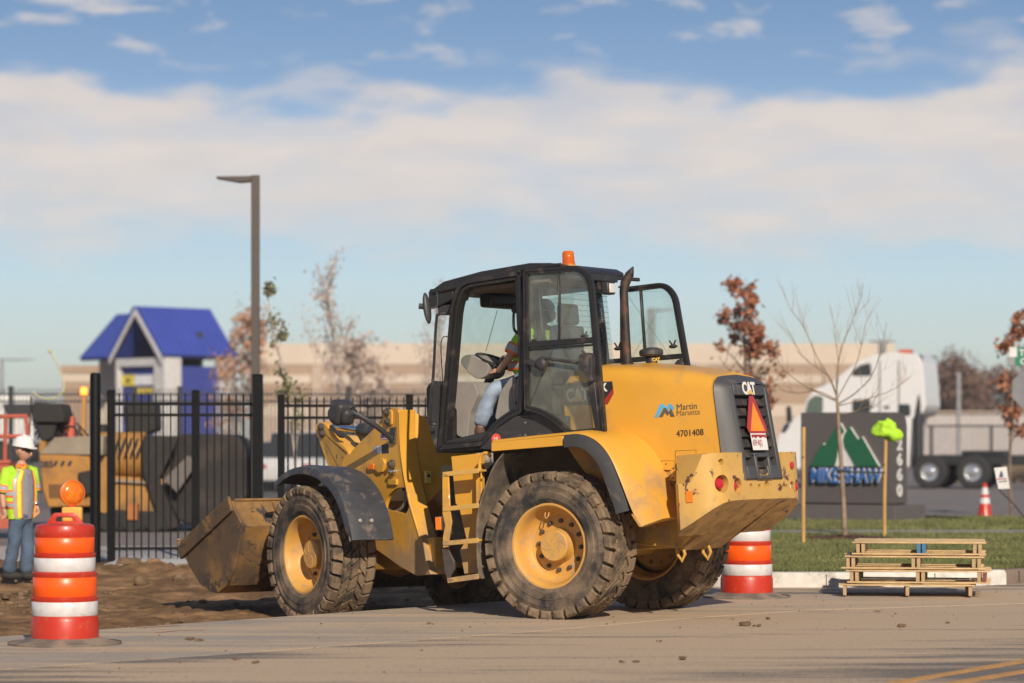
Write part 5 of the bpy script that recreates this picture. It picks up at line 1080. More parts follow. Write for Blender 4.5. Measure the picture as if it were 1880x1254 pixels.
# hoses
onF([(700, 936), (712, 940), (725, 940), (738, 932), (745, 918), (744, 900)], YT - .06, .018, 'hose', mat('hose_grey', (.2, .16, .12), .7), tower)
onF([(742, 897), (748, 905), (749, 920), (744, 935)], YT - .10, .028, 'coiled_hose', m_bk2, tower)
p_ = tp_(YT - .04, 708, 938); b = MB(); b.box(p_, (.12, .06, .05)); b.build('hose_fitting', m_dst, tower, bevel=.008)
# lift arms
for yy in (.34, -.34):
    b = MB(); b.prism(roundp([(-.70, 1.98), (-.55, 2.05), (.25, 1.70), (.85, 1.25), (1.25, .62), (1.45, .50), (1.42, .38), (1.1, .45), (.55, .95), (-.1, 1.35), (-.68, 1.78)], .05, 3), yy - .035, yy + .035); bld(b, 'lift_arm', m_y, 'F', bevel=.006)
# tilt lever and cylinder
b = MB(); lv_ = roundp(FS(.05, (587, 779), (596, 774), (606, 779), (614, 792), (624, 806), (640, 820), (649, 832), (640, 850), (640, 880), (622, 880), (612, 862), (603, 838), (594, 812), (586, 793)), .03, 3); b.prism(lv_, -.07, .10); lever = bld(b, 'tilt_lever', m_y, 'F', bevel=.012)
b = MB(); b.prism(inset(lv_, .05), .10, .101); b.build('lever_recess', m_yd, lever)
for u, v in ((592, 784), (594, 796)): p_ = tp_(.10, u, v); b = MB(); b.lathe([(.04, 0), (.04, .03), (.02, .05), (0, .05)], 14, p_, (0, 1, 0)); b.build('pin_boss', m_dst, lever)
b = MB(); b.prism(roundp(FS(-.1, (633, 798), (642, 800), (650, 815), (652, 832), (645, 835), (630, 815)), .03, 3), -.2, -.08); bld(b, 'knuckle', m_yw, 'F', bevel=.008)
q0, q1, q2 = tp_(0, 607, 783), tp_(0, 667, 790), tp_(0, 720, 798); b = MB(); b.cyl(q0, q1, .036, 18); rod = bld(b, 'tilt_cylinder_rod', m_steel, 'F'); b = MB(); b.lathe([(.075, -.02), (.08, .05), (.08, .12), (.075, .5)], 20, q1 - (q1 - q0).normalized() * .02, (q2 - q1)); b.cyl(q1, q2, .07, 18); b.build('cylinder_body', m_bk2, rod)
b = MB(); b.tube(smooth_path([tp_(.1, 608, 783), tp_(.12, 615, 790), tp_(.12, 625, 800), tp_(.1, 632, 800)], 4), .022, 8); bld(b, 'lever_hose', m_bk2, 'F')
# headlamp on its arm
hl = tp_(.90, 628, 757); b = MB(); b.box((0.0, 0, 0), (.20, .22, .235)); b.box((-.12, 0, .0), (.10, .15, .16)); b.xf(Matrix.Translation(hl) @ Matrix.Rotation(rad(-25), 4, 'Y')); lampo = bld(b, 'headlamp', m_bk2, 'F', bevel=.05, seg=4, angle=60)
b = MB(); ld = Vector((1, 0, -.25)).normalized(); b.lathe([(.098, .05), (.098, .112), (.08, .125), (0, .13)], 20, hl, ld); b.build('lens', m_lens, lampo); b = MB(); b.lathe([(.106, .03), (.108, .105), (.098, .107)], 20, hl, ld); b.build('lens_rim', m_bk, lampo)
b = MB(); b.sphere(tp_(.9, 619, 769), (.03, .05, .035), 10); b.build('indicator_lens', m_lens, lampo)
b = MB(); b.tube(smooth_path([hl + Vector((-.05, 0, -.02)), tp_(.86, 650, 758), tp_(.66, 690, 782), tp_(.50, 716, 803), tp_(.47, 722, 806)], 4), .028, 10); b.prism(FS(.47, (716, 786), (725, 784), (725, 814), (716, 815)), .455, .475); b.build('lamp_arm', m_bk2, lampo)
b = MB(); b.tube(smooth_path([tp_(.88, 642, 752), tp_(.88, 650, 748), tp_(.86, 655, 754), tp_(.84, 650, 760)], 4), .006, 5); b.build('lamp_cable', m_bk, lampo)
fm = thing  # mirrored lamp on the far side
b = MB(); hl2 = Vector((hl.x, -hl.y, hl.z)); b.sphere(hl2, (.13, .11, .12), 14); b.tube([hl2, Vector((-.78, -.5, 1.83))], .028, 8); bld(b, 'headlamp', m_bk2, 'F')
# front fenders
fp_ = smooth_path([Vector((a, 0, c)) for a, c in ((.50, 1.40), (.30, 1.485), (.05, 1.53), (-.22, 1.515), (-.50, 1.43), (-.73, 1.28), (-.88, 1.08), (-.96, .88), (-.98, .79))], 5); N = len(fp_)
for sg in (1, -1):
    vs = []
    for i, p_ in enumerate(fp_):
        d_ = (fp_[min(i + 1, N - 1)] - fp_[max(i - 1, 0)]).normalized(); nn = Vector((d_.z, 0, -d_.x)); nn = nn if (nn.z > 0 or nn.x < 0) else -nn
        if nn.z < 0 and nn.x > 0: nn = -nn
        wd = 1.17 - .05 * max(0, (i / N - .8)) * 5
        for y_, o_ in ((.66, .0), (.67, .03), (1.05, .05), (1.15, .03), (wd, -.015), (wd, -.04), (1.15, -.02), (1.04, .02), (.66, -.02)): vs.append((p_.x + nn.x * o_, sg * y_, p_.z + nn.z * o_))
    b = MB(); b.add(vs, [(i * 9 + k, i * 9 + (k + 1) % 9, (i + 1) * 9 + (k + 1) % 9, (i + 1) * 9 + k) for i in range(N - 1) for k in range(9)] + [tuple(range(9))[::-1], tuple((N - 1) * 9 + k for k in range(9))]); ff = bld(b, 'front_fender', m_fen, 'F', angle=50)
    if sg > 0:
        for u, v in ((661, 956), (682, 956)):
            p_ = FF.at(u, v, 0, -.985); b = MB(); b.lathe([(.022, 0), (.02, .01), (.008, .018), (0, .018)], 12, p_, (-1, 0, .1)); b.build('fender_bolt', m_label if False else mat('bolt_grey', (.3, .28, .25), .5), ff)
# bucket
YB = 1.27
sec_px = [(430, 919), (434, 936), (450, 966), (443, 1000), (433, 1045), (420, 1075), (404, 1089), (388, 1086), (372, 1073), (352, 1040), (337, 1008)]
sec = FS(YB, *sec_px); b = MB(); vs = []; n = len(sec)
insd = inset(sec, .03)
for y_ in (-YB, YB): vs += [(x_, y_, z_) for x_, z_ in sec] + [(x_, y_, z_) for x_, z_ in insd]
fs = []
for i in range(n - 1): fs += [(i, i + 1, 2 * n + i + 1, 2 * n + i), (n + i, 3 * n + i, 3 * n + i + 1, n + i + 1)]
fs += [(0, 2 * n, 3 * n, n), (n - 1, 2 * n - 1, 4 * n - 1, 3 * n - 1)]
b.add(vs, fs); bk = bld(b, 'bucket', m_bucket, 'F', angle=20)
for sg in (1, -1):
    b = MB(); b.prism(sec, sg * (YB - .0), sg * (YB + .03)); b.build('side_plate', m_bucket, bk, bevel=.004, seg=1)
    T_, tip_ = Vector((sec[0][0], 0, sec[0][1])), Vector((sec[-1][0], 0, sec[-1][1])); b = MB(); b.bar(T_ + Vector((0, sg * (YB + .045), -.03)), tip_ + Vector((0, sg * (YB + .045), -.03)), .035, .17, up=(-.6, 0, .8)); b.build('side_cutter', m_bucket, bk, bevel=.006)
b = MB(); t_, t2_ = sec[0], sec[-1]; b.bb((t_[0] - .02, -YB, t_[1] - .005), (t_[0] + .02, YB, t_[1] + .02)); b.build('spill_edge', m_bucket, bk, bevel=.004, seg=1)
b = MB(); b.bar((t2_[0], -YB - .03, t2_[1]), (t2_[0], YB + .03, t2_[1]), .22, .035, up=(-.7, 0, .7)); b.build('cutting_edge', m_dst, bk)
for yy in (.82, .35, -.35, -.82): a_, c_ = sec[0], sec[2]; b = MB(); b.prism([(a_[0], a_[1] - .02), (a_[0] - .03, a_[1] - .03), (c_[0] - .02, c_[1]), (c_[0] + .03, c_[1] + .03)], yy - .012, yy + .012); b.build('gusset', m_bucket, bk)
b = MB(); random.seed(21)
for k in range(26):
    f = random.random(); q = Vector((tip_.x, YB + .03, tip_.z)) + Vector((random.gauss(.0, .03), random.uniform(-.25, .03), random.gauss(.03, .05))) ; r = random.uniform(.03, .075); m2 = rock_mesh(r, k + 40, 8); m2.xf(Matrix.Translation(q)); b.add(m2.v, m2.f)
for k in range(40):
    y_ = random.uniform(-YB, YB * .98); m2 = rock_mesh(random.uniform(.02, .05), k + 90, 6); m2.xf(Matrix.Translation(Vector((t_[0] + .06, y_, t_[1] - .03)))); b.add(m2.v, m2.f)
b.build('caked_mud', m_mud, bk, kind='stuff')
b = MB(); b.prism([(sec[2][0] + .04, sec[2][1] - .02), (sec[0][0] + .1, sec[0][1] - .12), (tip_.x - .25, tip_.z + .0), (tip_.x - .2, tip_.z - .1), (sec[7][0], sec[7][1] + .05)], -YB + .02, YB - .02); b.jitter(.02, 4); b.build('dirt_load', m_mud, bk)

# ================================================================ PEOPLE
m_skin = mat('skin', (.50, .27, .18), .55, var=.08, vs=20); m_jean = mat('faded_jeans', (.27, .335, .43), .9, var=.25, vs=9, bump=.3, bs=14); m_jean2 = mat('worn_jeans', (.075, .11, .17), .9, var=.35, vs=6, bump=.4, bs=12, dirt=((.2, .17, .13), .32, 5))
m_lime = mat('lime_fabric', (.42, .72, .03), .75, var=.15, vs=9, bump=.3, bs=15); m_hvo = mat('hi_vis_orange', (.85, .16, .03), .7); m_silver = mat('reflective_tape', (.38, .38, .38), .35, var=.1); m_shirt = mat('grey_shirt', (.26, .26, .28), .9, var=.15, vs=8, bump=.3, bs=12)
m_boot = mat('brown_leather', (.10, .05, .03), .7, var=.3, vs=12); m_boot2 = mat('dark_boots', (.03, .025, .02), .8); m_hat = mat('hard_hat_white', (.72, .70, .66), .3, var=.05, dirt=((.3, .25, .2), .25, 20)); m_capd = mat('dark_cap', (.03, .026, .024), .8)
def skin_mesh(vr, ed, sub=2):
    """vr: [(pos, radius)], ed: edges; returns an evaluated skinned mesh"""
    me = bpy.data.meshes.new('skin_tmp'); me.from_pydata([tuple(p_) for p_, r in vr], ed, []); o = bpy.data.objects.new('skin_tmp', me); COL.objects.link(o)
    bm = bmesh.new(); bm.from_mesh(me); ly = bm.verts.layers.skin.verify()
    for i, v in enumerate(bm.verts): v[ly].radius = (vr[i][1][0], vr[i][1][1]) if isinstance(vr[i][1], tuple) else (vr[i][1], vr[i][1]); v[ly].use_root = (i == 0)
    bm.to_mesh(me); bm.free(); o.modifiers.new('s', 'SKIN').use_smooth_shade = True; sb = o.modifiers.new('u', 'SUBSURF'); sb.levels = sub; sb.render_levels = sub
    bpy.context.view_layer.update(); r = bpy.data.meshes.new_from_object(o.evaluated_get(bpy.context.evaluated_depsgraph_get())); bpy.data.objects.remove(o); return r
def me_add(b, me, mi=0): return b.add([v.co.copy() for v in me.vertices], [tuple(p_.vertices) for p_ in me.polygons], mi)
def head_mb(b, c, R3, s=1.0):
    """head centred at c; R3 turns +x to where the face looks"""
    h = MB(); n = 20; h.sphere((0, 0, 0), (.098 * s, .077 * s, .122 * s), n)
    vs = []
    for v in h.v:
        x_, y_, z_ = v
        if z_ < -.02 * s: k = min(1, (-z_ - .02 * s) / (.10 * s)); y_ *= 1 - .35 * k; x_ = x_ * (1 - .25 * k) + .022 * s * k
        if x_ > .06 * s and abs(z_ - .012 * s) < .02 * s and .015 * s < abs(y_) < .05 * s: x_ -= .012 * s
        vs.append((x_, y_, z_))
    h.v = vs; nose = [Vector((.088, 0, .02)) * s, Vector((.112, 0, -.012)) * s, Vector((.118, 0, -.028)) * s, Vector((.092, 0, -.040)) * s]; h.tube(nose, [.010 * s, .014 * s, .017 * s, .012 * s], 8)
    h.tube([Vector((.090, -.026, -.062)) * s, Vector((.102, 0, -.060)) * s, Vector((.090, .026, -.062)) * s], .007 * s, 6)
    for sg in (1, -1): h.sphere((-.002 * s, sg * .078 * s, -.005 * s), (.020 * s, .010 * s, .034 * s), 8)
    M_ = Matrix.Translation(c) @ R3.to_4x4(); b.add([M_ @ Vector(v) for v in h.v], h.f); return M_
def hand_mb(b, w0, d, n_, s=1.0, curl=.6):
    """palm from wrist w0 along d; n_ = palm normal; five separate curled fingers"""
    d = Vector(d).normalized(); n_ = Vector(n_); n_ = (n_ - d * n_.dot(d)).normalized(); sd = d.cross(n_)
    c = w0 + d * .045 * s; R_ = Matrix((d, sd, n_)).transposed().to_4x4(); h = MB(); h.sphere((0, 0, 0), (.055 * s, .042 * s, .018 * s), 10); b.add([Matrix.Translation(c) @ R_ @ Vector(v) for v in h.v], h.f)
    for k, (o_, L_) in enumerate(((.030, .068), (.010, .078), (-.010, .072), (-.030, .058))):
        p_ = w0 + d * .085 * s + sd * o_ * s; pts_ = [p_ - d * .02 * s]; dd = d.copy(); 
        for j in range(3): dd = (dd + n_ * curl * (.4 + .5 * j)).normalized(); pts_.append(pts_[-1] + dd * L_ * s / 2.6)
        b.tube(pts_, [.0095 * s, .0095 * s, .0085 * s, .007 * s], 6)
    t0 = w0 + d * .03 * s + sd * .035 * s; b.tube([t0, t0 + (sd * .8 + d * .6).normalized() * .035 * s, t0 + (sd * .6 + d).normalized() * .062 * s + n_ * .015 * s], [.013 * s, .011 * s, .009 * s], 6)
def shell(rings, a0, a1, th, n=22):
    """partial tube: rings = (centre, rx vec, ry vec); angles a0..a1 measured from rx"""
    b = MB(); vs = []
    for c, ux, uy in rings:
        for t in (0, th):
            for k in range(n + 1):
                a = a0 + (a1 - a0) * k / n; q = ux * math.cos(a) + uy * math.sin(a); vs.append(c + q * (1 + t / max(q.length, .01)))
    m_ = 2 * (n + 1); R_ = len(rings); fs = []
    for i in range(R_ - 1):
        for k in range(n): fs += [(i * m_ + k, (i + 1) * m_ + k, (i + 1) * m_ + k + 1, i * m_ + k + 1), (i * m_ + n + 1 + k, i * m_ + n + 2 + k, (i + 1) * m_ + n + 2 + k, (i + 1) * m_ + n + 1 + k)]
        for k in (0, n): fs.append((i * m_ + k, i * m_ + n + 1 + k, (i + 1) * m_ + n + 1 + k, (i + 1) * m_ + k))
    for i in (0, R_ - 1):
        for k in range(n): fs.append((i * m_ + k, i * m_ + k + 1, i * m_ + n + 2 + k, i * m_ + n + 1 + k))
    b.add(vs, fs); return b

# --- worker by the gate
DW = 34.1; gz = dirt_z(xu(36, DW), DW); wk = thing('person', 'worker in white hard hat and lime vest walking beside the left drum', 'person', (xu(36, DW), DW, gz)); wi = wk.matrix_basis.inverted()
def wp(u, v, d=0.0): return wi @ P(u, v, DW + d)
fa = rad(-38); fw = Vector((math.cos(fa), math.sin(fa), 0)); lf = Vector((-fw.y, fw.x, 0))   # facing right and toward the road
jt_ = dict(pel=wp(38, 946), ch=wp(37, 885), nk=wp(38, 858), hd=wp(41, 843), rs=wp(14, 868, -.10), re=wp(4, 907, -.12), rw=wp(7, 934, -.20), ls=wp(57, 866, .14), le=wp(62, 905, .12), lw=wp(66, 928, .03),
           rh=wp(29, 952, -.06), rk=wp(25, 1004, -.08), ra=wp(15, 1050, -.03), lh=wp(47, 952, .07), lk=wp(51, 1002, .02), la=wp(47, 1050, .05))
names = list(jt_); ix = {k: i for i, k in enumerate(names)}
rr_ = dict(pel=(.13, .10), ch=(.15, .11), nk=.070, hd=.066, rs=.062, re=.043, rw=.030, ls=.062, le=.043, lw=.030, rh=.09, rk=.062, ra=.042, lh=.09, lk=.062, la=.042)
ed = [('pel', 'ch'), ('ch', 'nk'), ('nk', 'hd'), ('ch', 'rs'), ('rs', 're'), ('re', 'rw'), ('ch', 'ls'), ('ls', 'le'), ('le', 'lw'), ('pel', 'rh'), ('rh', 'rk'), ('rk', 'ra'), ('pel', 'lh'), ('lh', 'lk'), ('lk', 'la')]
me = skin_mesh([(jt_[k], rr_[k]) for k in names], [(ix[a], ix[c]) for a, c in ed]); b = MB(); me_add(b, me)
hc = wp(42, 828); R3 = Matrix.Rotation(rad(-18), 3, 'Z') @ Matrix.Rotation(rad(8), 3, 'Y'); HM = head_mb(b, hc, R3, 1.0)
hand_mb(b, jt_['rw'], Vector((.15, -.1, -1)), -lf, 1.0); hand_mb(b, jt_['lw'], Vector((.25, 0, -1)), lf * -1, 1.0)
b.build('body', m_skin, wk, angle=80)
b = MB(); h = MB(); h.lathe([(.0, .135), (.05, .13), (.09, .108), (.118, .06), (.128, .01), (.130, .0), (.118, .0)], 28, cap=False); h.v = [(v[0] * 1.08, v[1] * .96, v[2]) for v in h.v]
h.tube([(-.12, 0, .02), (-.08, 0, .105), (0, 0, .14), (.08, 0, .11), (.12, 0, .03)], .012, 6); vis = [(.10 + .065 * math.cos(a), .115 * math.sin(a), .002 - .012 * math.cos(a)) for a in [k * math.pi / 12 - math.pi / 2 for k in range(13)]]; k = len(h.v); h.v += vis + [(x_, y_, z_ + .008) for x_, y_, z_ in vis]; h.f += [tuple(range(k, k + 13))[::-1], tuple(range(k + 13, k + 26))] + [(k + i, k + i + 1, k + 14 + i, k + 13 + i) for i in range(12)]; h.mi = [0] * len(h.f)
Mh = HM @ Matrix.Translation((0, 0, .052)); b.add([Mh @ Vector(v) for v in h.v], h.f); hat = b.build('hard_hat', m_hat, wk, angle=50)
b = MB(); b.add([Mh @ Vector(v) for v in ((.135, -.018, .062), (.135, .018, .062), (.128, .0, .088))], [(0, 1, 2)]); b.build('hat_logo', m_black, hat)
g = MB(); g.tube([(.02, -.082, .018), (.085, -.06, .020), (.106, -.03, .016), (.108, 0, .018), (.106, .03, .016), (.085, .06, .020), (.02, .082, .018)], [.005, .012, .017, .010, .017, .012, .005], 8); g.xf(HM); g.build('sunglasses', mat('dark_lenses', (.01, .01, .012), .1), wk)
nkp = MB(); nkp.lathe([(.062, -.05), (.085, -.02), (.078, .015), (.062, .03)], 16, jt_['nk'] + Vector((.01, 0, .01)), cap=False); nkp.build('neckerchief', mat('neck_yellow', (.70, .40, .03), .8, chips=((.6, .1, .02), .5, 18)), wk, angle=60)
# jeans, boots
me = skin_mesh([(wp(38, 938), (.150, .118)), (wp(38, 948), (.155, .12)), (jt_['rh'], .105), (jt_['rk'], .082), (wp(15, 1054, -.03), .088), (jt_['lh'], .105), (jt_['lk'], .082), (wp(47, 1054, .05), .088)], [(0, 1), (1, 2), (2, 3), (3, 4), (1, 5), (5, 6), (6, 7)]); b = MB(); me_add(b, me); b.jitter(.014, 9); b.jitter(.007, 26); b.build('jeans', m_jean2, wk, angle=80)
for k, s_ in (('ra', -1), ('la', 1)):
    p_ = jt_[k]; b = MB(); b.sphere(p_ + Vector((.05, -.02, -.045)), (.14, .055, .05), 14); b.sphere(p_, (.07, .06, .10), 12); b.build('boot', m_boot2, wk, angle=60)
def torso(k0, z0, z1, g=1.0, n=9):
    rs = []
    for i in range(n):
        t = i / (n - 1); c = wp(38, 952).lerp(wp(38, 862), t); w_ = (.158 + .03 * math.sin(t * 2.6)) * (1 if t < .85 else 1 - (t - .85) * 2.6); d_ = .118 + .012 * math.sin(t * 3); rs.append((c, fw * d_ * g, lf * w_ * g))
    return rs
sh_ = shell(torso(0, 0, 0, 1.0), 0, 2 * math.pi, .004); sh_.jitter(.008, 10); sh_.build('shirt', m_shirt, wk, angle=80)
vr_ = torso(0, 0, 0, 1.10, 11); v_ = shell(vr_, rad(34), rad(326), .008, 30); v_.jitter(.008, 9); vest = v_.build('vest', m_lime, wk, angle=80)
def band(i0, f0, f1, a0, a1, m, g_=1.0, nm='tape'):
    rs = []
    for f in (f0, (f0 + f1) / 2, f1):
        c = wp(38, 952).lerp(wp(38, 862), f); w_ = (.158 + .03 * math.sin(f * 2.6)) * (1 if f < .85 else 1 - (f - .85) * 2.6); d_ = .118 + .012 * math.sin(f * 3); rs.append((c, fw * d_ * 1.10 * g_, lf * w_ * 1.10 * g_))
    q = shell(rs, a0, a1, .006, 24); q.jitter(.008, 9); q.build(nm, m, vest, angle=80)
for f0 in (.20, .44): band(0, f0, f0 + .15, rad(34), rad(326), m_hvo, 1.05, 'orange_trim'); band(0, f0 + .035, f0 + .115, rad(34), rad(326), m_silver, 1.075)
for sg in (1, -1):
    for a0, a1, m, g_, nm in ((26, 60, m_hvo, 1.06, 'orange_trim'), (30, 44, mat('tape_yellow', (.75, .65, .04), .6), 1.08, 'yellow_trim'), (46, 57, m_silver, 1.085, 'tape')):
        rs = []
        for f in (.02, .25, .5, .75, .98):
            c = wp(38, 952).lerp(wp(38, 862), f); w_ = (.158 + .03 * math.sin(f * 2.6)) * (1 if f < .85 else 1 - (f - .85) * 2.6); d_ = .118 + .012 * math.sin(f * 3); rs.append((c, fw * d_ * 1.1 * g_, lf * w_ * 1.1 * g_))
        q = shell(rs, sg * rad(a0), sg * rad(a1), .006, 6); q.jitter(.008, 9); q.build(nm, m, vest, angle=80)
for s_, e_ in (('rs', 're'), ('ls', 'le')):
    a_, c_ = jt_[s_], jt_[e_]; q = a_.lerp(c_, .92); b = MB(); b.tube([a_ + (Vector((0, 0, .0)) + (jt_['ch'] - a_) * .35) + Vector((0, 0, .05)), a_ + Vector((0, 0, .012)), a_.lerp(c_, .4), q], [.075, .082, .083, .090], 16); b.jitter(.008, 14); sl_ = b.build('sleeve', m_lime, wk, angle=80)
    b = MB(); b.tube([a_.lerp(c_, .58), a_.lerp(c_, .90)], [.088, .0925], 16, caps=False); b.build('orange_trim', m_hvo, sl_, angle=80); b = MB(); b.tube([a_.lerp(c_, .64), a_.lerp(c_, .82)], [.0915, .094], 16, caps=False); b.build('tape', m_silver, sl_, angle=80)
b = MB(); b.lathe([(.034, -.015), (.037, -.01), (.037, .01), (.034, .015)], 14, jt_['lw'] + Vector((0, 0, .02)), cap=False); b.build('wristwatch', m_steel, wk)

# --- driver in the cab, in the loader's rear frame
dv = thing('person', 'loader driver in lime shirt and faded jeans gripping the steering wheel', 'person', RF.M @ Vector((.62, .0, 2.2))); dM = dv.matrix_basis.inverted() @ RF.M
J = dict(pel=SP(0, 966, 704), ch=SP(0, 976, 640), nk=SP(0, 993, 600), hd=SP(0, 999, 586), ls=SP(.22, 964, 606), le=SP(.32, 936, 656), lw=SP(.18, 914, 682), rs=SP(-.2, 1010, 612), re=Vector((.90, -.28, 2.52)), rw=Vector((1.10, -.15, 2.55)),
         lh=SP(.12, 955, 704), lk=SP(.22, 903, 716), la=SP(.24, 880, 790), rh=Vector((.70, -.11, 2.30)), rk=Vector((1.15, -.16, 2.24)), ra=Vector((1.28, -.16, 1.84)))
R2 = dict(pel=(.14, .11), ch=(.16, .12), nk=.06, hd=.055, ls=.06, le=.042, lw=.03, rs=.06, re=.042, rw=.03, lh=.09, lk=.062, la=.045, rh=.09, rk=.062, ra=.045)
nm_ = list(J); i2 = {k: i for i, k in enumerate(nm_)}; ed2 = [('pel', 'ch'), ('ch', 'nk'), ('nk', 'hd'), ('ch', 'rs'), ('rs', 're'), ('re', 'rw'), ('ch', 'ls'), ('ls', 'le'), ('le', 'lw'), ('pel', 'rh'), ('rh', 'rk'), ('rk', 'ra'), ('pel', 'lh'), ('lh', 'lk'), ('lk', 'la')]
def dvb(b, name, m, par=None, **k): return b.build(name, m, par or dv, dM if par is None else None, **k)
me = skin_mesh([(J[k], R2[k]) for k in nm_], [(i2[a], i2[c]) for a, c in ed2]); b = MB(); me_add(b, me); hc = SP(0, 1000, 574); HM = head_mb(b, hc, Matrix.Rotation(rad(5), 3, 'Y'), 1.0)
hand_mb(b, J['lw'], (sw - J['lw']).normalized() * .7 + Vector((.4, 0, 0)), Vector((-.3, -.3, -1)), 1.0, .8); hand_mb(b, J['rw'], Vector((.6, .5, .0)), Vector((0, .2, -1)), 1.0, .8); dvb(b, 'body', m_skin, angle=80)
b = MB(); h = MB(); h.sphere((0, 0, .03), (.112, .092, .11), 18); h.v = [v if v[2] > .02 else (v[0], v[1], .02) for v in h.v]; h.sphere((-.03, 0, -.03), (.085, .082, .075), 12)
vis = [(.09 + .075 * math.cos(a), .08 * math.sin(a), .035 - .01 * math.cos(a)) for a in [k * math.pi / 10 - math.pi / 2 for k in range(11)]]; k = len(h.v); h.v += vis + [(x_, y_, z_ + .008) for x_, y_, z_ in vis]; h.f += [tuple(range(k, k + 11))[::-1], tuple(range(k + 11, k + 22))] + [(k + i, k + i + 1, k + 12 + i, k + 11 + i) for i in range(10)]; h.mi = [0] * len(h.f)
h.xf(HM); dvb(h, 'cap', m_capd, angle=50)
me = skin_mesh([(SP(0, 964, 700), .145), (SP(0, 968, 662), .165), (SP(0, 978, 625), .170), (SP(0, 993, 600), .08), (J['ls'], .080), (J['ls'].lerp(J['le'], .9), .072), (J['rs'], .080), (J['rs'].lerp(J['re'], .9), .072)], [(0, 1), (1, 2), (2, 3), (2, 4), (4, 5), (2, 6), (6, 7)]); b = MB(); me_add(b, me); b.jitter(.008, 12); sht = dvb(b, 'shirt', m_lime, angle=80)
a_, c_ = J['ls'], J['le']; b = MB(); b.tube([a_.lerp(c_, .56), a_.lerp(c_, .90)], [.083, .078], 16, caps=False); b.build('orange_trim', m_hvo, sht, angle=80); b = MB(); b.tube([a_.lerp(c_, .62), a_.lerp(c_, .82)], [.0865, .083], 16, caps=False); b.build('tape', m_silver, sht, angle=80)
b = MB(); b.lathe([(.166, 2.395), (.170, 2.40), (.170, 2.475), (.166, 2.48)], 24, (SP(0, 965, 690).x, 0, 0), cap=False); b.build('orange_trim', m_hvo, sht, angle=80); b = MB(); b.lathe([(.172, 2.415), (.173, 2.42), (.173, 2.455), (.172, 2.46)], 24, (SP(0, 965, 690).x, 0, 0), cap=False); b.build('tape', m_silver, sht, angle=80)
me = skin_mesh([(SP(0, 964, 700), .14), (J['pel'] + Vector((.02, 0, -.04)), (.155, .12)), (J['lh'], .110), (J['lk'], .092), (J['la'] + Vector((0, 0, .02)), .080), (J['rh'], .100), (J['rk'], .082), (J['ra'], .07)], [(0, 1), (1, 2), (2, 3), (3, 4), (1, 5), (5, 6), (6, 7)]); b = MB(); me_add(b, me); b.jitter(.016, 9); b.jitter(.007, 28); dvb(b, 'jeans', m_jean, angle=80)
for k in ('la', 'ra'):
    p_ = J[k]; b = MB(); b.sphere(p_ + Vector((.08, 0, -.055)), (.13, .05, .045), 14); b.sphere(p_ + Vector((0, 0, -.01)), (.06, .055, .07), 12); b.bb(p_ + Vector((-.06, -.045, -.10)), p_ + Vector((.18, .045, -.08))); dvb(b, 'boot', m_boot, angle=60)

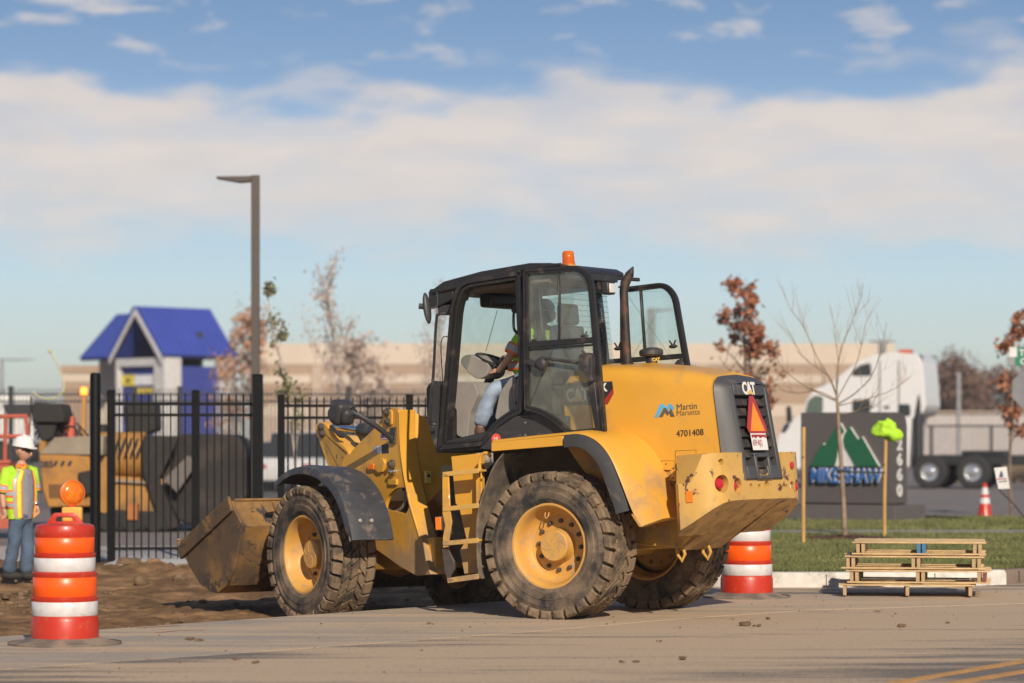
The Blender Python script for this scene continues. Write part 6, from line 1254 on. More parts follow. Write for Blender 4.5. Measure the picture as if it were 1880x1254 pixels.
# ================================================================ TRAFFIC DRUMS
m_do = mat('drum_orange', (.47, .028, .009), .38, var=.06, vs=2, dirt=((.4, .14, .06), .33, 14), coat=.1); m_fo = mat('fluorescent_orange', (.95, .105, .003), .35, var=.04, vs=6); m_ws = mat('reflective_white', (.62, .60, .59), .35, var=.10, vs=12, dirt=((.36, .32, .28), .33, 9)); m_rb = mat('rubber_base', (.16, .13, .105), .9, var=.2, vs=5, dirt=((.3, .23, .16), .5, 5))
def drum(u, v, label, scale=1.0, with_light=True, rz=0.0):
    q = G(u, v); t = thing('traffic_drum', label, 'traffic drum', (q.x, q.y, 0), rz, 'orange and white traffic drums')
    prof = [(.262, .0), (.262, .02), (.276, .025), (.276, .165), (.270, .18), (.266, .20), (.266, .315), (.272, .325), (.272, .34), (.256, .345), (.256, .50), (.262, .51), (.262, .53), (.246, .535), (.246, .645), (.252, .655), (.252, .67), (.238, .675), (.238, .80), (.243, .81), (.243, .86), (.232, .885), (.20, .895), (.0, .90)]
    k = .99; prof = [(r, z * 1.075 + .02) for r, z in prof]
    b = MB(); b.lathe(prof, 56); body = b.build('body', m_do, t, angle=30)
    for z0, z1, r, m, nm in ((.205, .312, .2675, m_ws, 'white_band'), (.35, .495, .2575, m_fo, 'orange_band'), (.538, .642, .2475, m_ws, 'white_band'), (.68, .795, .2395, m_fo, 'orange_band')):
        b = MB(); b.lathe([(r - .002, z0 * 1.075 + .02), (r, z0 * 1.075 + .022), (r, z1 * 1.075 + .018), (r - .002, z1 * 1.075 + .02)], 56, cap=False); b.build(nm, m, t, angle=50)
    zt = .90 * 1.075 + .02; b = MB()
    b.prism(roundp([(-.15, zt - .01), (-.10, zt + .07), (-.085, zt + .085), (.085, zt + .085), (.10, zt + .07), (.16, zt - .01)], .01, 2), -.02, .02); hd = b.build('handle', m_do, t, bevel=.008)
    mb = MB(); mb.prism(roundp([(-.078, zt + .012), (-.062, zt + .055), (.062, zt + .055), (.078, zt + .012)], .012, 2), -.1, .1)
    try: cut(hd, [mb])
    except Exception as e: print('cut', e)
    b = MB(); b.lathe([(.46, .0), (.46, .012), (.40, .022), (.30, .055), (.27, .06)], 48); b.lathe([(.458, .012), (.462, .016), (.458, .022)], 48, cap=False); bs_ = b.build('base', m_rb, t, angle=40)
    if with_light:
        zl = zt + .02; b = MB(); b.box((.055, .04, zl + .05), (.165, .09, .125)); b.build('battery_case', mat('case_yellow', (.72, .36, .06), .5), t, bevel=.018)
        b = MB(); c = Vector((.055, .035, zl + .225)); b.lathe([(.0, -.034), (.05, -.031), (.090, -.018), (.098, 0), (.090, .018), (.05, .031), (0, .034)], 36, c, (.50, -.86, 0.04)); ln = b.build('amber_lens', mat('amber_lens', (.72, .17, .01), .2, var=.25, vs=14), t, angle=60)
        b = MB()
        for r in (.03, .055, .078): b.lathe([(r - .003, .030 - r * r * 2.0), (r, .037 - r * r * 2.0), (r + .003, .030 - r * r * 2.0)], 32, c, (.50, -.86, .04), cap=False)
        b.lathe([(.094, -.016), (.108, -.012), (.108, .012), (.094, .016)], 36, c, (.50, -.86, .04), cap=False); b.build('lens_rings', mat('amber_ring', (.60, .13, .01), .3), ln)
        b = MB(); b.box((.055, .04, zl + .12), (.06, .05, .03)); b.build('lamp_neck', m_do, t, bevel=.004)
    return t
drum(119, 1183, 'orange and white drum with amber warning light at the left')
drum(1371, 1097, 'orange and white drum standing behind the loader counterweight', with_light=False, rz=.4)

# ================================================================ PALLETS
m_wood = mat('pallet_wood', (.56, .39, .20), .85, var=.28, vs=7, stretch=(1, 8, 8), bump=.25, bs=40); m_wood2 = mat('pallet_wood_grey', (.42, .29, .16), .9, var=.25, vs=7, stretch=(8, 1, 8), bump=.25, bs=40)
m_pb = mat('blue_paint_end', (.05, .16, .30), .8); m_pr = mat('red_paint_end', (.22, .06, .045), .8)
levels = [(1540, 1784, 1.24, -7), (1553, 1820, 1.28, -10), (1547, 1812, 1.26, -9), (1566, 1815, 1.24, -9)]
desc = ['bottom pallet of the stack, resting on the pavement', 'second pallet from the bottom with a red stringer end', 'third pallet from the bottom of the stack', 'top pallet of the stack with blue painted stringer ends']
for k, (ul, ur, Wd, ang) in enumerate(levels):
    random.seed(50 + k); z = .0 + k * .148; x0_ = xu(ul + 2, 29.95); t = thing('pallet', 'weathered wooden ' + desc[k], 'pallet', (x0_, 29.95 + .03 * k, z), rad(ang), 'stacked wooden pallets')
    sx_ = (xu(ur, 29.9) - xu(ul, 29.9)) / math.cos(rad(ang)) - (.0 if k == 0 else .07); Dp = 1.02; W_ = sx_
    for j in range(3):
        xx = .05 + (W_ - .1) * j / 2
        for c_, off in enumerate((0, .055)):
            if c_ and (k == 0): continue
            b = MB(); off2 = off * (1 if j < 2 else -1); b.bb((xx + off2 - .019, .012, .018), (xx + off2 + .019, Dp - .012, .121)); o = b.build('stringer', m_wood2, t, bevel=.003, seg=1)
            if (k == 3 and j == 1) or (k == 1 and j == 2 and c_ == 0):
                b = MB(); b.bb((xx + off2 - .0195, .004, .018), (xx + off2 + .0195, .0125, .121)); b.build('painted_end', m_pb if k == 3 else m_pr, o)
    for j in range(7):
        yy = .0 + (Dp - .09) * j / 6; b = MB(); b.box((W_ / 2 + random.uniform(-.012, .012), yy + .045, .130), (W_ + random.uniform(-.02, .03), random.uniform(.085, .10), .016), Matrix.Rotation(random.uniform(-.008, .008), 3, 'Z')); b.jitter(.004, 3); b.build('deck_board', m_wood, t, bevel=.002, seg=1)
    for j in range(3 if k else 0):
        yy = .0 + (Dp - .09) * j / 2; b = MB(); b.box((W_ / 2, yy + .045, .0093), (W_ + random.uniform(-.02, .05), .09, .016), Matrix.Rotation(random.uniform(-.008, .008), 3, 'Z')); b.jitter(.003, 3); b.build('bottom_board', m_wood, t, bevel=.002, seg=1)
    if k == 0:
        for o in t.children: pass

# ================================================================ MONUMENT SIGN
m_sg = mat('sign_grey', (.085, .075, .073), .75, var=.05, vs=.8, bump=.1, bs=80); m_sg2 = mat('sign_grey_base', (.10, .09, .088), .8, var=.06)
c0 = G(1643, 958, .15); SF = Frame(rad(-33), (c0.x, c0.y, .15), 0.0); sgn = thing('monument_sign', 'dark grey monument sign with green mountains and MIKE SHAW lettering', 'sign', (c0.x, c0.y, .15)); MS = sgn.matrix_basis.inverted() @ SF.M
SFS = SF.S
def sb_(b, name, m, par=None, **k): return b.build(name, m, par or sgn, MS if par is None else None, **k)
zb2 = SFS(0, (1643, 929))[0][1]; b = MB(); b.bb((-2.3, 0, -.4), (0, 1.30, zb2)); sb_(b, 'base', m_sg2, bevel=.01)
zt2 = SFS(.28, (1550, 757))[0][1]; xe = SFS(.28, (1636, 860))[0][0]
prof_ = roundp([(.28, zb2 + .03), (.96, zb2 + .03), (.96, zt2), (.28, zt2)], [.0, .0, .42, .01], 8); b = MB(); n = len(prof_); xl = SFS(.28, (1470, 860))[0][0]
b.add([(xl, y_, z_) for y_, z_ in prof_] + [(xe, y_, z_) for y_, z_ in prof_], [tuple(range(n))[::-1], tuple(range(n, 2 * n))] + [(i, (i + 1) % n, n + (i + 1) % n, n + i) for i in range(n)]); b.bb((xl + .03, .31, zb2), (xe - .03, .93, zb2 + .03)); slabm = sb_(b, 'slab', m_sg, bevel=.008)
cp = lambda x_, y_: (1460 + x_ / 5.454, 740 + y_ / 5.454)
def sgp(pts_, y0_, y1_, name, m, par=slabm): mb = MB(); mb.prism(SFS(.28, *[cp(*p_) for p_ in pts_]), y0_, y1_); return mb.build(name, m, par)
m_sgw = mat('sign_white_paint', (.62, .60, .58), .5); m_sgg = mat('sign_green', (.012, .10, .045), .5); m_sgb = mat('sign_blue', (.035, .13, .38), .45)
mtn = [[(165, 632), (290, 400), (312, 424), (430, 240), (462, 200), (508, 283), (480, 320), (452, 380), (445, 470), (432, 560), (410, 632)], [(560, 238), (645, 368), (680, 333), (852, 634), (620, 634), (588, 565), (545, 490), (512, 430), (503, 370), (508, 320), (525, 290)]]
for p__ in mtn:
    sgp([(x_ + 7, y_) for x_, y_ in p__], .22, .275, 'mountain_return', m_sgw); sgp(p__, .205, .22, 'mountain', m_sgg)
sgp([(505, 285), (520, 290), (503, 330), (505, 400), (515, 430), (550, 490), (590, 565), (622, 634), (408, 634), (432, 560), (445, 470), (450, 385), (478, 320)], .235, .275, 'white_road', m_sgw)
o_ = SF.p(.205, *cp(160, 795)); Mt = plane_m(o_, Vector((1, 0, 0)), up_)
# plane normal points to -y (toward the road)
x_w = SF.p(.205, *cp(862, 795)).x - o_.x; hgt = SFS(.205, cp(160, 645))[0][1] - o_.z
me_t = text('lettering', 'MIKE SHAW', hgt / .70, Mt, m_sgb, slabm, bold=.003, ext=.02, sx=1.0); xs_ = [v.co.x for v in me_t.data.vertices]; f_ = x_w / (max(xs_) - min(xs_)); x0m = min(xs_)
for v in me_t.data.vertices: v.co.x = o_.x + (v.co.x - x0m) * f_
wt = me_t.copy(); wt.data = me_t.data.copy(); COL.objects.link(wt); wt.name = 'lettering_return'; wt.data.materials[0] = m_sgw
for v in wt.data.vertices: v.co.y += .03; v.co.x += .010
for ch, v_ in zip('2660', (826, 854, 882, 911)):
    q = SF.at(1645, v_, 0, xe); text('house_number', ch, .30, plane_m(Vector((xe + .006, q.y + .03, q.z)), Vector((0, 1, 0)), up_), m_sgw, slabm, bold=.012, ext=.008, sx=1.45)

# ================================================================ STAKES, CLOTH, CONE, WIRE SIGN
m_stake = mat('stake_wood', (.52, .30, .10), .8, var=.15, vs=5, stretch=(4, 4, .6))
for u, v, vt, w_, lb in ((1475, 998, 784, .05, 'pale wooden stake behind the loader counterweight'), (1624, 986, 806, .05, 'wooden stake topped by the lime cloth bundle')):
    q = G(u, v, .15); zt = P(0, vt, q.y).z; t = thing('stake', lb, 'stake', (q.x, q.y, .15)); b = MB(); b.tube(smooth_path([(0, 0, -.1), (.0, 0, .6), (.005 if u < 1500 else .02, 0, zt - .15)], 4), w_ * .55, 10); b.build('pole', m_stake, t); b = MB(); b.lathe([(w_ * .56, -.01), (w_ * .57, 0), (w_ * .56, .01)], 12, (0, 0, (zt - .15) * .74), cap=False); b.build('twine', m_dst, t)
q = G(1624, 986, .15); c = P(1630, 789, q.y); b = MB(); b.sphere((0, 0, 0), (.25, .17, .17), 56); random.seed(2)
def crumple(v):
    v = Vector(v); n_ = v.normalized(); a = math.atan2(n_.z, n_.x + .4 * n_.y)
    fold = abs(math.sin(a * 3.5 + 2.2 * noise.noise(n_ * 1.6))) ** .6
    w = v * (1.0 + .30 * noise.noise(n_ * 1.4 + Vector((7, 0, 0))) - .13 * fold - .10 * abs(noise.noise(Vector((n_.x * 5, n_.y * 3, n_.z * 5)))))
    if w.z < -.08: w.x *= 1 - min(.6, (-w.z - .08) * 5)
    w.z += -.30 * max(0, v.x); return tuple(w)
b.v = [crumple(v) for v in b.v]; b.xf(Matrix.Translation(c)); tag(b.build('cloth_bundle', m_lime, angle=80), 'crumpled lime green cloth bundle tied over a wooden stake', 'cloth')
q = G(1808, 951, .0); t = thing('traffic_cone', 'orange traffic cone with white collars in the lot', 'traffic cone', (q.x, q.y, 0)); s_ = F / q.y
b = MB(); b.lathe([(.165, .02), (.15, .06), (.045, .71), (.035, .72), (0, .72)], 28); b.build('cone', m_do, t, angle=50); b = MB(); b.box((0, 0, .012), (.42, .42, .024)); b.build('base', m_do, t, bevel=.01)
for z0, z1 in ((.30, .42), (.49, .63)):
    rr2 = lambda z: .15 + (.045 - .15) * (z - .06) / .65 + .003
    b = MB(); b.lathe([(rr2(z0), z0), (rr2(z1), z1)], 28, cap=False); b.build('white_collar', m_ws, t)
D = 40.0; t = thing('wire_sign', 'small white notice on a bent wire at the right edge', 'sign', P(1880, 952, D)); inv = t.matrix_basis.inverted()
pn = [P(1825, 859, D), P(1848, 857, D), P(1854, 897, D), P(1833, 898, D)]; b = MB(); b.add(pn + [p_ + Vector((0, .012, 0)) for p_ in pn], [(0, 1, 2, 3), (7, 6, 5, 4), (0, 4, 5, 1), (1, 5, 6, 2), (2, 6, 7, 3), (3, 7, 4, 0)]); b.xf(inv); pnl = b.build('panel', m_sgw, t)
def onp(pts_, nm, m): mb = MB(); q_ = [P(u, v, D) - Vector((0, .004, 0)) for u, v in pts_]; n = len(q_); mb.add(q_ + [p_ + Vector((0, .004, 0)) for p_ in q_], [tuple(range(n)), tuple(range(n, 2 * n))[::-1]] + [(i, (i + 1) % n, n + (i + 1) % n, n + i) for i in range(n)]); mb.xf(inv); mb.build(nm, m, pnl)
onp([(1836, 868), (1838, 864), (1841, 868), (1842, 876), (1834, 877)], 'figure_mark', mat('mark_blue', (.05, .07, .15), .6)); onp([(1830, 879), (1848, 878), (1848, 880), (1830, 881)], 'red_line', m_dred); onp([(1833, 884), (1849, 882), (1849, 884), (1833, 886)], 'grey_line', m_grey)
b = MB(); b.tube([inv @ p_ for p_ in smooth_path([P(1829, 880, D + .02), P(1832, 893, D + .02), P(1840, 905, D + .02), P(1858, 922, D - .1), P(1885, 955, D - .3)], 4)], .012, 6); b.build('wire_stem', m_dst, t)
D = 49; t = thing('street_sign', 'two green street name blades above a grey sign back', 'street sign', (xu(1896, D), D, 0)); inv = t.matrix_basis.inverted()
b = MB(); b.cyl((0, 0, 0), (0, 0, P(0, 630, D).z), .03, 12); b.build('post', m_pole2, t)
m_grn = mat('sign_blade_green', (.0, .16, .09), .45)
for (u0, v0, u1, v1, tx, ut) in ((1852, 637, 1960, 656, 'TE', 1870), (1848, 655, 1950, 672, 'C', 1872)):
    a_, c_ = inv @ P(u0, v1, D), inv @ P(u1, v0, D); b = MB(); b.bb((a_.x, -.05, a_.z), (c_.x, -.03, c_.z)); bl = b.build('name_blade', m_grn, t, bevel=.004)
    b = MB(); w2 = inv @ P(u0 + (14 if tx == 'TE' else 14), v0, D); b.bb((a_.x, -.056, a_.z + .005), (w2.x, -.05, c_.z - .005)); b.build('blade_end', m_sgw if tx == 'TE' else m_pole2, bl)
    text('lettering', tx, .15, plane_m((inv @ P(ut, v1 - 3, D)) + Vector((0, -.056, 0)), Vector((1, 0, 0)), up_), m_sgw, bl, bold=.003)
b = MB(); oc = [(.39 * math.cos(rad(22.5 + 45 * k)), .39 * math.sin(rad(22.5 + 45 * k))) for k in range(8)]; zc_ = P(0, 715, D).z; b.prism([(x_, z_ + zc_) for x_, z_ in oc], -.045, -.035); b.build('sign_back', mat('sign_back_grey', (.16, .165, .17), .5), t)

# ================================================================ SEMI TRUCK
TD = 92.0; TF = Frame(rad(180 - 20), (xu(1763, TD), TD + .4, 0), 0.0); trk = thing('semi_truck', 'white sleeper cab semi truck without trailer behind the sign', 'truck', (xu(1763, TD), TD + .4, 0)); MT = trk.matrix_basis.inverted() @ TF.M
m_tw = mat('truck_white', (.66, .65, .64), .3, var=.03, coat=.3); m_td = mat('truck_black', (.02, .02, .022), .5); m_tg = mat('truck_glass', (.03, .035, .038), .12); m_tyr = mat('truck_tyre', (.022, .022, .023), .8); m_chr = mat('polished_alloy', (.75, .75, .75), .25, metal=.9)
YTK = 1.20
def tb_(b, name, m, par=None, **k): return b.build(name, m, par or trk, MT if par is None else None, **k)
body_px = [(1425, 838), (1427, 805), (1440, 778), (1462, 765), (1474, 757), (1480, 733), (1497, 714), (1530, 700), (1556, 678), (1578, 661), (1602, 652), (1640, 647), (1684, 650), (1693, 662), (1700, 748), (1690, 764), (1674, 766), (1668, 860), (1425, 862)]
b = MB(); b.prism(roundp(TF.S(YTK, *body_px), .12, 3), -1.15, YTK); tk = tb_(b, 'cab', m_tw, bevel=.10, seg=3)
def tpan(pts_, nm, m, th=.02, r=.08): mb = MB(); mb.prism(roundp(TF.S(YTK, *pts_), r, 3), YTK - .05, YTK + th); return mb.build(nm, m, tk)
tpan([(1564, 690), (1566, 680), (1580, 670), (1599, 666), (1600, 690)], 'sleeper_window', m_tg); tpan([(1565, 734), (1598, 732), (1599, 757), (1565, 757)], 'sleeper_vent', m_tg); tpan([(1649, 742), (1671, 742), (1672, 764), (1649, 764)], 'vent_grille', m_tg); tpan([(1622, 746), (1634, 746), (1633, 750), (1624, 751)], 'grab_slot', m_td, r=.02)
tpan([(1478, 758), (1484, 735), (1495, 726), (1511, 728), (1511, 758)], 'side_window', mat('truck_side_glass', (.10, .13, .11), .12)); tpan([(1433, 792), (1446, 779), (1449, 784), (1440, 796)], 'headlight', m_tg)
for u in (1614, 1649): tpan([(u, 662), (u + 2, 662), (u + 2, 860), (u, 860)], 'panel_seam', m_td, .01, 0)
b = MB(); b.prism(TF.S(YTK, (1424, 842), (1455, 832), (1462, 862), (1424, 866)), YTK - .3, YTK + .01); b.build('wheel_arch', m_td, tk)
b = MB(); b.prism(roundp(TF.S(1.45, (1444, 747), (1451, 745), (1454, 776), (1445, 775)), .04, 2), 1.38, 1.52); tb_(b, 'mirror', m_td)
b = MB(); b.tube([Vector((x_, YTK - .1, z_)) for x_, z_ in TF.S(YTK, (1685, 838), (1685, 768), (1688, 700), (1689, 652))], [.16, .16, .07, .07], 14); tb_(b, 'exhaust_stack', m_td)
b = MB(); x_, z_ = TF.S(YTK, (1656, 646))[0]; b.bb((x_ - .2, .4, z_ - .05), (x_ + .2, .8, z_ + .09)); tb_(b, 'roof_marker', mat('marker_orange', (.5, .09, .03), .5), bevel=.02)
b = MB(); b.bb((-2.8, -.45, .75), (6.2, .45, 1.08)); b.bb((-1.6, -.5, 1.08), (-.2, .5, 1.22)); tb_(b, 'chassis', m_td, bevel=.02)
b = MB(); b.bb((2.5, .5, .35), (5.6, 1.15, 1.1)); tb_(b, 'fuel_tank', mat('tank_grey', (.12, .12, .12), .4), bevel=.1)
b = MB(); b.bb((-3.0, -1.1, .72), (-2.9, 1.1, .92)); tb_(b, 'rear_bar', m_td); b = MB(); b.bb((-3.02, .8, .76), (-3.0, .95, .86)); tb_(b, 'tail_light', m_red)
for wx in (.70, -.70, 7.4):
    for sg in (1, -1):
        w = bpy.data.objects.new('wheel', None); COL.objects.link(w); w.parent = trk; w.matrix_basis = MT; wd = .30 if wx < 5 else .14; yy = sg * (1.22 - wd)
        b = MB(); b.lathe([(.29, wd * .96), (.40, wd), (.50, wd * .98), (.54, wd * .85), (.54, -wd * .85), (.50, -wd), (.29, -wd)], 40, (wx, yy, .54), (0, 1, 0), close=True)
        if wx < 5: b.lathe([(.545, .015), (.50, .0), (.545, -.015)], 40, (wx, yy, .54), (0, 1, 0), cap=False)
        b.build('tyre', m_tyr, w); b = MB(); s2 = sg; b.lathe([(.30, wd * .96 * s2), (.285, wd * .9 * s2), (.27, wd * .45 * s2), (.18, wd * .4 * s2), (.12, wd * .45 * s2), (.11, wd * .95 * s2), (0, wd * 1.0 * s2)], 28, (wx, yy, .54), (0, 1, 0), cap=False); b.build('rim', m_chr, w)

# ================================================================ PAVER BEHIND THE GATE
PD = 50.0; pv = thing('asphalt_paver', 'yellow asphalt paver with dark hopper parked behind the gate', 'paver', (xu(240, PD), PD, 0)); pvi = pv.matrix_basis.inverted()
m_py = mat('paver_yellow', (.36, .175, .032), .6, var=.2, vs=1.5, dirt=((.11, .075, .045), .44, 1.5))
m_pe = mat('paver_panel', (.38, .17, .028), .6, var=.2, vs=1.5, dirt=((.11, .075, .045), .38, 2.2)); m_ptop = mat('paver_top', (.26, .21, .155), .8, var=.2, vs=2, dirt=((.1, .08, .06), .3, 3)); m_hop = mat('hopper_dark', (.024, .019, .017), .85, var=.3, vs=1.5, dirt=((.075, .055, .045), .40, 1.6)); m_pdk = mat('paver_underside', (.02, .017, .015), .8)
def ppoly(pts_, d0, d1, name, m, par=None, bev=0, r=0):
    """outline in photo pixels on the plane at distance PD+d0, given real thickness back to PD+d1"""
    q = [(pvi @ P(u, v, PD + d0)) for u, v in pts_]; pl_ = [(p_.x, p_.z) for p_ in q]
    if r: pl_ = roundp(pl_, r, 3)
    mb = MB(); mb.prism(pl_, d0, d1); return mb.build(name, m, par or pv, bevel=bev)
ppoly([(71, 834), (136, 836), (165, 838), (168, 930), (88, 932), (78, 900)], 0, 2.2, 'engine_housing', m_pe, bev=.03)
eh = [c for c in pv.children][0]
ppoly([(70, 834), (92, 812), (100, 803), (190, 800), (190, 836)], .0, 2.2, 'top_cover', m_ptop, bev=.02)
ppoly([(166, 838), (196, 838), (196, 945), (166, 935)], .25, 2.0, 'side_box', m_py, bev=.02)
b = MB(); q0 = pvi @ P(186, 836, PD + .9); q1 = pvi @ P(268, 836, PD + .9); b.cyl(q0, q1, .42, 28); b.build('drum_cover', m_py, pv)
ppoly([(184, 872), (335, 882), (330, 892), (300, 942), (184, 940)], .5, 2.2, 'frame_side', m_py, bev=.02)
ppoly([(262, 800), (330, 800), (292, 880), (330, 968), (300, 975), (262, 870)], .35, .75, 'hopper_wing', m_hop, bev=.02)
ppoly([(300, 880), (345, 836), (362, 850), (325, 905)], .15, .3, 'wing_edge', mat('wing_grey', (.12, .10, .09), .7), bev=.01)
ppoly([(322, 800), (345, 796), (430, 798), (452, 820), (461, 850), (463, 900), (440, 930), (405, 960), (330, 966), (300, 900), (318, 850)], .45, 2.4, 'hopper', m_hop, bev=.06, r=.25)
ppoly([(404, 960), (448, 925), (462, 900), (460, 930), (440, 960)], .5, 1.6, 'hopper_lip', m_hop)
ppoly([(258, 812), (345, 812), (345, 950), (300, 962), (262, 930)], .8, 2.2, 'hopper_floor', m_hop)
ppoly([(90, 932), (300, 940), (310, 975), (100, 978)], .3, 2.0, 'crawler_frame', m_pdk, bev=.05)
b = MB()
for k in range(5):
    c = pvi @ P(115 + k * 42, 958, PD + .25); b.cyl(c, c + Vector((0, .4, 0)), .17, 18)
b.build('track_rollers', m_pdk, pv)
ppoly([(232, 925), (252, 925), (252, 955), (232, 955)], .2, .5, 'orange_step', mat('step_orange', (.35, .12, .03), .7), bev=.01)
for k in range(6): ppoly([(90 + k * 4.6, 889), (92 + k * 4.6, 889), (93 + k * 4.6, 914), (91 + k * 4.6, 914)], -.03, .02, 'louvre', m_pdk, eh)
text('lettering', '085', .16, plane_m(pvi @ P(73, 858, PD - .006), Vector((1, 0, 0)), up_), m_black, eh, bold=.006)
for k in range(3): ppoly([(97 + k * 13, 856), (101 + k * 13, 846), (107 + k * 13, 846), (103 + k * 13, 856)], -.005, .0, 'slash_mark', m_black, eh)
ppoly([(58, 745), (62, 739), (112, 741), (119, 760), (118, 776), (58, 776)], .9, 1.9, 'control_box', m_pdk, bev=.03)
ppoly([(64, 776), (104, 776), (98, 806), (78, 812), (70, 800)], 1.0, 1.7, 'seat_column', m_pdk, bev=.04)
ppoly([(103, 772), (113, 764), (135, 765), (135, 804), (103, 803)], 1.6, 1.9, 'red_panel', mat('panel_red', (.60, .11, .06), .6), bev=.01)
b = MB(); b.tube([pvi @ P(u, v, PD + 1.2) for u, v in ((107, 800), (109, 785), (118, 782), (138, 784), (142, 795), (142, 806))], .022, 8); b.tube([pvi @ P(u, v, PD + 1.2) for u, v in ((58, 728), (55, 780), (52, 800))], .02, 6); b.build('handrail', m_pdk, pv)
ppoly([(72, 808), (84, 812), (84, 834), (70, 830)], .8, 1.2, 'front_bracket', m_py, bev=.02)
b = MB(); b.cyl(pvi @ P(153, 800, PD + 1.5), pvi @ P(154, 726, PD + 1.5), .035, 10); bcp = b.build('beacon_pole', mat('pole_orange', (.55, .25, .05), .6), pv)
b = MB(); b.lathe([(.065, 0), (.065, .11), (.05, .14), (0, .15)], 16, pvi @ P(154, 725, PD + 1.5)); b.build('beacon_lamp', emis('lit_amber', (1.0, .25, .01), 2.2), bcp); b = MB(); b.sphere((pvi @ P(154, 718, PD + 1.42)), .035, 10); b.build('beacon_glow', emis('lit_yellow', (1.0, .62, .05), 4.5), bcp)
b = MB(); b.tube([pvi @ p_ for p_ in smooth_path([P(92, 644, PD + 1.2), P(106, 672, PD + 1.2), P(118, 705, PD + 1.2), P(113, 722, PD + 1.2), P(96, 732, PD + 1.2), P(75, 730, PD + 1.2), P(60, 719, PD + 1.2)], 6)], .014, 8); b.sphere(pvi @ P(92, 645, PD + 1.2), .04, 8); b.build('curved_hose', mat('hose_cream', (.50, .46, .25), .6), pv)
for k in range(7): ppoly([(196 + k * 11, 800 + k * 1), (200 + k * 11, 800 + k * 1), (196 + k * 11 - 8, 836), (191 + k * 11 - 8, 836)], .36, .40, 'shield_rib', m_hop)
b = MB(); random.seed(77)
for k in range(9):
    u = random.uniform(66, 170); b.tube([pvi @ p_ for p_ in smooth_path([P(u, 806, PD + 1.3), P(u + random.uniform(-10, 10), 785, PD + 1.3), P(u + random.uniform(-14, 14), 778, PD + 1.35), P(u + random.uniform(-20, 20), 800, PD + 1.3)], 4)], .018, 5)
b.build('hoses', m_pdk, pv)
ppoly([(142, 868), (168, 862), (172, 905), (150, 912)], -.12, .3, 'pump_block', m_pdk, bev=.03)
ppoly([(176, 780), (192, 778), (196, 800), (176, 802)], 1.2, 1.6, 'rear_seat', m_pdk, bev=.04)
ppoly([(225, 745), (288, 742), (290, 790), (262, 800), (232, 795)], 1.4, 2.0, 'exhaust_hood', m_pdk, bev=.05)
ppoly([(184, 878), (330, 888), (328, 892), (184, 883)], .42, .5, 'deck_edge', m_ptop)
# red platform rail left of the paver
D = 47; t = thing('guard_rail', 'orange red pipe guard rail behind the worker', 'rail', (xu(25, D), D, 0)); inv = t.matrix_basis.inverted(); m_rr = mat('rail_red', (.42, .085, .045), .6, dirt=((.15, .08, .06), .4, 3))
for pts_ in (((-30, 765), (50, 764)), ((-30, 801), (44, 801)), ((10, 765), (9, 850)), ((48, 764), (50, 800)), ((-30, 850), (20, 848))):
    b = MB(); b.tube([inv @ P(u, v, D) for u, v in pts_], .035, 8); b.build('pipe', m_rr, t)
b = MB(); b.bb(inv @ P(-30, 850, D), (inv @ P(18, 870, D)) + Vector((0, .6, -.9))); b.build('platform', m_rr, t)
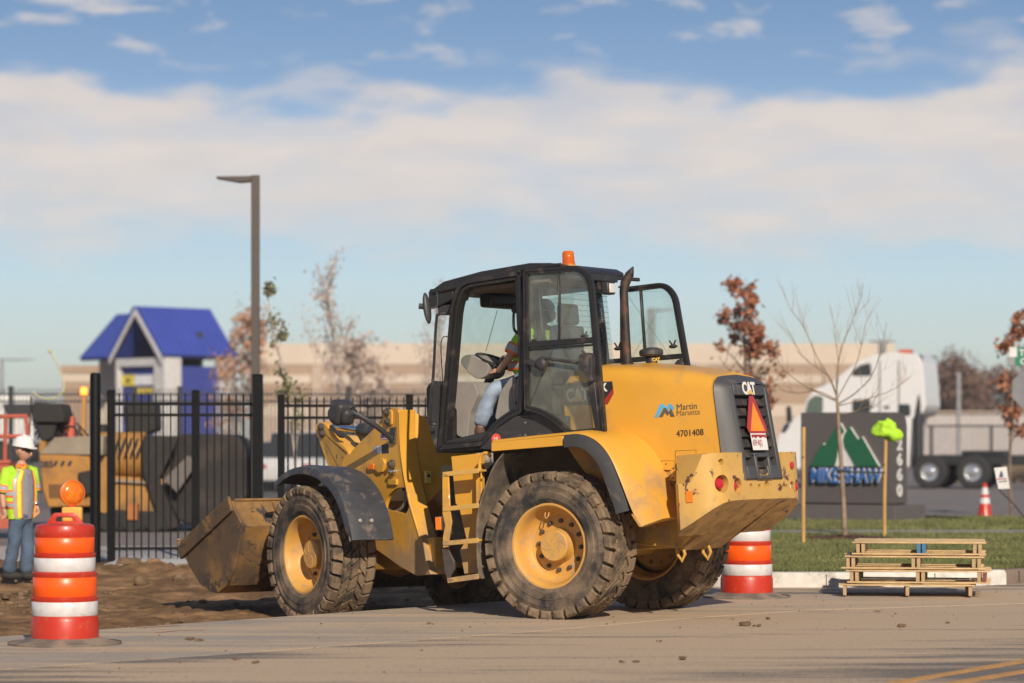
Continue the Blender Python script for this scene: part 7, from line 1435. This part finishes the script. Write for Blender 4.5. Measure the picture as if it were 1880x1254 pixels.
# parked cars and trailers behind the back fence
D = 84; t = thing('white_trailer', 'white box trailer with a dark tarp behind the back fence', 'trailer', (xu(20, D), D, 0)); inv = t.matrix_basis.inverted()
b = MB(); b.bb(inv @ P(-60, 726, D), inv @ P(62, 815, D + 0) + Vector((0, 2.4, 0))); b.build('box', m_whitew, t); b = MB(); q = [inv @ P(u, v, D - .1) for u, v in ((4, 741), (62, 741), (56, 765), (14, 765))]; b.add(q + [p_ + Vector((0, .08, 0)) for p_ in q], [(0, 1, 2, 3), (7, 6, 5, 4), (0, 4, 5, 1), (1, 5, 6, 2), (2, 6, 7, 3), (3, 7, 4, 0)]); b.build('tarp', m_td, t)
b = MB()
for u in (0, 40): b.cyl(inv @ P(u, 830, D), (inv @ P(u, 830, D)) + Vector((0, 2, 0)), .35, 16)
b.build('wheel_set', m_tyr, t)
def car(u, D, rz, paint, label, h=1.5, Lc=4.5):
    t = thing('parked_car', label, 'car', (xu(u, D), D, 0), rz, 'cars parked beyond the back fence')
    b = MB(); b.prism(roundp([(-Lc / 2, .35), (Lc / 2, .35), (Lc / 2, .75), (Lc / 2 - .3, .92), (Lc * .22, 1.0), (-Lc / 2 + .15, 1.05), (-Lc / 2, .8)], .10, 3), -.88, .88); b.build('body', paint, t, bevel=.06)
    b = MB(); b.prism(roundp([(Lc * .24, .96), (Lc * .08, h), (-Lc * .28, h), (-Lc * .42, 1.0)], .15, 3), -.74, .74); c_ = b.build('cabin', m_tg, t, bevel=.05); b = MB(); b.bb((-Lc * .26, -.72, h - .05), (Lc * .06, .72, h + .02)); b.build('roof_panel', paint, c_, bevel=.03)
    for x_ in (-Lc * .3, Lc * .31):
        for y_ in (-.80, .80): b = MB(); b.lathe([(.33, -.1), (.33, .1), (.2, .11), (0, .10)], 20, (x_, y_, .33), (0, 1 if y_ > 0 else -1, 0)); b.build('wheel', m_tyr, t)
    for y_ in (-.7, .7): b = MB(); b.bb((-Lc / 2 - .01, y_ - .12, .72), (-Lc / 2 + .05, y_ + .12, .86)); b.build('tail_light', m_red, t)
pw, pg, pk_ = m_tw, mat('car_grey', (.18, .18, .19), .3, coat=.5), mat('car_dark', (.03, .035, .05), .3, coat=.5)
car(372, 88, rad(8), pw, 'white car parked behind the thick gate post'); car(515, 90, rad(80), pg, 'grey car end on beyond the fence left of the loader'); car(568, 86, rad(75), pw, 'white car end on in front of the pale tree', 1.8)
car(640, 90, rad(80), pk_, 'dark car end on beyond the loader headlamp'); car(700, 88, rad(80), pw, 'white van height car beyond the tilt cylinder', 2.0); car(760, 92, rad(80), pg, 'grey tall car beyond the loader tower', 1.8); car(430, 96, rad(12), pg, 'grey car seen behind the gate posts')

# ================================================================ HAZE
hb_ = MB(); hb_.bb((-505, -62, -1.5), (505, 1405, 13.0)); hz = hb_.build('haze', None)
hm = bpy.data.materials.new('haze_air'); hm.use_nodes = True; ht = hm.node_tree; ht.nodes.clear(); ho = ht.nodes.new('ShaderNodeOutputMaterial'); hv = ht.nodes.new('ShaderNodeVolumePrincipled')
hv.inputs['Color'].default_value = (.86, .84, .82, 1); hv.inputs['Density'].default_value = .0005; hv.inputs['Anisotropy'].default_value = .2; ht.links.new(hv.outputs[0], ho.inputs['Volume']); hz.data.materials.clear(); hz.data.materials.append(hm); hz['kind'] = 'stuff'; tag(hz, 'thin pale autumn haze over the whole site', 'haze')

# keep the tree of every thing to part and sub-part
def depth(o):
    d = 0
    while o.parent: o = o.parent; d += 1
    return d
deep = sorted([o for o in COL.objects if depth(o) >= 3], key=depth)
for o in deep:
    ch = [o]
    while ch[-1].parent: ch.append(ch[-1].parent)
    part = ch[-2]; M_ = Matrix()
    for q in ch[:-2][::-1]: M_ = M_ @ q.matrix_basis
    o['_m'] = [x for r in M_ for x in r]; o['_p'] = part.name
for o in deep:
    v = o['_m']; M_ = Matrix([v[0:4], v[4:8], v[8:12], v[12:16]]); o.parent = bpy.data.objects[o['_p']]; o.matrix_basis = M_; del o['_m']; del o['_p']
